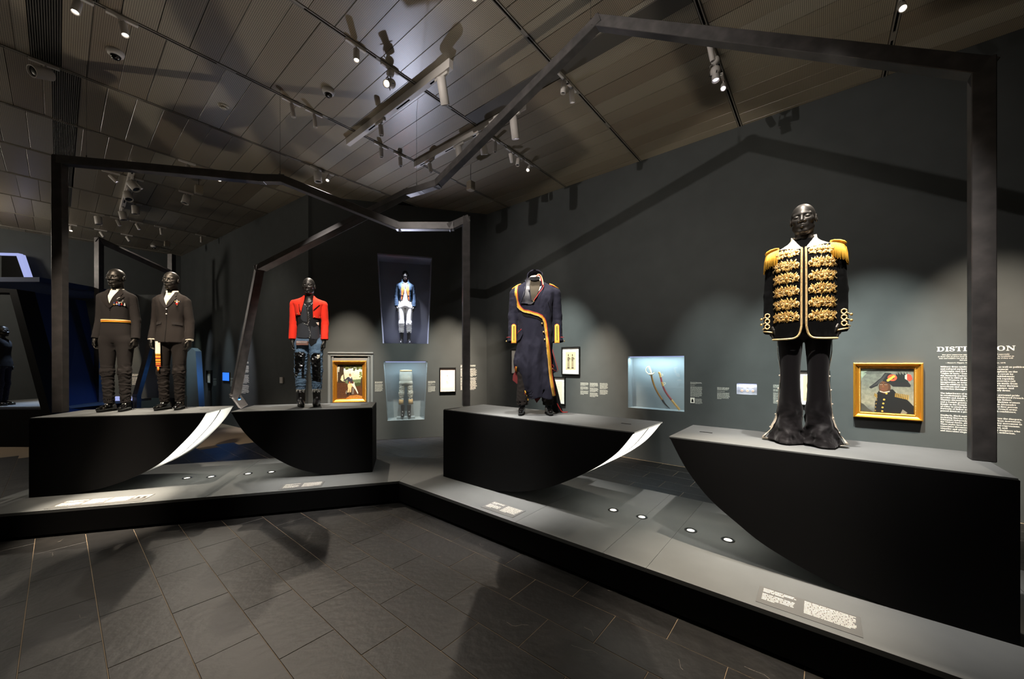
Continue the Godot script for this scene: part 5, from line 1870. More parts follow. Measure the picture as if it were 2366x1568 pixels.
func make_back_gallery() -> void:
	# a leaning black portal with a lit room inside, its blue flank towards us
	var org := Vector3(-0.556, 0, -12.909)
	var tr := Transform3D(Basis(Vector3(0.637, 0, 0.770), Vector3.UP, Vector3(-0.770, 0, 0.637)), org)
	var o := framed("leaning_portal", "leaning black portal at far left with a lit room inside and a blue flank", "partition", tr)
	var st := begin()
	add_prism(st, V2([-1.6, 3.4, 0.0, 3.28, 0.9, 0.0, 0.72, 0.0, -0.145, 3.21, -1.6, 3.24]), Transform3D(), 0.3)
	obj("portal_frame", done(st), M.black, o)
	st = begin()
	add_prism(st, V2([-1.6, 0.0, 0.74, 0.0, 0.53, 0.78, -1.6, 0.78]), Transform3D(Basis(), Vector3(0, 0, -0.02)), 0.3)
	obj("plinth", done(st), M.plinth_dark, o)
	st = begin()
	add_box(st, Vector3(-2.4, 0.74, -2.4), Vector3(0.5, 0.80, -0.32))
	obj("stage", done(st), M.plinth, o)
	st = begin()
	add_box(st, Vector3(-2.6, 0.8, -2.5), Vector3(1.2, 3.6, -2.4))
	obj("back_panel", done(st), M.wall, o)
	st = begin()
	add_prism(st, V2([-2.4, 3.6, 0.1, 3.6, 0.1, 3.5, -2.4, 3.5]), Transform3D(Basis(), Vector3(0, 0, -0.3)), 2.1)
	obj("soffit", done(st), M.blue_wall, o)
	# the flank: a leaning blue wall
	st = begin()
	var a := Vector3(0.0, 3.28, -0.02)
	var b := tr.affine_inverse() * Vector3(0.431, 3.284, -14.069)
	var c := tr.affine_inverse() * Vector3(0.83, 0.0, -13.65)
	var d := Vector3(0.9, 0.0, -0.02)
	var t := Vector3(-0.10, 0, -0.02)
	quad(st, a, b, c, d)
	quad(st, b + t, a + t, d + t, c + t)
	quad(st, a + t, b + t, b, a)
	quad(st, b, b + t, c + t, c)
	quad(st, a, d, d + t, a + t)
	obj("flank", done(st), M.blue_wall, o)
	spot("flank_light", Vector3(1.6, 3.2, -10.0), Vector3(0.55, 0.3, -13.3), 5, 14, Color(0.45, 0.65, 1.0), 1.0)
	spot("room_light", tr * Vector3(-0.6, 3.35, -0.9), tr * Vector3(-0.3, 0.9, -2.3), 7, 40, Color(1.0, 0.92, 0.8), 0.9)
	spot("room_light", tr * Vector3(-0.9, 3.3, -0.6), tr * Vector3(-0.6, 0.8, -1.2), 9, 26, Color(0.75, 0.85, 1.0), 0.9)
	wall_text("pale label inside the leaning portal, right of the far left figure", tr, 0.0, 1.45, 0.24, 0.3, 15, 31, 3, [3], M.vinyl).position += tr.basis.z * -2.38
	var scr := framed("light_box", "bright bluish light box behind the far left figure's hand", "light box", tr.translated_local(Vector3(-0.45, 1.25, -2.0)))
	st = begin()
	add_box(st, Vector3(-0.12, -0.12, -0.03), Vector3(0.12, 0.12, 0.03), Transform3D(), 0.005)
	obj("case", done(st), M.frame_black, scr)
	st = begin()
	add_box(st, Vector3(-0.11, -0.11, 0.03), Vector3(0.11, 0.11, 0.033))
	obj("lit_face", done(st), M.lens_dim, scr)
	# opening high on the far wall; glow painted as light on its edge
	var p := framed("painted_light_frame", "angled white edge of a dark opening with light painted as glow, high at far left", "light", Transform3D(Basis(Vector3(0.637, 0, 0.770), Vector3.UP, Vector3(-0.770, 0, 0.637)), Vector3(-0.50, 0, -16.6)))
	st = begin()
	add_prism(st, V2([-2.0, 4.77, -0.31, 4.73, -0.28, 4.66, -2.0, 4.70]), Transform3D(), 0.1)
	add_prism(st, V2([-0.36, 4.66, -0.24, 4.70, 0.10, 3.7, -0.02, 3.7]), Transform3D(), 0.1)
	obj("painted_light_edge", done(st), M.pale_glow, p)
	st = begin()
	add_prism(st, V2([-2.0, 4.70, -0.36, 4.66, -0.02, 3.7, -2.0, 3.7]), Transform3D(Basis(), Vector3(0, 0, -0.02)), 0.1)
	obj("opening_black_panel", done(st), M.black, p)  # black panel painted in for the unlit inside of the opening
	# a second bent frame, post, fin and table beyond the suits
	steel_frame("background steel frame with a leaning leg, seen between the two suits", [Vector3(0.636, 0.35, -13.664), Vector3(0.636, 4.76, -13.664), Vector3(1.988, 4.245, -13.912), Vector3(1.278, 0.908, -13.516), Vector3(1.275, 0.35, -13.516)], 0.12, Vector3(-0.77, 0, 0.64))
	steel_frame("background steel post behind the right-hand suit's head", [Vector3(2.03, 0.0, -14.1), Vector3(2.03, 4.8, -14.1)], 0.13, Vector3(-0.77, 0, 0.64))
	var base := framed("low_stage", "dark low stage far back under the background steel frame", "platform", Transform3D(Basis(Vector3(0.637, 0, 0.770), Vector3.UP, Vector3(-0.770, 0, 0.637)), Vector3(1.0, 0, -13.9)))
	st = begin()
	add_box(st, Vector3(-0.7, 0, -0.9), Vector3(0.8, 0.35, 0.6), Transform3D(), 0.01)
	obj("body", done(st), M.plinth_dark, base)
	var tb := framed("display_table", "dark display table with a bright top, glimpsed behind the left suit's shins", "table", Transform3D(Basis(Vector3(0.637, 0, 0.770), Vector3.UP, Vector3(-0.770, 0, 0.637)), Vector3(0.98, 0.35, -13.75)))
	st = begin()
	add_box(st, Vector3(-0.33, 0, -0.25), Vector3(0.27, 0.44, 0.1), Transform3D(), 0.006)
	obj("body", done(st), M.black, tb)
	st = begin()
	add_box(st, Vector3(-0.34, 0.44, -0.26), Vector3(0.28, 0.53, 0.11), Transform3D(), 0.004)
	obj("glow_top", done(st), M.pale_glow, tb)  # pale top given a glow in place of light falling on it
	var fin := slab_px("slanted pale fin behind the right-hand suit's leg", "display_fin", "partition", Vector3(2.30, 0, -13.70), [-0.02, 0.0, -0.02, 2.02, 0.12, 2.17, 0.23, 2.08, 0.36, 0.0], 0.2, M.case_teal)
	spot("fin_light", Vector3(1.6, 5.1, -12.07), Vector3(2.35, 1.9, -13.7), 9, 10, Color(0.85, 0.95, 1.0), 1.0)
	# things on the far wall
	var far := wall_far_tr()
	wall_text("pale text panel on the far wall behind the right-hand suit's sash", far, -0.72, 1.58, 0.32, 0.46, 20, 33, 2, [10], M.vinyl_grey)
	wall_text("faint label on the far wall right of the left suit's knee", far, -1.22, 1.5, 0.3, 0.34, 8, 34, 2, [3])
	var wc := framed("wall_case", "small teal wall case glimpsed between the left suit's shins", "display case", far.translated_local(Vector3(-1.58, 1.0, 0)))
	st = begin()
	add_box(st, Vector3(-0.28, -0.32, 0.0), Vector3(0.28, 0.32, 0.03), Transform3D(), 0.004)
	obj("back_panel", done(st), M.case_teal, wc)
	st = begin()
	add_box(st, Vector3(-0.3, -0.35, 0.03), Vector3(0.3, -0.31, 0.14), Transform3D(), 0.004)
	obj("shelf", done(st), M.wall, wc)
	st = begin(true)
	add_tube(st, [Vector3(0.05, -0.28, 0.08), Vector3(0.12, -0.14, 0.06)], 0.025, 8, 0.4)
	obj("exhibit", done(st), M.ivory, wc)
	spot("case_light", far * Vector3(-1.55, 3.4, 0.9), far * Vector3(-1.55, 1.0, 0.0), 9, 12, Color(0.8, 0.95, 1.0), 1.0)
	spot("far_wall_light", Vector3(1.9, 5.1, -15.25), Vector3(2.0, 1.2, -17.0), 12, 24, Color(0.85, 0.95, 0.95), 1.0)
	spot("left_wall_light", wall_left_tr() * Vector3(-5.7, 5.1, 1.0), wall_left_tr() * Vector3(-5.7, 1.2, 0), 18, 9, Color(0.95, 0.97, 1.0), 1.0)
	spot("left_wall_light", wall_left_tr() * Vector3(-4.4, 5.1, 1.0), wall_left_tr() * Vector3(-4.3, 1.2, 0), 12, 9, Color(0.9, 0.97, 1.0), 1.0)
	spot("left_wall_light", wall_left_tr() * Vector3(-3.2, 5.1, 1.2), wall_left_tr() * Vector3(-3.2, 1.35, 0), 22, 11, Color(0.97, 0.97, 1.0), 1.0)
	spot("left_wall_light", wall_left_tr() * Vector3(-6.9, 5.1, 1.0), wall_left_tr() * Vector3(-6.8, 1.2, 0), 8, 9, Color(0.95, 1.0, 0.9), 1.0)

# ---------------------------------------------------------------- bodies
var body_mesh: ArrayMesh
var headless_mesh: ArrayMesh
var turned_mesh: ArrayMesh

func head_d(q: Vector3) -> float:       # q from the head's centre, face towards +z
	var x := absf(q.x)
	var p := Vector3(x, q.y, q.z)
	var d := ell_d(p, Vector3(0, 0.026, -0.012), Vector3(0.073, 0.089, 0.096))
	d = smin(d, ell_d(p, Vector3(0, -0.038, 0.02), Vector3(0.057, 0.078, 0.068)), 0.03)
	d = smin(d, cone_d(p, Vector3(0.046, -0.062, 0.004), Vector3(0.016, -0.101, 0.060), 0.02, 0.019), 0.022)       # jaw and chin
	d = smin(d, cone_d(p, Vector3(0.0, 0.022, 0.0785), Vector3(0.045, 0.018, 0.0615), 0.0125, 0.012), 0.01)           # brow
	d = smin(d, ell_d(p, Vector3(0.043, -0.02, 0.052), Vector3(0.022, 0.018, 0.02)), 0.024)                        # cheekbone
	var eye := ell_d(p, Vector3(0.0315, 0.0, 0.094), Vector3(0.021, 0.0125, 0.02))
	d = -smin(-d, eye, 0.012)
	d = smin(d, ell_d(p, Vector3(0.0315, -0.001, 0.0715), Vector3(0.0165, 0.0115, 0.0135)), 0.003)                 # eye under its lid
	d = smin(d, cone_d(p, Vector3(0, 0.012, 0.079), Vector3(0, -0.031, 0.1), 0.0075, 0.011), 0.008)                 # nose
	d = smin(d, ell_d(p, Vector3(0.0155, -0.036, 0.089), Vector3(0.0115, 0.009, 0.012)), 0.006)
	d = smin(d, ell_d(p, Vector3(0, -0.062, 0.068), Vector3(0.034, 0.024, 0.02)), 0.014)                            # muzzle
	var lip := smin(cone_d(p, Vector3(0, -0.0605, 0.0895), Vector3(0.026, -0.067, 0.0755), 0.0066, 0.0032), cone_d(p, Vector3(0, -0.0755, 0.0875), Vector3(0.024, -0.0705, 0.0755), 0.0074, 0.003), 0.0015)
	d = smin(d, lip, 0.004)
	d = -smin(-d, ell_d(p, Vector3(0, -0.089, 0.094), Vector3(0.02, 0.005, 0.008)), 0.008)
	var ear := ell_d(p, Vector3(0.0755, -0.006, -0.014), Vector3(0.0095, 0.03, 0.018))
	ear = maxf(ear, -ell_d(p, Vector3(0.083, -0.002, -0.01), Vector3(0.006, 0.018, 0.009)))
	d = smin(d, ear, 0.006)
	return smin(d, cone_d(p, Vector3(0, -0.07, -0.022), Vector3(0, -0.22, -0.045), 0.054, 0.062), 0.025)

func hand_d(p: Vector3) -> float:       # a left hand hanging from its wrist at the origin: palm towards -x, thumb forward
	var d := cone_d(p, Vector3(0.0, 0.06, -0.003), Vector3(0, -0.012, 0.0), 0.027, 0.023)
	var q := p - Vector3(-0.001, -0.05, 0.001)
	var bx := Vector3(absf(q.x) - 0.005, absf(q.y) - 0.036, absf(q.z) - 0.03)
	d = smin(d, Vector3(maxf(bx.x, 0), maxf(bx.y, 0), maxf(bx.z, 0)).length() + minf(maxf(bx.x, maxf(bx.y, bx.z)), 0.0) - 0.0095, 0.018)
	d = smin(d, ell_d(p, Vector3(-0.01, -0.04, 0.022), Vector3(0.011, 0.03, 0.014)), 0.01)
	var z := [0.029, 0.0095, -0.0105, -0.0285]
	var l := [0.074, 0.082, 0.077, 0.061]
	var bend := [[16, 34, 28], [24, 42, 32], [30, 46, 34], [36, 50, 34]]
	for i in 4:
		var a := Vector3(0.0, -0.088 + absf(i - 1.2) * 0.004, z[i])
		var ang := 0.0
		var r := 0.0093 - 0.0006 * absf(i - 1)
		for k in 3:
			ang += deg_to_rad(bend[i][k])
			var b: Vector3 = a + Vector3(-sin(ang), -cos(ang), (0.05 - 0.05 * i) * 0.35) * l[i] * [0.44, 0.32, 0.26][k]
			d = smin(d, cone_d(p, a, b, r, r - 0.0009), 0.0035)
			a = b
			r -= 0.0009
	d = smin(d, cone_d(p, Vector3(-0.004, -0.022, 0.024), Vector3(-0.016, -0.058, 0.05), 0.014, 0.0115), 0.01)
	return smin(d, cone_d(p, Vector3(-0.016, -0.058, 0.05), Vector3(-0.027, -0.094, 0.052), 0.011, 0.0085), 0.004)

var torso_skin: Prof

func core_d(p: Vector3) -> float:
	var q := Vector3(absf(p.x), p.y, p.z)
	var d := torso_skin.d(q.x, q.y, q.z)
	d = smin(d, cone_d(q, Vector3(0, 1.42, -0.03), Vector3(0, 1.56, -0.006), 0.06, 0.054), 0.05)
	d = smin(d, cone_d(q, Vector3(0.14, 1.375, -0.012), Vector3(0.176, 1.15, -0.03), 0.044, 0.036), 0.03)
	d = smin(d, cone_d(q, Vector3(0.176, 1.15, -0.03), Vector3(0.195, 0.93, 0.012), 0.036, 0.026), 0.01)
	d = smin(d, cone_d(q, Vector3(0.083, 0.86, 0.0), Vector3(0.083, 0.49, 0.01), 0.072, 0.047), 0.02)
	d = smin(d, cone_d(q, Vector3(0.083, 0.49, 0.01), Vector3(0.08, 0.1, -0.02), 0.047, 0.033), 0.02)
	return smin(d, cone_d(q, Vector3(0.08, 0.07, -0.03), Vector3(0.086, 0.04, 0.09), 0.03, 0.024), 0.02)

func make_bodies() -> void:
	torso_skin = Prof.new([[0.84, 0.12, 0.08, 0.09, 0.0], [0.95, 0.135, 0.085, 0.095, 0.0], [1.1, 0.115, 0.08, 0.075, 0.0], [1.22, 0.125, 0.09, 0.08, 0.0], [1.34, 0.145, 0.097, 0.085, 0.0], [1.41, 0.145, 0.075, 0.08, -0.005], [1.455, 0.09, 0.05, 0.055, -0.02]])
	var hc := Vector3(0, 1.665, 0.012)
	var core := net(core_d, Vector3(-0.3, -0.01, -0.16), Vector3(0.3, 1.56, 0.18), 0.013, 1.5)
	var head := net(func(p): return head_d(p), Vector3(-0.1, -0.2, -0.125), Vector3(0.1, 0.125, 0.125), 0.0034, 1.6)
	var hand := net(func(p): return hand_d(p), Vector3(-0.09, -0.19, -0.055), Vector3(0.035, 0.06, 0.075), 0.0034, 1.5)
	var turn := Basis(Vector3(1, 0, 0), -0.1)
	var hl := moved(hand, Transform3D(turn, Vector3(0.197, 0.905, 0.015)))
	var hr := moved(hand, Transform3D(Basis(Vector3(-1, 0, 0), Vector3.UP, Vector3(0, 0, 1)) * turn, Vector3(-0.197, 0.905, 0.015)))
	body_mesh = net_mesh([core, moved(head, Transform3D(Basis(Vector3.UP, -0.05), hc)), hl, hr])
	turned_mesh = net_mesh([core, moved(head, Transform3D(Basis(Vector3.UP, -0.1) * Basis(Vector3(0, 0, 1), 0.03), hc + Vector3(-0.004, 0.012, 0))), hl, hr])
	headless_mesh = net_mesh([net(func(p): return maxf(core_d(p), 0.72 - p.y), Vector3(-0.3, 0.68, -0.16), Vector3(0.3, 1.56, 0.18), 0.013, 1.5)])

# ---------------------------------------------------------------- clothes as fields
func coat_field(prof: Prof, hem: float, sh: Vector3, el: Vector3, wr: Vector3, r: Array, folds := 0.0, blend := 0.014) -> Callable:
	# torso by its profile, hollow at the hem, and two sleeves
	var dir := (wr - el).normalized()
	return func(p: Vector3) -> float:
		var q := Vector3(absf(p.x), p.y, p.z)
		var t := prof.d(q.x, q.y, q.z)
		if folds > 0.0:
			t -= folds * noise.get_noise_3d(p.x * 14.0, p.y * 5.0, p.z * 14.0)
		t = maxf(t, hem - p.y)
		if p.y < hem + 0.09:
			t = maxf(t, -(prof.d(q.x, maxf(q.y, prof.y0 + 0.002), q.z) + 0.012))
		var a := smin(cone_d(q, sh, el, r[0], r[1]), cone_d(q, el, wr, r[1], r[2]), 0.012)
		if folds > 0.0:
			a -= (0.0016 + folds * 0.35) * noise.get_noise_3d(p.x * 9.0, p.y * 26.0, p.z * 18.0)
		var cut := (q - wr).dot(dir)
		if cut > -0.05:
			a = maxf(a, -(a + 0.016))
		a = maxf(a, cut)
		return smin(t, a, blend)

func trouser_field(prof: Prof, hip: Vector3, knee: Vector3, ankle: Vector3, r: Array, hem: float, crumple := 0.0, c0 := 0.12, c1 := 0.58) -> Callable:
	return func(p: Vector3) -> float:
		var q := Vector3(absf(p.x), p.y, p.z)
		var t := prof.d(q.x, q.y, q.z)
		var l := smin(cone_d(q, hip, knee, r[0], r[1]), cone_d(q, knee, ankle, r[1], r[2]), 0.04)
		if crumple > 0.0 and p.y < c1 + 0.08:
			var m := smoothstep(c0 - 0.04, c0 + 0.05, p.y) * (1.0 - smoothstep(c1 - 0.12, c1 + 0.08, p.y))
			var w := noise.get_noise_3d(p.x * 9.0 + 5.0, p.y * 7.0, p.z * 9.0)
			l -= crumple * m * (sin(p.y * 115.0 + w * 7.0 + p.z * 16.0 + signf(p.x) * 1.3) * 0.6 + 0.7 * noise.get_noise_3d(p.x * 12.0, p.y * 42.0, p.z * 12.0))
		l = maxf(l, hem - p.y)
		if p.y < hem + 0.05:
			l = maxf(l, -(l + 0.007))
		return smin(t, l, 0.045)

func band_ring(prof: Prof, y0: float, y1: float, off: float, seg := 56) -> ArrayMesh:
	# a strip round a profile
	var st := begin(true)
	var pt := func(a: float, y: float, o: float):
		var i := clampi(int((y - prof.y0) / Prof.DY), 0, prof.a.size() - 1)
		var c := cos(a)
		var s := sin(a)
		var aa: float = prof.a[i] + o
		var bb: float = (prof.f[i] if s > 0 else prof.b[i]) + o
		return Vector3(aa * signf(c) * pow(absf(c), 2.0 / prof.n), y, prof.z[i] + bb * signf(s) * pow(absf(s), 2.0 / prof.n))
	for k in seg:
		var a := TAU * k / seg
		var b := TAU * (k + 1) / seg
		quad(st, pt.call(a, y0, off), pt.call(b, y0, off), pt.call(b, y1, off), pt.call(a, y1, off))
		quad(st, pt.call(a, y1, off), pt.call(b, y1, off), pt.call(b, y1, -0.004), pt.call(a, y1, -0.004))
		quad(st, pt.call(b, y0, off), pt.call(a, y0, off), pt.call(a, y0, -0.004), pt.call(b, y0, -0.004))
	return done(st)

func mirror2(p: PackedVector2Array) -> PackedVector2Array:
	var out := PackedVector2Array()
	for i in range(p.size() - 1, -1, -1):
		out.append(Vector2(-p[i].x, p[i].y))
	return out

var shoe_cache := {}

func shoe(kind: String) -> Array:       # [upper, sole] of a right-angled pair, toes towards +z, ankle over the origin
	if shoe_cache.has(kind):
		return shoe_cache[kind]
	var up := 0.09
	var f: Callable
	if kind == "boot" or kind == "tall_boot":
		up = 0.27 if kind == "boot" else 0.36
		f = func(p: Vector3) -> float:
			var d := cone_d(p, Vector3(0, 0.05, -0.045), Vector3(0, 0.036, 0.12), 0.038, 0.03)
			d = smin(d, cone_d(p, Vector3(0, 0.07, -0.03), Vector3(0, up + 0.05, -0.035), 0.041, 0.05), 0.03)
			d = smin(d, cone_d(p, Vector3(0, 0.09, -0.02), Vector3(0, 0.045, 0.09), 0.036, 0.028), 0.03)
			d -= 0.0022 * noise.get_noise_3d(p.x * 8, p.y * 30, p.z * 14)
			if p.y > up - 0.05:
				d = maxf(d, -(d + 0.006))
			return maxf(d, maxf(0.016 - p.y, p.y - up))
	else:
		f = func(p: Vector3) -> float:
			var d := cone_d(p, Vector3(0, 0.045, -0.05), Vector3(0, 0.034, 0.135), 0.038, 0.026)
			d = smin(d, cone_d(p, Vector3(0, 0.085, -0.035), Vector3(0, 0.045, 0.085), 0.036, 0.028), 0.025)
			if p.y > 0.06:
				d = maxf(d, -(d + 0.005))
			return maxf(d, maxf(0.014 - p.y, p.y - 0.1 + maxf(0.0, p.z) * 0.1))
	var upper := net_mesh([net(f, Vector3(-0.07, 0.0, -0.11), Vector3(0.07, up + 0.02, 0.18), 0.0052, 1.5)])
	var st := begin()
	var out := PackedVector2Array()
	for i in 28:
		var a := TAU * i / 28
		var z := sin(a)
		out.append(Vector2(cos(a) * (0.037 if z > -0.3 else 0.034) * (1.0 - 0.18 * maxf(0.0, z)), 0.035 + z * 0.125))
	add_prism(st, out, Transform3D(Basis(Vector3(1, 0, 0), Vector3(0, 0, 1), Vector3(0, 1, 0)), Vector3(0, 0.018, 0)), 0.012)
	add_box(st, Vector3(-0.033, 0.0, -0.088), Vector3(0.033, 0.02, -0.015), Transform3D(), 0.003)
	shoe_cache[kind] = [upper, done(st)]
	return shoe_cache[kind]

func put_shoe(parent: Node3D, kind: String, at: Vector3, turn: float, m: Material, called := "shoe") -> MeshInstance3D:
	var s := shoe(kind)
	var o := obj(called, s[0], m, parent, at)
	o.rotation.y = turn
	obj("sole", s[1], M.black, o)
	return o

func buckle_on(s: Node3D) -> void:
	obj("buckle", rail_frame(0.022, 0.018, [Vector2(0, 0.004), Vector2(0.002, 0.006), Vector2(0.006, 0.004), Vector2(0.006, 0)]), M.silver, s).transform = Transform3D(Basis(Vector3(1, 0, 0), -0.75), Vector3(0, 0.083, 0.042))

func figure(label: String, at: Vector3, turn_deg: float, headless := false) -> Node3D:
	var o := thing("mannequin", label, "mannequin", at, deg_to_rad(turn_deg), "dressed mannequins")
	obj("body", headless_mesh if headless else body_mesh, M.skin, o)
	return o

func cloth_net(called: String, f: Callable, lo: Vector3, hi: Vector3, cell: float, m: Material, parent: Node, reach := 2.2) -> MeshInstance3D:
	return obj(called, net_mesh([net(f, lo, hi, cell, reach)]), m, parent)

func cuff_tube(o: Node3D, wr: Vector3, el: Vector3, r: float, m: Material) -> void:
	for s in [-1.0, 1.0]:
		var d := (wr - el).normalized()
		var st := begin(true)
		var pts := []
		for k in [-0.03, 0.0, 0.012, 0.014]:
			var p: Vector3 = wr + d * k
			pts.append(Vector3(p.x * s, p.y, p.z))
		add_tube(st, pts, [r, r, r, r - 0.006], 22)
		obj("cuff", done(st), m, o)

# ---------------------------------------------------------------- the figures
func make_mannequins() -> void:
	make_bodies()
	var left := func(s: float, off: float) -> Vector3: return P1O + BD * s - BN * off + Vector3(0, TOP, 0)
	suit_one(Vector3(0.466, TOP, -6.815))
	suit_two(Vector3(0.935, TOP, -6.49))
	red_jacket(Vector3(2.215, TOP, -5.49))
	greatcoat(Vector3(3.57, TOP, -2.6))
	velvet_suit(Vector3(3.57, TOP, -0.108))
	niche_figure()
	niche_breeches()
	far_figure()

func lapel_pair(o: Node3D, f: Callable, pts: PackedVector2Array, m: Material, off := 0.007) -> void:
	for s in 2:
		obj("lapel", patch(f, pts if s == 0 else mirror2(pts), off + 0.001 * s), m, o)

func suit_trousers() -> Callable:
	var pelvis := Prof.new([[0.78, 0.02, 0.02, 0.02, 0.0], [0.83, 0.1, 0.06, 0.075, 0.0], [0.88, 0.138, 0.088, 0.1, 0.0], [0.95, 0.15, 0.103, 0.112, 0.0], [1.04, 0.144, 0.1, 0.1, 0.0], [1.14, 0.13, 0.096, 0.088, 0.0]], 2.3)
	return trouser_field(pelvis, Vector3(0.086, 0.86, 0.0), Vector3(0.086, 0.49, 0.012), Vector3(0.082, 0.09, -0.015), [0.086, 0.059, 0.049], 0.10, 0.006)

var suit_leg_mesh: ArrayMesh
var suit_coat_mesh: ArrayMesh

func suit_one(at: Vector3) -> void:
	var o := figure("black mannequin at left in a black cropped suit with an orange waist ribbon and medals", at, -34.5)
	suit_leg_mesh = net_mesh([net(suit_trousers(), Vector3(-0.19, 0.08, -0.15), Vector3(0.19, 1.16, 0.15), 0.0075, 2.0)])
	obj("trousers", suit_leg_mesh, M.wool_black, o)
	var prof := Prof.new([[1.11, 0.132, 0.097, 0.088, 0.0], [1.2, 0.136, 0.106, 0.092, 0.0], [1.3, 0.15, 0.116, 0.1, 0.0], [1.38, 0.16, 0.112, 0.105, 0.0], [1.43, 0.17, 0.098, 0.1, -0.004], [1.466, 0.168, 0.076, 0.086, -0.01], [1.488, 0.13, 0.068, 0.075, -0.015], [1.508, 0.088, 0.062, 0.068, -0.018], [1.53, 0.066, 0.058, 0.062, -0.02]], 2.35)
	var el := Vector3(0.179, 1.15, -0.03)
	var wr := Vector3(0.197, 0.905, 0.014)
	var f := coat_field(prof, 1.125, Vector3(0.152, 1.42, -0.006), el, wr, [0.05, 0.046, 0.043], 0.002, 0.006)
	cloth_net("jacket", f, Vector3(-0.31, 0.88, -0.14), Vector3(0.31, 1.54, 0.14), 0.0075, M.wool_black, o, 3.0)
	obj("shirt_front", patch(f, V2([-0.036, 1.505, 0.044, 1.505, 0.034, 1.43, 0.006, 1.335, -0.003, 1.335, -0.03, 1.43]), 0.003, 0.012), M.cotton_white, o)
	neckband(o, 0.0585, 1.47, 1.532, M.cotton_white)
	lapel_pair(o, f, V2([0.05, 1.515, 0.032, 1.43, 0.004, 1.335, -0.004, 1.27, 0.03, 1.30, 0.075, 1.355, 0.122, 1.42, 0.092, 1.425, 0.1, 1.46, 0.075, 1.503]), M.wool_brown, 0.009)
	button_on(f, 0.0, 1.258, 0.0085, M.leather, o, "button", 0.002)
	obj("front_edge", patch(f, band(V2([0.0, 1.262, -0.004, 1.13]), 0.003), 0.0025), M.wool_brown, o)
	obj("waist_ribbon", band_ring(prof, 1.126, 1.138, 0.009), M.ribbon_cream, o)
	obj("waist_ribbon", band_ring(prof, 1.115, 1.1265, 0.010), M.ribbon_orange, o)
	obj("waist_ribbon", band_ring(prof, 1.105, 1.1155, 0.009), M.ribbon_yellow, o)
	# the brooch: an open ring with a row of little medals
	var br := Node3D.new()
	br.name = "brooch"
	o.add_child(br, true)
	var c := on(f, 0.092, 1.375, 0.012)
	var st := begin(true)
	var ring := []
	for i in 16:
		var a := -0.4 - PI * 1.55 * i / 15.0 + 0.5
		ring.append(c + Vector3(cos(a) * 0.03, sin(a) * 0.03, 0))
	add_tube(st, ring, 0.0042, 8)
	obj("ring", done(st), M.silver, br)
	var meds := [[-0.045, M.gold], [-0.024, M.silver], [-0.006, M.enamel_blue], [0.012, M.enamel_red], [0.03, M.silver]]
	for i in 5:
		var p := on(f, 0.092 + meds[i][0], 1.318 + 0.006 * (i % 2), 0.012)
		st = begin()
		add_box(st, p + Vector3(-0.005, 0.004, -0.002), p + Vector3(0.005, 0.03, 0.002), Transform3D(), 0.001)
		obj("medal_ribbon", done(st), meds[(i + 2) % 5][1], br)
		obj("medal", lathe_mesh([Vector2(0, -0.003), Vector2(0.0095, -0.003), Vector2(0.0095, 0.002), Vector2(0.006, 0.004), Vector2(0, 0.004)], 14, false, Transform3D(Basis(Vector3(1, 0, 0), PI / 2), p)), meds[i][1], br)
	for s in [-1.0, 1.0]:
		buckle_on(put_shoe(o, "shoe", Vector3(0.083 * s, 0, -0.01), 0.16 * s, M.patent))
	support_rod(o)

func support_rod(o: Node3D) -> void:
	var st := begin(true)
	add_tube(st, [Vector3(0.11, 0.0, -0.11), Vector3(0.11, 0.16, -0.11), Vector3(0.09, 0.17, -0.06)], 0.004, 7)
	add_lathe(st, [Vector2(0, 0.004), Vector2(0.016, 0.004), Vector2(0.016, 0.0)], Transform3D(Basis(), Vector3(0.11, 0, -0.11)), 14)
	obj("support_rod", done(st), M.wire, o)

func neckband(o: Node3D, r: float, y0: float, y1: float, m: Material) -> void:
	# a shirt collar round the neck, open at the throat
	var st := begin(true)
	var seg := 30
	for k in seg:
		var a := PI / 2 + 0.35 + (TAU - 0.7) * k / seg
		var b := PI / 2 + 0.35 + (TAU - 0.7) * (k + 1) / seg
		var pt := func(t: float, y: float, e: float): return Vector3(cos(t) * (r + e), y + 0.012 * sin(t) * -1.0, -0.016 + sin(t) * (r + e) + (y - 1.5) * 0.12)
		quad(st, pt.call(a, y0, 0.012), pt.call(b, y0, 0.012), pt.call(b, y1, 0.002), pt.call(a, y1, 0.002))
		quad(st, pt.call(b, y1, -0.001), pt.call(b, y0, -0.001), pt.call(a, y0, -0.001), pt.call(a, y1, -0.001))
		quad(st, pt.call(a, y1, 0.002), pt.call(b, y1, 0.002), pt.call(b, y1, -0.001), pt.call(a, y1, -0.001))
	obj("shirt_collar", done(st), m, o)

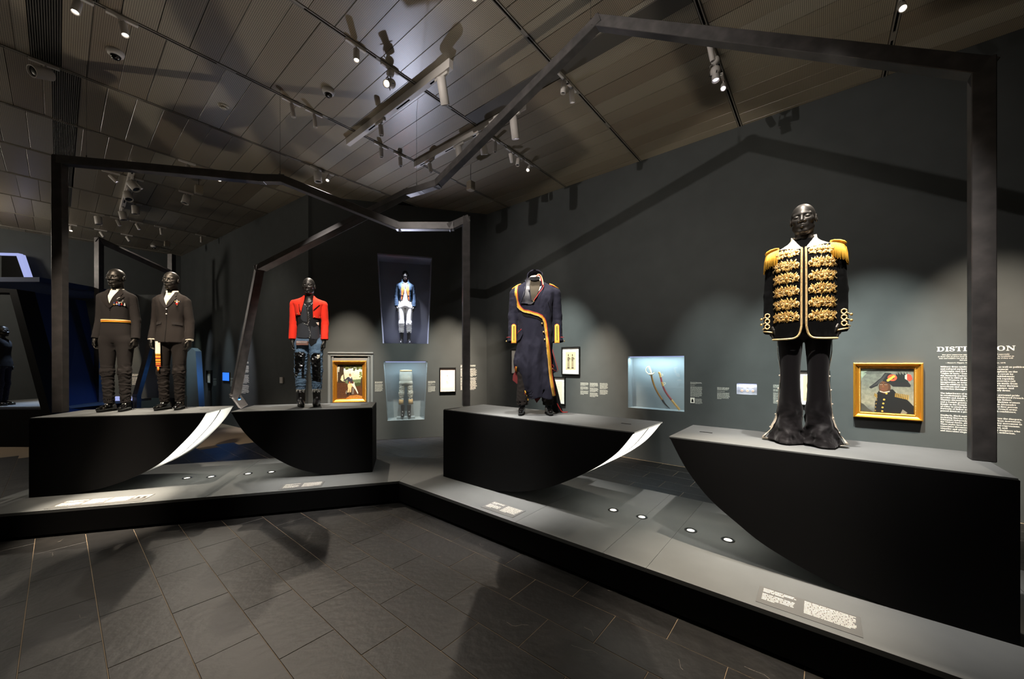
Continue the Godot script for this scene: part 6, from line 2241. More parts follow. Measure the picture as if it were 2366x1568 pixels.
func suit_two(at: Vector3) -> void:
	var o := figure("black mannequin in a long black suit jacket with white cuffs and a striped woven sash", at, -34.5)
	obj("trousers", suit_leg_mesh, M.wool_brown, o)
	var prof := Prof.new([[0.855, 0.162, 0.128, 0.122, 0.0], [0.95, 0.155, 0.122, 0.118, 0.0], [1.06, 0.144, 0.112, 0.104, 0.0], [1.15, 0.138, 0.108, 0.096, 0.0], [1.24, 0.145, 0.114, 0.098, 0.0], [1.34, 0.156, 0.116, 0.104, 0.0], [1.41, 0.168, 0.104, 0.104, -0.004], [1.452, 0.168, 0.082, 0.09, -0.01], [1.476, 0.14, 0.07, 0.077, -0.015], [1.498, 0.09, 0.062, 0.068, -0.018], [1.525, 0.068, 0.058, 0.062, -0.02]], 2.3)
	var el := Vector3(0.182, 1.14, -0.03)
	var wr := Vector3(0.199, 0.905, 0.014)
	var f := coat_field(prof, 0.862, Vector3(0.154, 1.4, -0.006), el, wr, [0.052, 0.048, 0.045], 0.002, 0.006)
	suit_coat_mesh = net_mesh([net(f, Vector3(-0.31, 0.84, -0.15), Vector3(0.31, 1.54, 0.15), 0.0075, 3.0)])
	obj("jacket", suit_coat_mesh, M.wool_brown, o)
	obj("shirt_front", patch(f, V2([-0.04, 1.50, 0.046, 1.50, 0.036, 1.42, 0.008, 1.34, 0.0, 1.335, -0.032, 1.42]), 0.003, 0.012), M.cotton_white, o)
	obj("necktie", patch(f, V2([-0.008, 1.49, 0.014, 1.49, 0.022, 1.42, 0.006, 1.345, -0.012, 1.41]), 0.008, 0.012), M.ribbon_cream, o)
	neckband(o, 0.0585, 1.465, 1.54, M.cotton_white)
	lapel_pair(o, f, V2([0.052, 1.51, 0.034, 1.42, 0.006, 1.335, -0.004, 1.292, 0.03, 1.32, 0.066, 1.375, 0.09, 1.43, 0.072, 1.44, 0.082, 1.458, 0.07, 1.498]), M.wool_black, 0.008)
	button_on(f, 0.004, 1.283, 0.009, M.silver, o, "button", 0.004)
	button_on(f, 0.0, 1.222, 0.009, M.silver, o, "button", 0.003)
	obj("front_edge", patch(f, band(V2([0.012, 1.29, 0.004, 1.2, -0.01, 0.866]), 0.004), 0.003), M.black, o)
	for s in [-1.0, 1.0]:
		obj("pocket_flap", patch(f, V2([0.055 * s, 1.125, 0.132 * s, 1.115, 0.134 * s, 1.082, 0.057 * s, 1.092]), 0.007), M.wool_black, o)
	cuff_tube(o, wr, el, 0.043, M.cotton_white)
	var br := Node3D.new()
	br.name = "brooch"
	o.add_child(br, true)
	var c := on(f, 0.1, 1.372, 0.01)
	for p in [[0, 0.024, 0.009, M.silver], [-0.02, 0.012, 0.008, M.gold], [0.02, 0.012, 0.008, M.gold], [0, 0.004, 0.011, M.silver], [0, -0.014, 0.015, M.enamel_red], [0, -0.032, 0.007, M.gold]]:
		obj("stone", dome(p[2], p[2] * 0.6), p[3], br).transform = Transform3D(Basis(Vector3(1, 0, 0), PI / 2), c + Vector3(p[0], p[1], 0))
	# the woven sash hanging at the right hip
	var sash := Node3D.new()
	sash.name = "sash"
	o.add_child(sash, true)
	var y := 0.875
	var cols := [M.cotton_white, M.cotton_white, M.cotton_white, M.ribbon_yellow, M.black, M.ribbon_orange, M.ribbon_yellow, M.ribbon_red, M.black, M.ribbon_yellow, M.ribbon_orange, M.black, M.ribbon_yellow, M.ribbon_red, M.ribbon_orange, M.black, M.ribbon_red]
	for i in cols.size():
		var h := 0.052 if i < 3 else 0.0135
		if cols[i] == M.black:
			h = 0.007
		var st := begin()
		add_box(st, Vector3(-0.118, y - h, 0.104 - i * 0.0006), Vector3(-0.066, y, 0.111 - i * 0.0006), Transform3D(), 0.0008)
		obj("stripe", done(st), cols[i], sash)
		y -= h
	var st := begin(true)
	for i in 5:
		add_tube(st, [Vector3(-0.1 + i * 0.003, y, 0.1), Vector3(-0.098 + i * 0.004, y - 0.03, 0.101), Vector3(-0.1 + i * 0.003, y - 0.06, 0.1)], 0.003, 5)
	obj("tassel", done(st), M.ribbon_orange, sash)
	for s in [-1.0, 1.0]:
		buckle_on(put_shoe(o, "shoe", Vector3(0.083 * s, 0, -0.01), 0.16 * s, M.patent))
	support_rod(o)

func red_jacket(at: Vector3) -> void:
	var o := figure("black mannequin in a cropped bright red jacket over a black vest and patched jeans", at, -34.5)
	# jeans
	var pelvis := Prof.new([[0.75, 0.02, 0.02, 0.02, 0.0], [0.80, 0.1, 0.06, 0.075, 0.0], [0.85, 0.14, 0.09, 0.105, 0.0], [0.92, 0.156, 0.106, 0.115, 0.0], [1.0, 0.148, 0.1, 0.1, 0.0]], 2.3)
	var jf := trouser_field(pelvis, Vector3(0.092, 0.84, 0.0), Vector3(0.102, 0.5, 0.012), Vector3(0.1, 0.2, -0.015), [0.09, 0.068, 0.062], 0.235, 0.008, 0.25, 0.8)
	cloth_net("jeans", jf, Vector3(-0.2, 0.2, -0.16), Vector3(0.2, 1.02, 0.16), 0.0075, M.denim, o)
	var black := func(pts: Array, off: float, m: Material, called: String): obj(called, patch(jf, V2(pts), off, 0.013), m, o)
	black.call([-0.15, 0.73, -0.03, 0.735, -0.035, 0.69, -0.045, 0.6, -0.07, 0.54, -0.15, 0.52, -0.155, 0.62], 0.009, M.vinyl_black, "vinyl_patch")
	black.call([-0.15, 0.53, -0.07, 0.55, -0.13, 0.42, -0.15, 0.4], 0.006, M.vinyl_black, "vinyl_patch")
	black.call([-0.07, 0.56, -0.045, 0.6, -0.05, 0.4, -0.075, 0.4], 0.007, M.vinyl_black, "vinyl_patch")
	black.call([0.045, 0.70, 0.09, 0.74, 0.15, 0.73, 0.155, 0.6, 0.155, 0.34, 0.06, 0.37, 0.065, 0.5, 0.05, 0.6], 0.009, M.vinyl_black, "vinyl_patch")
	black.call([0.05, 0.64, 0.08, 0.7, 0.13, 0.68, 0.11, 0.6, 0.07, 0.57], 0.016, M.leather, "torn_patch")
	black.call([0.118, 0.66, 0.142, 0.665, 0.143, 0.71, 0.12, 0.71], 0.019, M.cotton_white, "white_patch")
	black.call([-0.15, 0.745, -0.04, 0.75, -0.05, 0.72, -0.15, 0.70], 0.013, M.leather, "torn_patch")
	black.call([0.03, 0.96, 0.13, 0.96, 0.11, 0.88, 0.05, 0.83, 0.02, 0.88], 0.004, M.jersey_black, "waist_panel")
	# hem frays
	for s in [-1.0, 1.0]:
		var st := begin()
		for i in 22:
			var x: float = s * 0.1 + rng.randf_range(-0.055, 0.055)
			var y := 0.24 + rng.randf_range(-0.004, 0.004)
			var p := front(jf, x, y)
			add_tube(st, [p, p + Vector3(rng.randf_range(-0.008, 0.008), -rng.randf_range(0.015, 0.05), 0.003)], 0.0016, 4)
		obj("hem_fray", done(st), M.fray, o)
	for s in [-1.0, 1.0]:
		put_shoe(o, "boot", Vector3(0.1 * s, 0, 0.0), (0.35 if s < 0 else 0.02), M.leather, "boot")
	# layers on the body
	var vp := Prof.new([[0.92, 0.152, 0.112, 0.112, 0.0], [1.02, 0.14, 0.106, 0.096, 0.0], [1.12, 0.13, 0.102, 0.088, 0.0], [1.25, 0.142, 0.108, 0.092, 0.0], [1.36, 0.16, 0.108, 0.098, 0.0], [1.42, 0.155, 0.085, 0.092, -0.004], [1.47, 0.09, 0.06, 0.066, -0.016], [1.49, 0.07, 0.055, 0.06, -0.02]], 2.3)
	var vf := func(p: Vector3) -> float: return maxf(vp.d(absf(p.x), p.y, p.z), maxf(0.93 - p.y, (p.y - 1.40) - absf(p.x) * 1.4 if p.z > 0.0 else -1.0))
	cloth_net("vest", vf, Vector3(-0.18, 0.92, -0.13), Vector3(0.18, 1.5, 0.13), 0.0085, M.jersey_black, o, 3.0)
	var vest_d := func(p: Vector3) -> float: return vp.d(absf(p.x), p.y, p.z)
	obj("vest_panel", patch(vest_d, V2([-0.118, 1.12, -0.05, 1.15, 0.0, 1.115, 0.03, 1.05, 0.05, 0.96, -0.01, 0.935, -0.13, 0.95, -0.132, 1.0]), 0.006), M.jersey_grey, o)
	obj("vest_panel", patch(vest_d, V2([0.05, 1.11, 0.085, 1.09, 0.122, 1.12, 0.138, 1.0, 0.14, 0.965, 0.09, 0.93, 0.055, 0.93, 0.04, 1.02]), 0.008), M.jersey_grey, o)
	obj("vest_point", patch(vest_d, V2([0.05, 0.94, 0.14, 0.97, 0.12, 0.93, 0.09, 0.925]), 0.008), M.jersey_grey, o)
	obj("shirt_panel", patch(vest_d, V2([-0.075, 1.42, -0.02, 1.40, 0.0, 1.3, 0.0, 1.16, -0.05, 1.17, -0.075, 1.2, -0.08, 1.3]), 0.004), M.jersey_grey, o)
	obj("bare_chest", patch(vest_d, V2([0.002, 1.33, 0.018, 1.33, 0.026, 1.2, 0.022, 1.135, 0.004, 1.135]), 0.006), M.skin, o)
	obj("shirt_edge", patch(vest_d, V2([0.105, 1.16, 0.127, 1.165, 0.126, 1.125, 0.115, 1.13]), 0.006), M.cotton_white, o)
	var st := begin(true)
	for seg in [[-0.045, 1.415, 0.012, 1.35], [0.06, 1.42, 0.012, 1.35], [0.012, 1.35, 0.03, 1.2], [0.03, 1.2, 0.01, 1.13], [-0.06, 1.15, 0.01, 1.12], [0.01, 1.13, 0.045, 1.0], [0.045, 1.0, 0.03, 0.94]]:
		for i in 13:
			var t := rng.randf()
			var x: float = lerpf(seg[0], seg[2], t) + rng.randf_range(-0.006, 0.006)
			var y: float = lerpf(seg[1], seg[3], t) + rng.randf_range(-0.004, 0.004)
			var p: Vector3 = on(vest_d, x, y, 0.008)
			add_lathe(st, [Vector2(0.0035, 0), Vector2(0.0028, 0.003), Vector2(0, 0.004)], Transform3D(Basis(Vector3(1, 0, 0), PI / 2), p), 6)
	obj("bead_trim", done(st), M.silver, o)
	st = begin()
	add_box(st, Vector3(-0.128, 0.838, 0.108), Vector3(0.022, 0.898, 0.134), Transform3D(), 0.006)
	var pouch := obj("waist_pouch", done(st), M.tan_leather, o)
	st = begin(true)
	for i in 9:
		var cx := -0.112 + i * 0.014
		var ring := []
		for k in 9:
			ring.append(Vector3(cx + cos(k * TAU / 8) * 0.008, 0.882 + sin(k * TAU / 8) * 0.009, 0.1355))
		add_tube(st, ring, 0.0025, 5)
	obj("stud_chain", done(st), M.silver, pouch)
	# the jacket: cropped, open, sharp shouldered
	var jp := Prof.new([[1.2, 0.15, 0.124, 0.108, 0.0], [1.3, 0.165, 0.126, 0.112, 0.0], [1.38, 0.18, 0.12, 0.114, 0.0], [1.43, 0.208, 0.1, 0.108, -0.004], [1.462, 0.206, 0.078, 0.092, -0.01], [1.482, 0.15, 0.07, 0.08, -0.014], [1.505, 0.1, 0.064, 0.072, -0.016], [1.535, 0.072, 0.06, 0.066, -0.02]], 2.4)
	var el := Vector3(0.197, 1.16, -0.028)
	var wr := Vector3(0.201, 0.925, 0.014)
	var base := coat_field(jp, 1.215, Vector3(0.184, 1.415, -0.006), el, wr, [0.053, 0.05, 0.047], 0.002, 0.006)
	var f := func(p: Vector3) -> float:
		var d: float = base.call(p)
		if absf(p.x) < 0.16 and p.y > 1.18:
			d = maxf(d, -(jp.d(absf(p.x), p.y, p.z) + 0.013))
			if p.z > 0.0:
				var lo := -0.072 + 0.03 * smoothstep(1.27, 1.42, p.y)
				var hi := 0.072 - 0.012 * smoothstep(1.42, 1.5, p.y)
				d = maxf(d, minf(p.x - lo, hi - p.x))
				if p.x < 0.0:
					d = maxf(d, 1.25 - p.y)
		return d
	cloth_net("jacket", f, Vector3(-0.33, 0.9, -0.15), Vector3(0.33, 1.55, 0.15), 0.0068, M.wool_red, o, 3.0)
	var jd := func(p: Vector3) -> float: return jp.d(absf(p.x), p.y, p.z)
	obj("lapel", patch(jd, V2([0.064, 1.525, 0.074, 1.42, 0.074, 1.315, 0.11, 1.36, 0.15, 1.408, 0.128, 1.425, 0.138, 1.44, 0.11, 1.49]), 0.006), M.wool_red, o)
	obj("lapel", patch(jd, V2([-0.042, 1.50, -0.042, 1.41, -0.066, 1.29, -0.09, 1.34, -0.095, 1.40, -0.07, 1.45]), 0.006), M.wool_red, o)
	obj("pocket_slit", patch(jd, band(V2([0.082, 1.312, 0.148, 1.40]), 0.006), 0.009, 0.01), M.black, o)
	obj("pocket_slit", patch(jd, band(V2([-0.094, 1.395, -0.088, 1.34, -0.076, 1.275]), 0.006), 0.008, 0.01), M.black, o)
	for b in [[0.092, 1.234], [0.146, 1.236], [-0.083, 1.276], [-0.118, 1.268]]:
		button_on(jd, b[0], b[1], 0.0075, M.brass, o, "button", 0.004)

func greatcoat(at: Vector3) -> void:
	var o := figure("headless figure in a long asymmetric navy greatcoat trimmed with gold and red", at, -52.0, true)
	# trousers and shoes, legs apart
	var pelvis := Prof.new([[0.77, 0.02, 0.02, 0.02, 0.0], [0.82, 0.1, 0.06, 0.075, 0.0], [0.88, 0.14, 0.1, 0.1, 0.0], [1.0, 0.14, 0.1, 0.1, 0.0]], 2.3)
	var tf := trouser_field(pelvis, Vector3(0.09, 0.84, 0.0), Vector3(0.13, 0.48, 0.01), Vector3(0.155, 0.06, -0.01), [0.09, 0.075, 0.068], 0.105, 0.004)
	cloth_net("trousers", tf, Vector3(-0.25, 0.08, -0.15), Vector3(0.25, 0.95, 0.15), 0.011, M.wool_brown, o)
	for s in [-1.0, 1.0]:
		put_shoe(o, "shoe", Vector3(0.158 * s, 0, 0.0), 0.1 * s, M.patent)
		var sk := begin(true)
		add_tube(sk, [Vector3(0.158 * s, 0.07, -0.02), Vector3(0.156 * s, 0.15, -0.015)], 0.04, 14)
		obj("sock", done(sk), M.jersey_grey, o)
	var prof := Prof.new([[0.14, 0.165, 0.14, 0.14, 0.0], [0.35, 0.19, 0.15, 0.15, 0.0], [0.55, 0.212, 0.16, 0.155, 0.0], [0.8, 0.208, 0.155, 0.15, 0.0], [1.05, 0.198, 0.145, 0.135, 0.0], [1.25, 0.205, 0.145, 0.13, 0.0], [1.38, 0.225, 0.135, 0.13, 0.0], [1.44, 0.25, 0.112, 0.122, -0.004], [1.475, 0.245, 0.09, 0.105, -0.01], [1.51, 0.18, 0.082, 0.095, -0.014], [1.55, 0.11, 0.08, 0.09, -0.014], [1.6, 0.085, 0.075, 0.085, -0.014]], 2.3)
	var shift := func(y: float) -> float: return 0.075 * smoothstep(0.62, 0.15, y) - 0.03 * smoothstep(0.9, 0.6, y) * smoothstep(0.3, 0.6, y)
	var torso := func(p: Vector3) -> float:
		var x: float = p.x - shift.call(p.y)
		var t := prof.d(absf(x), p.y, p.z)
		var m := smoothstep(1.15, 0.5, p.y)
		return t - (0.002 + 0.011 * m) * sin(p.x * 44.0 + 2.5 * noise.get_noise_3d(p.x * 3.0, p.y * 1.2, p.z * 3.0) + 0.6) * 0.8 - 0.007 * noise.get_noise_3d(p.x * 9.0, p.y * 5.0, p.z * 9.0)
	var el := Vector3(0.256, 1.15, -0.02)
	var wr := Vector3(0.262, 0.845, 0.02)
	var sh := Vector3(0.232, 1.415, -0.006)
	var dir := (wr - el).normalized()
	var f := func(p: Vector3) -> float:
		var q := Vector3(absf(p.x), p.y, p.z)
		var t: float = torso.call(p)
		var edge := 0.195 if p.x > -0.09 else 0.165 + (-0.09 - p.x) * 2.15
		edge += 0.012 * sin(p.x * 30.0)
		t = maxf(t, edge - p.y)
		if p.y < edge + 0.1:
			t = maxf(t, -(prof.d(absf(p.x - shift.call(p.y)), maxf(p.y, 0.15), p.z) + 0.016))
		var a := smin(cone_d(q, sh, el, 0.068, 0.06), cone_d(q, el, wr, 0.06, 0.056), 0.02)
		a = smin(a, cone_d(q, wr - dir * 0.075, wr, 0.052, 0.068), 0.004)
		a -= 0.004 * noise.get_noise_3d(p.x * 8.0, p.y * 20.0, p.z * 16.0)
		var cut := (q - wr).dot(dir)
		if cut > -0.07:
			a = maxf(a, -(a + 0.018))
		return smin(t, maxf(a, cut), 0.014)
	cloth_net("coat", f, Vector3(-0.37, 0.12, -0.2), Vector3(0.37, 1.62, 0.2), 0.0082, M.wool_coat, o, 3.2)
	var lay := func(called: String, pts: PackedVector2Array, off: float, m: Material, cell := 0.013): obj(called, patch(torso, pts, off, cell), m, o)
	# the wrap-over front: an outer panel edged with gold
	var trim := soft2([-0.195, 1.525, -0.215, 1.46, -0.205, 1.353, -0.178, 1.25, -0.127, 1.198, -0.03, 1.167, 0.061, 1.129, 0.101, 1.066, 0.118, 0.95, 0.132, 0.824, 0.156, 0.558, 0.178, 0.358, 0.205, 0.225], 4)
	var flap := soft2([-0.195, 1.525, -0.215, 1.46, -0.205, 1.353, -0.178, 1.25, -0.127, 1.198, -0.03, 1.167, 0.061, 1.129, 0.05, 1.17, -0.0, 1.23, -0.05, 1.27, -0.09, 1.28, -0.10, 1.40, -0.085, 1.52, -0.1, 1.56], 4)
	lay.call("lapel", flap, 0.012, M.wool_navy)
	lay.call("gold_braid", band(trim, 0.021), 0.016, M.gold_thread, 0.009)
	lay.call("painted_flap_shadow", soft2([-0.17, 1.23, -0.13, 1.185, -0.03, 1.153, 0.06, 1.115, 0.085, 1.05, 0.04, 1.09, -0.05, 1.12, -0.12, 1.13, -0.15, 1.16], 4), 0.004, M.black)  # black patch painted as the shadow under the wrap-over edge
	for k in 2:
		var st := begin(true)
		var side := PackedVector2Array()
		for i in trim.size():
			var t := (trim[mini(i + 1, trim.size() - 1)] - trim[maxi(i - 1, 0)]).normalized()
			side.append(trim[i] + Vector2(t.y, -t.x) * (0.0135 if k == 0 else -0.0135) * -1.0)
		add_tube(st, path_on(torso, side, 0.016), 0.004 if k == 0 else 0.0022, 6)
		obj("piping", done(st), M.red_piping if k == 0 else M.gold_cord, o)
	# braid on the left lower edge, and red piping there
	var low := soft2([-0.222, 0.56, -0.218, 0.498, -0.175, 0.371, -0.117, 0.258, -0.088, 0.165], 4)
	lay.call("gold_braid", band(low, 0.02), 0.01, M.gold_thread, 0.009)
	var st := begin(true)
	add_tube(st, path_on(torso, low, 0.014), 0.004, 6)
	obj("piping", done(st), M.red_piping, o)
	# throat: shirt, cravat, silk facing, standing collar
	lay.call("shirt_front", V2([-0.07, 1.6, 0.055, 1.6, 0.078, 1.50, 0.05, 1.44, 0.0, 1.37, -0.06, 1.43]), 0.006, M.cotton_white)
	lay.call("cravat", soft2([-0.045, 1.565, 0.03, 1.565, 0.05, 1.50, 0.03, 1.42, 0.005, 1.35, -0.024, 1.305, -0.05, 1.33, -0.062, 1.45, -0.06, 1.52], 4), 0.02, M.cravat)
	lay.call("cravat_knot", soft2([-0.05, 1.585, 0.03, 1.59, 0.035, 1.56, -0.01, 1.545, -0.055, 1.555], 4), 0.034, M.jersey_black)
	lay.call("silk_facing", soft2([-0.105, 1.59, -0.062, 1.585, -0.066, 1.48, -0.07, 1.38, -0.045, 1.31, -0.02, 1.29, -0.05, 1.265, -0.09, 1.27, -0.15, 1.295, -0.125, 1.42, -0.105, 1.52], 4), 0.022, M.satin_black)
	st = begin(true)
	add_tube(st, path_on(torso, soft2([-0.1, 1.6, -0.105, 1.5, -0.12, 1.4, -0.152, 1.3, -0.14, 1.285, -0.09, 1.272]), 0.026), 0.0055, 7)
	obj("facing_edge", done(st), M.wool_coat, o)
	st = begin(true)
	var rp := path_on(torso, soft2([0.05, 1.575, 0.088, 1.50, 0.085, 1.45, 0.04, 1.39, 0.0, 1.335, -0.02, 1.305]), 0.018)
	add_tube(st, rp, 0.004, 6)
	obj("piping", done(st), M.red_piping, o)
	var cp := Prof.new([[1.48, 0.135, 0.1, 0.105, -0.01], [1.54, 0.105, 0.095, 0.1, -0.008], [1.6, 0.098, 0.09, 0.098, -0.006], [1.66, 0.086, 0.07, 0.095, -0.012], [1.70, 0.05, 0.03, 0.08, -0.03]], 2.1)
	var cf := func(p: Vector3) -> float:
		var r := cp.d(absf(p.x), p.y, p.z)
		var d := maxf(r, -(r + 0.011))
		var gap := 0.028 + 0.035 * smoothstep(1.50, 1.6, p.y)
		if p.z > 0.0:
			d = maxf(d, minf(p.x + gap + 0.03, gap + 0.012 - p.x))
		return d
	cloth_net("standing_collar", cf, Vector3(-0.15, 1.47, -0.13), Vector3(0.15, 1.72, 0.12), 0.0065, M.wool_navy, o, 3.0)
	st = begin(true)
	add_lathe(st, [Vector2(0.056, 1.52), Vector2(0.058, 1.57), Vector2(0.056, 1.612), Vector2(0.05, 1.617), Vector2(0, 1.617)], Transform3D(Basis(), Vector3(0, 0, 0.01)), 24)
	obj("shirt_collar", done(st), M.cotton_white, o)
	st = begin(true)
	add_tube(st, smooth_path([Vector3(0.01, 1.60, 0.07), Vector3(0.035, 1.625, 0.078), Vector3(0.062, 1.61, 0.07), Vector3(0.082, 1.56, 0.072), Vector3(0.09, 1.5, 0.085)]), 0.0065, 7)
	obj("collar_braid", done(st), M.gold_cord, o)
	st = begin(true)
	add_tube(st, smooth_path([Vector3(0.006, 1.592, 0.072), Vector3(0.032, 1.615, 0.08), Vector3(0.056, 1.6, 0.074), Vector3(0.074, 1.55, 0.076), Vector3(0.082, 1.49, 0.092)]), 0.0045, 7)
	obj("piping", done(st), M.red_piping, o)
	# shoulder straps, buttons, sleeve tabs, pockets
	for s in [-1.0, 1.0]:
		var sp := begin(true)
		add_tube(sp, [Vector3(0.165 * s, 1.523, -0.005), Vector3(0.21 * s, 1.505, -0.002), Vector3(0.272 * s, 1.462, 0.0)], 0.011, 8, 0.6)
		obj("shoulder_strap", done(sp), M.red_piping, o)
		sp = begin(true)
		add_tube(sp, [Vector3(0.168 * s, 1.53, 0.002), Vector3(0.212 * s, 1.512, 0.006), Vector3(0.272 * s, 1.47, 0.008)], 0.006, 7)
		obj("strap_braid", done(sp), M.gold_thread, o)
		# tab on the sleeve
		var arm := func(p: Vector3) -> float: return smin(cone_d(Vector3(absf(p.x), p.y, p.z), sh, el, 0.068, 0.06), cone_d(Vector3(absf(p.x), p.y, p.z), el, wr, 0.06, 0.062), 0.02)
		var cx: float = 0.25 * s
		var tabp := PackedVector2Array()
		for i in 9:
			tabp.append(Vector2(cx - 0.021 * cos(PI * i / 8.0), 1.03 + 0.02 * sin(PI * i / 8.0)))
		tabp.append_array(V2([cx + 0.023, 0.835, cx - 0.023, 0.835]))
		obj("sleeve_tab", patch(arm, Geometry2D.offset_polygon(tabp, 0.005)[0], 0.004, 0.012), M.red_piping, o)
		obj("sleeve_braid", patch(arm, tabp, 0.008, 0.012), M.gold_thread, o)
		obj("braid_slit", patch(arm, band(V2([cx, 1.02, cx, 0.86]), 0.006), 0.011, 0.012), M.black, o)
		button_on(arm, cx, 1.03, 0.007, M.brass, o, "button", 0.009)
		var cb := obj("button", dome(0.011, 0.009), M.brass, o)
		cb.transform = Transform3D(basis_y(Vector3(s, 0, 0.3)), Vector3(0.335 * s, 0.855, 0.03))
		sp = begin(true)
		add_tube(sp, [Vector3(0.292 * s, 0.9, 0.07), Vector3(0.325 * s, 0.9, 0.045), Vector3(0.335 * s, 0.9, 0.015)], 0.003, 6)
		obj("piping", done(sp), M.red_piping, o)
	for b in [[-0.02, 1.302], [0.07, 1.05], [0.088, 0.952], [0.1, 0.868]]:
		button_on(torso, b[0], b[1], 0.0105, M.brass, o, "button", 0.012)
	obj("pocket_flap", patch(torso, V2([-0.205, 0.92, -0.15, 0.985, -0.14, 0.93, -0.165, 0.87, -0.2, 0.855]), 0.018), M.wool_coat, o)
	st = begin(true)
	add_tube(st, path_on(torso, V2([-0.205, 0.925, -0.15, 0.99]), 0.02), 0.0028, 6)
	obj("piping", done(st), M.red_piping, o)
	obj("dart", patch(torso, band(V2([0.14, 1.3, 0.16, 1.24, 0.172, 1.2]), 0.004), 0.003), M.black, o)
	# the back skirts seen below: a dark train to the left foot, a hanging tail, a point between the legs
	var th := Transform3D(Basis(Vector3.UP, 0.25), Vector3(0, 0, -0.03))
	st = begin()
	add_prism(st, soft2([0.14, 0.62, 0.19, 0.63, 0.225, 0.48, 0.28, 0.28, 0.325, 0.1, 0.345, 0.014, 0.3, 0.006, 0.24, 0.01, 0.205, 0.08, 0.19, 0.2], 3), th, 0.016)
	obj("train", done(st), M.black, o)
	st = begin(true)
	add_tube(st, smooth_path([th * Vector3(0.27, 0.12, 0.006), th * Vector3(0.31, 0.05, 0.006), th * Vector3(0.34, 0.014, 0.01), th * Vector3(0.40, 0.012, 0.02)]), 0.006, 7)
	obj("train_piping", done(st), M.red_piping, o)
	st = begin()
	add_prism(st, V2([0.165, 0.78, 0.19, 0.72, 0.245, 0.52, 0.236, 0.495, 0.2, 0.48, 0.165, 0.52]), Transform3D(Basis(Vector3.UP, 0.2), Vector3(0.02, 0, 0.0)), 0.03)
	obj("hanging_tail", done(st), M.wool_navy, o)
	st = begin(true)
	for path in [[[0.20, 0.76], [0.225, 0.66], [0.268, 0.52], [0.255, 0.495]], [[0.18, 0.60], [0.215, 0.565], [0.195, 0.535], [0.25, 0.5]]]:
		var line := []
		for q in path:
			line.append(Vector3(q[0], q[1], 0.035 - (q[0] - 0.18) * 0.3))
		add_tube(st, line, 0.004, 6)
	obj("piping", done(st), M.red_piping, o)
	obj("button", dome(0.008, 0.007), M.brass, o).transform = Transform3D(Basis(Vector3(1, 0, 0), PI / 2), Vector3(0.2, 0.535, 0.045))
	st = begin()
	add_prism(st, V2([-0.05, 0.24, 0.08, 0.24, 0.07, 0.19, 0.02, 0.125, -0.015, 0.185]), Transform3D(Basis(), Vector3(0, 0, -0.06)), 0.012)
	obj("lining_point", done(st), M.red_lining, o)
	st = begin()
	add_prism(st, V2([-0.26, 0.46, -0.2, 0.56, -0.1, 0.3, -0.09, 0.2, -0.18, 0.33, -0.265, 0.40]), Transform3D(Basis(), Vector3(0, 0, 0.02)), 0.012)
	obj("turned_lining", done(st), M.red_lining, o)

func leaf(st: SurfaceTool, p: Vector3, d: Vector3, l: float, w: float, h: float) -> void:
	# one embossed leaf: a pointed four-sided ridge
	var s := Vector3(-d.y, d.x, 0)
	var tip := p + d * l
	var mid := p + d * l * 0.4
	var top := mid + Vector3(0, 0, h)
	tri(st, p, mid + s * w, top)
	tri(st, mid + s * w, tip, top)
	tri(st, tip, mid - s * w, top)
	tri(st, mid - s * w, p, top)

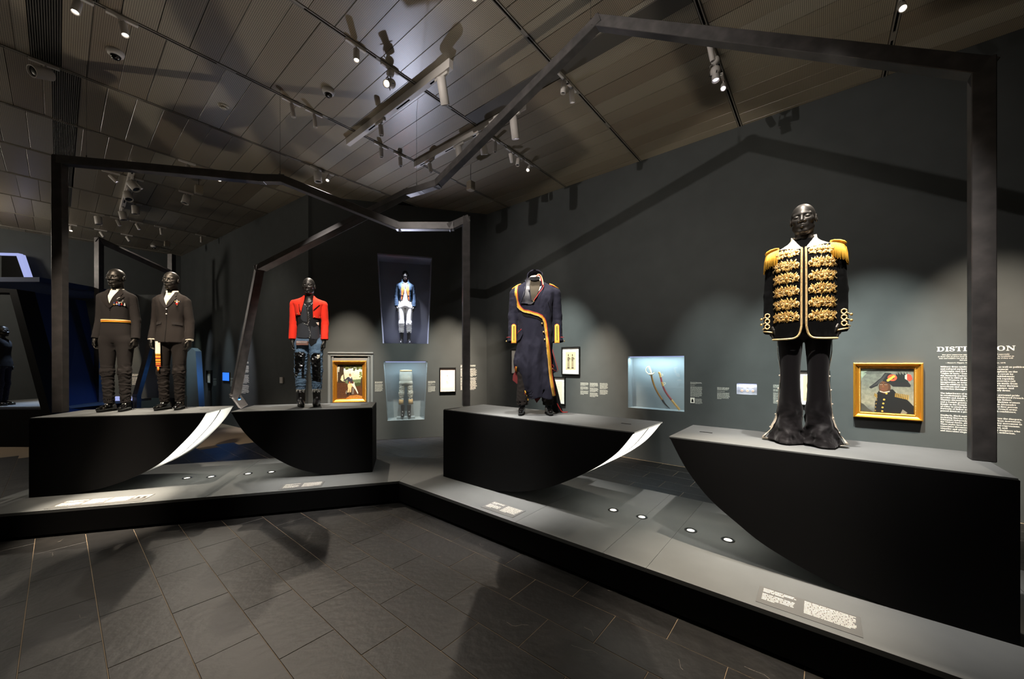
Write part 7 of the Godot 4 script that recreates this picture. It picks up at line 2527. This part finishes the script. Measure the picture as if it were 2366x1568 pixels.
func frog_mesh(sd: int) -> Array:
	# one gold frogging ornament running outwards along +x from its button end; [embossed leaves, cords, balls]
	var r := RandomNumberGenerator.new()
	r.seed = sd
	var lf := begin()
	for i in 15:
		var x := 0.026 + i * 0.009
		for s in [-1.0, 1.0]:
			for k in 4:
				var a: float = s * deg_to_rad(r.randf_range(28, 150))
				if s < 0 and k > 2:
					continue
				leaf(lf, Vector3(x + r.randf_range(-0.008, 0.008), s * r.randf_range(0.0, 0.012), r.randf_range(0.0, 0.005)), Vector3(cos(a), sin(a), 0), r.randf_range(0.024, 0.043) * (1.0 if s > 0 else 0.85), r.randf_range(0.0045, 0.0075), r.randf_range(0.006, 0.011))
	for t in [[0.07, 0.02, 78, 0.036], [0.1, 0.018, 62, 0.04], [0.035, 0.014, 128, 0.034], [0.13, 0.012, 30, 0.04], [0.028, -0.012, -150, 0.034], [0.13, -0.01, -30, 0.03], [0.055, 0.02, 100, 0.03]]:
		var a: float = deg_to_rad(t[2])
		leaf(lf, Vector3(t[0], t[1], 0.003), Vector3(cos(a), sin(a), 0), t[3], 0.007, 0.01)
	var cd := begin(true)
	for i in 26:
		var c := Vector3(0.03 + 0.13 * r.randf(), r.randf_range(-0.02, 0.024), 0.007)
		var rad := r.randf_range(0.005, 0.01)
		var ring := []
		var a0 := r.randf() * TAU
		for k in 8:
			var a := a0 + k * 0.62
			ring.append(c + Vector3(cos(a) * rad, sin(a) * rad, 0.0))
		add_tube(cd, ring, 0.0021, 5)
	for s in [0.016, -0.022]:            # two loops at the outer end
		var ring := [Vector3(0.15, 0, 0.005)]
		for k in 10:
			var a := PI + TAU * k / 9.0
			ring.append(Vector3(0.182 + cos(a) * 0.0115, s + sin(a) * 0.0125, 0.005))
		add_tube(cd, ring, 0.0036, 6)
	var ring := []
	for k in 15:
		var a := TAU * k / 14.0
		ring.append(Vector3(0.014 + cos(a) * 0.0165, sin(a) * 0.0165, 0.004))
	add_tube(cd, ring, 0.0045, 6)
	var bl := begin(true)
	var z := Basis(Vector3(1, 0, 0), PI / 2)
	for b in [[0.014, 0.0, 0.0125], [0.078, -0.002, 0.0125], [0.148, -0.004, 0.0105], [0.056, -0.006, 0.007], [0.112, 0.0, 0.008]]:
		var prof := []
		for i in 7:
			var a := PI * 0.55 * i / 6.0
			prof.append(Vector2(b[2] * cos(a - 0.15), b[2] * sin(a) + 0.003))
		prof[-1] = Vector2(0, prof[-1].y)
		add_lathe(bl, prof, Transform3D(z, Vector3(b[0], b[1], 0.004)), 14)
	return [done(lf), done(cd), done(bl)]

func velvet_suit(at: Vector3) -> void:
	var o := figure("largest-looking black mannequin in a gold-braided black velvet jacket and flared trousers", at, -88.0)
	o.get_child(0).mesh = turned_mesh
	# trousers that widen to the floor
	var leg := Prof.new([[0.0, 0.112, 0.16, 0.13, 0.012], [0.04, 0.104, 0.135, 0.12, 0.01], [0.12, 0.088, 0.105, 0.105, 0.005], [0.25, 0.073, 0.084, 0.088, 0.0], [0.42, 0.06, 0.066, 0.07, 0.004], [0.55, 0.06, 0.068, 0.07, 0.004], [0.75, 0.074, 0.088, 0.092, 0.0], [0.86, 0.08, 0.096, 0.105, 0.0]], 2.1)
	var hips := Prof.new([[0.76, 0.05, 0.04, 0.05, 0.0], [0.8, 0.14, 0.09, 0.1, 0.0], [0.9, 0.152, 0.1, 0.11, 0.0], [1.0, 0.145, 0.098, 0.1, 0.0]], 2.3)
	var cxs := func(y: float) -> float: return 0.082 + 0.02 * smoothstep(0.3, 0.0, y)
	var tf := func(p: Vector3) -> float:
		var x: float = absf(p.x) - cxs.call(p.y)
		var d := leg.d(x, maxf(p.y, 0.0), p.z)
		var m := smoothstep(0.4, 0.02, p.y)
		var a := atan2(p.z, x)
		d -= m * 0.017 * (sin(a * 5.0 + 1.3 + 3.0 * noise.get_noise_2d(p.y * 5.0, signf(p.x) * 4.0)) * 0.6 + 0.9 * noise.get_noise_3d(p.x * 9.0, p.y * 7.0, p.z * 9.0)) + 0.002
		d = maxf(d, 0.004 + 0.012 * (0.5 + 0.5 * sin(a * 3.0 + signf(p.x))) - p.y)
		return smin(d, hips.d(absf(p.x), p.y, p.z), 0.012)
	cloth_net("trousers", tf, Vector3(-0.26, -0.005, -0.19), Vector3(0.26, 1.02, 0.22), 0.008, M.velvet_trousers, o, 3.0)
	# a satin stripe with buttons down each outer side
	for s in [-1.0, 1.0]:
		var st := begin(true)
		var rows := []
		for i in 44:
			var y := 0.006 + i * 0.02
			var row := []
			for k in 5:
				var z: float = -0.035 + 0.016 * k + 0.02 * smoothstep(0.2, 0.0, y)
				var x := 0.30
				for n in 60:
					var d: float = tf.call(Vector3(x * s, y, z))
					if d < 0.001:
						break
					x -= maxf(d * 0.7, 0.001)
				row.append(Vector3((x + 0.006 + 0.004 * sin(y * 21.0) + 0.03 * smoothstep(0.09, 0.0, y)) * s, y, z))
			rows.append(row)
		for i in rows.size() - 1:
			for k in 4:
				quad(st, rows[i][k], rows[i][k + 1], rows[i + 1][k + 1], rows[i + 1][k])
		obj("side_stripe", done(st), M.satin_white, o)
		for y in [0.1, 0.2, 0.3, 0.4, 0.5]:
			var b := obj("button", dome(0.007, 0.006), M.satin_white, o)
			var rw: Array = rows[int(y / 0.02)]
			b.transform = Transform3D(basis_y(Vector3(s, 0, 0.5)), rw[3] + Vector3(0.002 * s, 0, 0.004))
	# the jacket
	var prof := Prof.new([[0.76, 0.193, 0.145, 0.135, 0.0], [0.9, 0.19, 0.142, 0.132, 0.0], [1.1, 0.186, 0.138, 0.126, 0.0], [1.28, 0.19, 0.132, 0.124, 0.0], [1.38, 0.196, 0.118, 0.118, 0.0], [1.43, 0.2, 0.098, 0.106, -0.004], [1.46, 0.178, 0.08, 0.092, -0.01], [1.482, 0.13, 0.072, 0.08, -0.014], [1.505, 0.088, 0.066, 0.072, -0.016], [1.53, 0.07, 0.06, 0.066, -0.018]], 2.6)
	var el := Vector3(0.2, 1.13, -0.02)
	var wr := Vector3(0.202, 0.83, 0.02)
	var sh := Vector3(0.18, 1.40, -0.006)
	var base := coat_field(prof, 0.775, sh, el, wr, [0.056, 0.052, 0.048], 0.0015)
	var f := func(p: Vector3) -> float:
		var d: float = base.call(p)
		if p.z > 0.0 and absf(p.x) < 0.12:        # fronts curve apart at the hem
			var g := 0.004 + 0.075 * pow(clampf((0.87 - p.y) / 0.095, 0.0, 1.0), 2.6)
			d = maxf(d, minf(g - absf(p.x), prof.d(absf(p.x), p.y, p.z) + 0.02) if p.y < 0.88 else -1.0)
		return d
	cloth_net("jacket", f, Vector3(-0.31, 0.75, -0.17), Vector3(0.31, 1.55, 0.17), 0.0078, M.velvet, o, 3.0)
	var td := func(p: Vector3) -> float: return prof.d(absf(p.x), p.y, p.z)
	# gold cord down both fronts and round the hem
	for s in [-1.0, 1.0]:
		var line := soft2([0.012 * s, 1.445, 0.013 * s, 1.3, 0.014 * s, 1.1, 0.014 * s, 0.9, 0.016 * s, 0.855, 0.027 * s, 0.81, 0.05 * s, 0.785, 0.09 * s, 0.778, 0.14 * s, 0.777, 0.183 * s, 0.779], 6)
		var st := begin(true)
		add_tube(st, path_on(td, line, 0.004, 0.008), 0.0068, 8)
		obj("edge_cord", done(st), M.gold_cord, o)
		st = begin(true)
		var pts := path_on(td, line, 0.010, 0.004)
		for i in pts.size() - 1:                  # the twist of the cord
			add_tube(st, [pts[i] + Vector3(-0.0045, 0.0015, 0.0), pts[i] + Vector3(0.0045, -0.0015, 0.0015)], 0.0017, 4)
		obj("cord_twist", done(st), M.gold_cord, o)
	# six rows of frogging on each front
	var variants := [frog_mesh(11), frog_mesh(12), frog_mesh(13)]
	for i in 6:
		for s in [-1.0, 1.0]:
			var y: float = 1.415 - i * 0.0955
			var g := Node3D.new()
			g.name = "frogging"
			o.add_child(g, true)
			var p := on(td, 0.022 * s + 0.08 * s, y, 0.003)
			var n := outward(td, p)
			n.x *= 0.6
			n = n.normalized()
			var xa: Vector3 = (Vector3(s, 0, 0) - n * n.x * s).normalized()
			var ya: Vector3 = n.cross(xa) * s
			g.transform = Transform3D(Basis(xa * 0.93, ya, n), on(td, 0.028 * s, y, 0.004))
			var fm: Array = variants[(i + int(s)) % 3]
			obj("leaf_spray", bent(fm[0], td, g.transform), M.gold, g)
			obj("cord_loops", bent(fm[1], td, g.transform), M.gold_cord, g)
			obj("ball_button", bent(fm[2], td, g.transform), M.gold, g)
	# the silk collar spread over the shoulders
	var sp := Prof.new([[1.40, 0.2, 0.116, 0.12, 0.0], [1.43, 0.203, 0.104, 0.112, -0.004], [1.46, 0.18, 0.088, 0.1, -0.01], [1.482, 0.136, 0.08, 0.088, -0.014], [1.51, 0.094, 0.074, 0.08, -0.016], [1.555, 0.078, 0.07, 0.074, -0.014]], 2.4)
	var sf := func(p: Vector3) -> float:
		var r := sp.d(absf(p.x), p.y, p.z)
		var d := maxf(r, -(r + 0.012))
		d -= 0.002 * noise.get_noise_3d(p.x * 22.0, p.y * 30.0, p.z * 22.0)
		var edge := 1.436 + absf(p.x) * 0.2
		d = maxf(d, edge - p.y)
		if p.z > 0.0:
			d = maxf(d, (p.y - 1.436) * 0.62 + 0.002 - absf(p.x))
		return maxf(d, p.y - 1.545 - 0.02 * absf(p.x) / 0.08)
	cloth_net("silk_collar", sf, Vector3(-0.22, 1.41, -0.14), Vector3(0.22, 1.57, 0.13), 0.006, M.satin_white, o, 3.2)
	# epaulettes: a gold board and a hanging fringe
	for s in [-1.0, 1.0]:
		var ep := begin(true)
		add_tube(ep, [Vector3(0.15 * s, 1.484, 0.0), Vector3(0.17 * s, 1.481, 0.0), Vector3(0.2 * s, 1.472, 0.0), Vector3(0.222 * s, 1.458, 0.0), Vector3(0.234 * s, 1.446, 0.0)], [0.03, 0.05, 0.062, 0.068, 0.06], 20, 0.2, Vector3.UP)
		var b := obj("epaulette", done(ep), M.gold_thread, o)
		ep = begin(true)
		for i in 62:
			var a := -PI * 0.62 + PI * 1.24 * i / 61.0
			var c := Vector3(0.176 * s, 1.458, -0.002)
			var top := c + Vector3(cos(a) * 0.062 * s, -0.006 - 0.02 * cos(a), sin(a) * 0.085)
			var l := rng.randf_range(0.118, 0.135) - 0.02 * absf(sin(a))
			add_tube(ep, [top, top + Vector3(0.008 * cos(a) * s, -l * 0.4, 0.006 * sin(a)), top + Vector3(0.012 * cos(a) * s + rng.randf_range(-0.002, 0.002), -l, 0.008 * sin(a))], 0.0029, 5)
		obj("fringe", done(ep), M.gold_thread, b)
		# loops and beads at the cuff
		var arm := func(p: Vector3) -> float: return smin(cone_d(Vector3(absf(p.x), p.y, p.z), sh, el, 0.056, 0.052), cone_d(Vector3(absf(p.x), p.y, p.z), el, wr, 0.052, 0.048), 0.012)
		for k in 3:
			var c2 := on(arm, 0.222 * s, 0.965 - k * 0.042, 0.004)
			var ring := []
			for q in 13:
				var a := TAU * q / 12.0
				var rr := 0.0145
				ring.append(c2 + Vector3(cos(a) * rr, sin(a) * rr * 1.15, 0))
			ep = begin(true)
			add_tube(ep, ring, 0.005, 7)
			add_tube(ep, [c2 + Vector3(0.012 * s, -0.008, 0), c2 + Vector3(0.034 * s, -0.02, -0.02)], 0.0042, 6)
			obj("cuff_loop", done(ep), M.gold_cord, o)
			if k < 2:
				obj("cuff_ball", dome(0.01, 0.011), M.gold, o).transform = Transform3D(basis_y(Vector3(s, 0, 0.6)), c2 + Vector3(0.038 * s, -0.022, -0.02))
		ep = begin(true)
		var cring := []
		for q in 21:
			var a := TAU * q / 20.0
			cring.append(Vector3(0.202 * s + cos(a) * 0.0485, 0.838 + 0.01 * cos(a) * s, 0.019 + sin(a) * 0.0485))
		add_tube(ep, cring, 0.0058, 7)
		obj("cuff_cord", done(ep), M.gold_cord, o)

func bent(m: ArrayMesh, f: Callable, tr: Transform3D) -> ArrayMesh:
	# lays a flat ornament (in tr's XY plane) on the body: each vertex keeps its height over the cloth
	var arr := m.surface_get_arrays(0)
	var v: PackedVector3Array = arr[Mesh.ARRAY_VERTEX]
	var inv := tr.affine_inverse()
	var memo := {}
	for i in v.size():
		var w := tr * Vector3(v[i].x, v[i].y, 0)
		var key := Vector2i(int(w.x * 220), int(w.y * 220))
		if not memo.has(key):
			memo[key] = front(f, w.x, w.y).z
		v[i] = inv * (Vector3(w.x, w.y, float(memo[key]) + 0.001) + tr.basis.z * v[i].z)
	arr[Mesh.ARRAY_VERTEX] = v
	var st := SurfaceTool.new()
	st.create_from_arrays(arr)
	st.generate_normals()
	return st.commit()

func niche_figure() -> void:
	var at := bpt(1.93, 2.2, -0.36)
	var o := figure("small-looking mannequin in white breeches, orange vest and blue coat, standing in the tall niche", at, -34.5)
	var pelvis := Prof.new([[0.79, 0.02, 0.02, 0.02, 0.0], [0.84, 0.1, 0.06, 0.075, 0.0], [0.88, 0.14, 0.095, 0.105, 0.0], [0.96, 0.158, 0.108, 0.115, 0.0], [1.06, 0.15, 0.104, 0.1, 0.0], [1.16, 0.138, 0.1, 0.09, 0.0]], 2.3)
	var tf := trouser_field(pelvis, Vector3(0.088, 0.86, 0.0), Vector3(0.088, 0.5, 0.012), Vector3(0.088, 0.22, -0.015), [0.09, 0.064, 0.058], 0.27, 0.012, 0.3, 0.5)
	cloth_net("breeches", tf, Vector3(-0.19, 0.24, -0.15), Vector3(0.19, 1.18, 0.15), 0.0095, M.breeches_white, o)
	var prof := Prof.new([[1.02, 0.15, 0.122, 0.112, 0.0], [1.2, 0.156, 0.124, 0.11, 0.0], [1.34, 0.18, 0.124, 0.114, 0.0], [1.42, 0.192, 0.102, 0.108, -0.004], [1.46, 0.17, 0.084, 0.094, -0.01], [1.49, 0.11, 0.072, 0.08, -0.015], [1.53, 0.075, 0.066, 0.07, -0.018]], 2.3)
	var el := Vector3(0.2, 1.14, -0.03)
	var wr := Vector3(0.202, 0.905, 0.014)
	var base := coat_field(prof, 1.03, Vector3(0.168, 1.4, -0.006), el, wr, [0.058, 0.055, 0.053], 0.006)
	var f := func(p: Vector3) -> float:
		var d: float = base.call(p)
		if absf(p.x) < 0.15 and p.y > 0.98:
			d = maxf(d, -(prof.d(absf(p.x), p.y, p.z) + 0.02))
			if p.z > 0.0:
				d = maxf(d, 0.09 - 0.03 * smoothstep(1.3, 1.5, p.y) - absf(p.x))
		return d
	cloth_net("jacket", f, Vector3(-0.32, 0.88, -0.15), Vector3(0.32, 1.55, 0.15), 0.009, M.jacket_slate, o, 3.0)
	var vp := Prof.new([[1.02, 0.134, 0.106, 0.09, 0.0], [1.2, 0.138, 0.108, 0.092, 0.0], [1.34, 0.158, 0.108, 0.096, 0.0], [1.42, 0.15, 0.085, 0.09, -0.004], [1.47, 0.09, 0.06, 0.066, -0.016], [1.5, 0.07, 0.056, 0.06, -0.02]], 2.3)
	var vf := func(p: Vector3) -> float: return vp.d(absf(p.x), p.y, p.z)
	cloth_net("shirt", vf, Vector3(-0.18, 1.0, -0.12), Vector3(0.18, 1.52, 0.13), 0.0105, M.cotton_white, o, 3.0)
	for s in [-1.0, 1.0]:
		obj("vest_front", patch(vf, V2([0.02 * s, 1.45, 0.06 * s, 1.47, 0.11 * s, 1.36, 0.115 * s, 1.06, 0.075 * s, 1.05, 0.03 * s, 1.26]), 0.008, 0.02), M.wool_orange, o)
		obj("vest_edge", patch(vf, band(V2([0.018 * s, 1.44, 0.026 * s, 1.27, 0.07 * s, 1.05]), 0.012), 0.011, 0.015), M.black, o)
		obj("vest_pocket", patch(vf, band(V2([0.05 * s, 1.155, 0.108 * s, 1.17]), 0.011), 0.012, 0.015), M.black, o)
		put_shoe(o, "tall_boot", Vector3(0.09 * s, 0, 0), 0.12 * s, M.leather, "boot")
	obj("neckcloth", patch(vf, V2([-0.012, 1.45, 0.014, 1.45, 0.012, 1.34, -0.008, 1.34]), 0.014, 0.015), M.black, o)
	var cp := Prof.new([[1.45, 0.15, 0.09, 0.1, -0.01], [1.5, 0.108, 0.082, 0.09, -0.014], [1.56, 0.098, 0.085, 0.085, -0.012]], 2.2)
	cloth_net("coat_collar", func(p: Vector3) -> float:
		var r := cp.d(absf(p.x), p.y, p.z)
		var d := maxf(r, -(r + 0.011))
		return maxf(d, 0.035 + (p.y - 1.45) * 0.3 - absf(p.x)) if p.z > 0.0 else d, Vector3(-0.17, 1.44, -0.12), Vector3(0.17, 1.58, 0.1), 0.008, M.jacket_slate, o, 3.0)

func niche_breeches() -> void:
	var base := bpt(1.915, 0.42, -0.26)
	var turn := deg_to_rad(-34.5)
	var pl := thing("boot_plinth", "low grey plinth in the lower niche under the boots", "plinth", base, turn)
	obj("block", box_mesh(Vector3(0.42, 0.05, 0.2), 0.003), M.case_teal, pl, Vector3(0, 0.025, 0))
	var o := thing("breeches", "pale grey historic breeches with buff knee cuffs in the lower niche", "breeches", base, turn)
	var y0 := 0.36
	var pelvis := Prof.new([[0.42 + y0, 0.05, 0.04, 0.05, 0.0], [0.46 + y0, 0.12, 0.085, 0.09, 0.0], [0.55 + y0, 0.148, 0.1, 0.1, 0.0], [0.68 + y0, 0.15, 0.1, 0.1, 0.0], [0.78 + y0, 0.138, 0.098, 0.098, 0.0], [0.84 + y0, 0.128, 0.094, 0.094, 0.0]], 2.2)
	var inner := func(p: Vector3) -> float: return pelvis.d(absf(p.x), minf(p.y, 0.83 + y0), p.z)
	var tf0 := trouser_field(pelvis, Vector3(0.078, 0.46 + y0, 0.0), Vector3(0.1, 0.24 + y0, 0.0), Vector3(0.108, -0.05 + y0, 0.0), [0.076, 0.06, 0.05], 0.09 + y0, 0.005, 0.12 + y0, 0.62 + y0)
	var tf := func(p: Vector3) -> float:
		var d: float = tf0.call(p)
		if p.y > 0.66 + y0:
			d = maxf(d, -(inner.call(p) + 0.012))
		return maxf(d, p.y - (0.79 + y0) + 0.22 * p.z)
	var hole := tf
	cloth_net("seat_and_legs", hole, Vector3(-0.19, 0.06 + y0, -0.13), Vector3(0.19, 0.86 + y0, 0.13), 0.0085, M.breeches_grey, o, 2.6)
	obj("waistband", band_ring(pelvis, 0.765 + y0, 0.80 + y0, 0.003), M.buff, o)
	for s in [-1.0, 1.0]:
		var st := begin(true)
		add_tube(st, [Vector3(0.106 * s, 0.1 + y0, 0), Vector3(0.109 * s, 0.04 + y0, 0), Vector3(0.11 * s, -0.02 + y0, 0)], [0.054, 0.054, 0.056], 22)
		obj("knee_cuff", done(st), M.buff, o)
		for b in [[0.06, 0.62], [0.045, 0.68]]:
			button_on(tf, b[0] * s, b[1] + y0, 0.006, M.buff, o, "button", 0.002)
	st_rod(o, y0)
	for s in [-1.0, 1.0]:
		var b := thing("boot", "%s of the two worn black ankle boots in the lower niche" % ("left" if s < 0 else "right"), "boot", base + Basis(Vector3.UP, turn) * Vector3(0.075 * s, 0.05, 0.0), turn + 0.06 * s, "boots in the lower niche")
		var m := shoe("boot")
		obj("upper", m[0], M.leather, b)
		obj("sole", m[1], M.black, b)

func st_rod(o: Node3D, y0: float) -> void:
	var st := begin(true)
	for s in [-1.0, 1.0]:
		add_tube(st, [Vector3(0.1 * s, 0.3 + y0, -0.03), Vector3(0.1 * s, 0.3 + y0, -0.23)], 0.006, 7)
	obj("support_rod", done(st), M.wire, o)

func far_figure() -> void:
	var at := Vector3(-0.80, 0.80, -14.10)
	var o := figure("dark suited mannequin facing right inside the leaning portal, cut by the left edge", at, 62.0)
	obj("trousers", suit_leg_mesh, M.wool_navy, o)
	obj("jacket", suit_coat_mesh, M.jersey_black, o)
	for s in [-1.0, 1.0]:
		put_shoe(o, "shoe", Vector3(0.083 * s, 0, -0.01), 0.16 * s, M.patent)
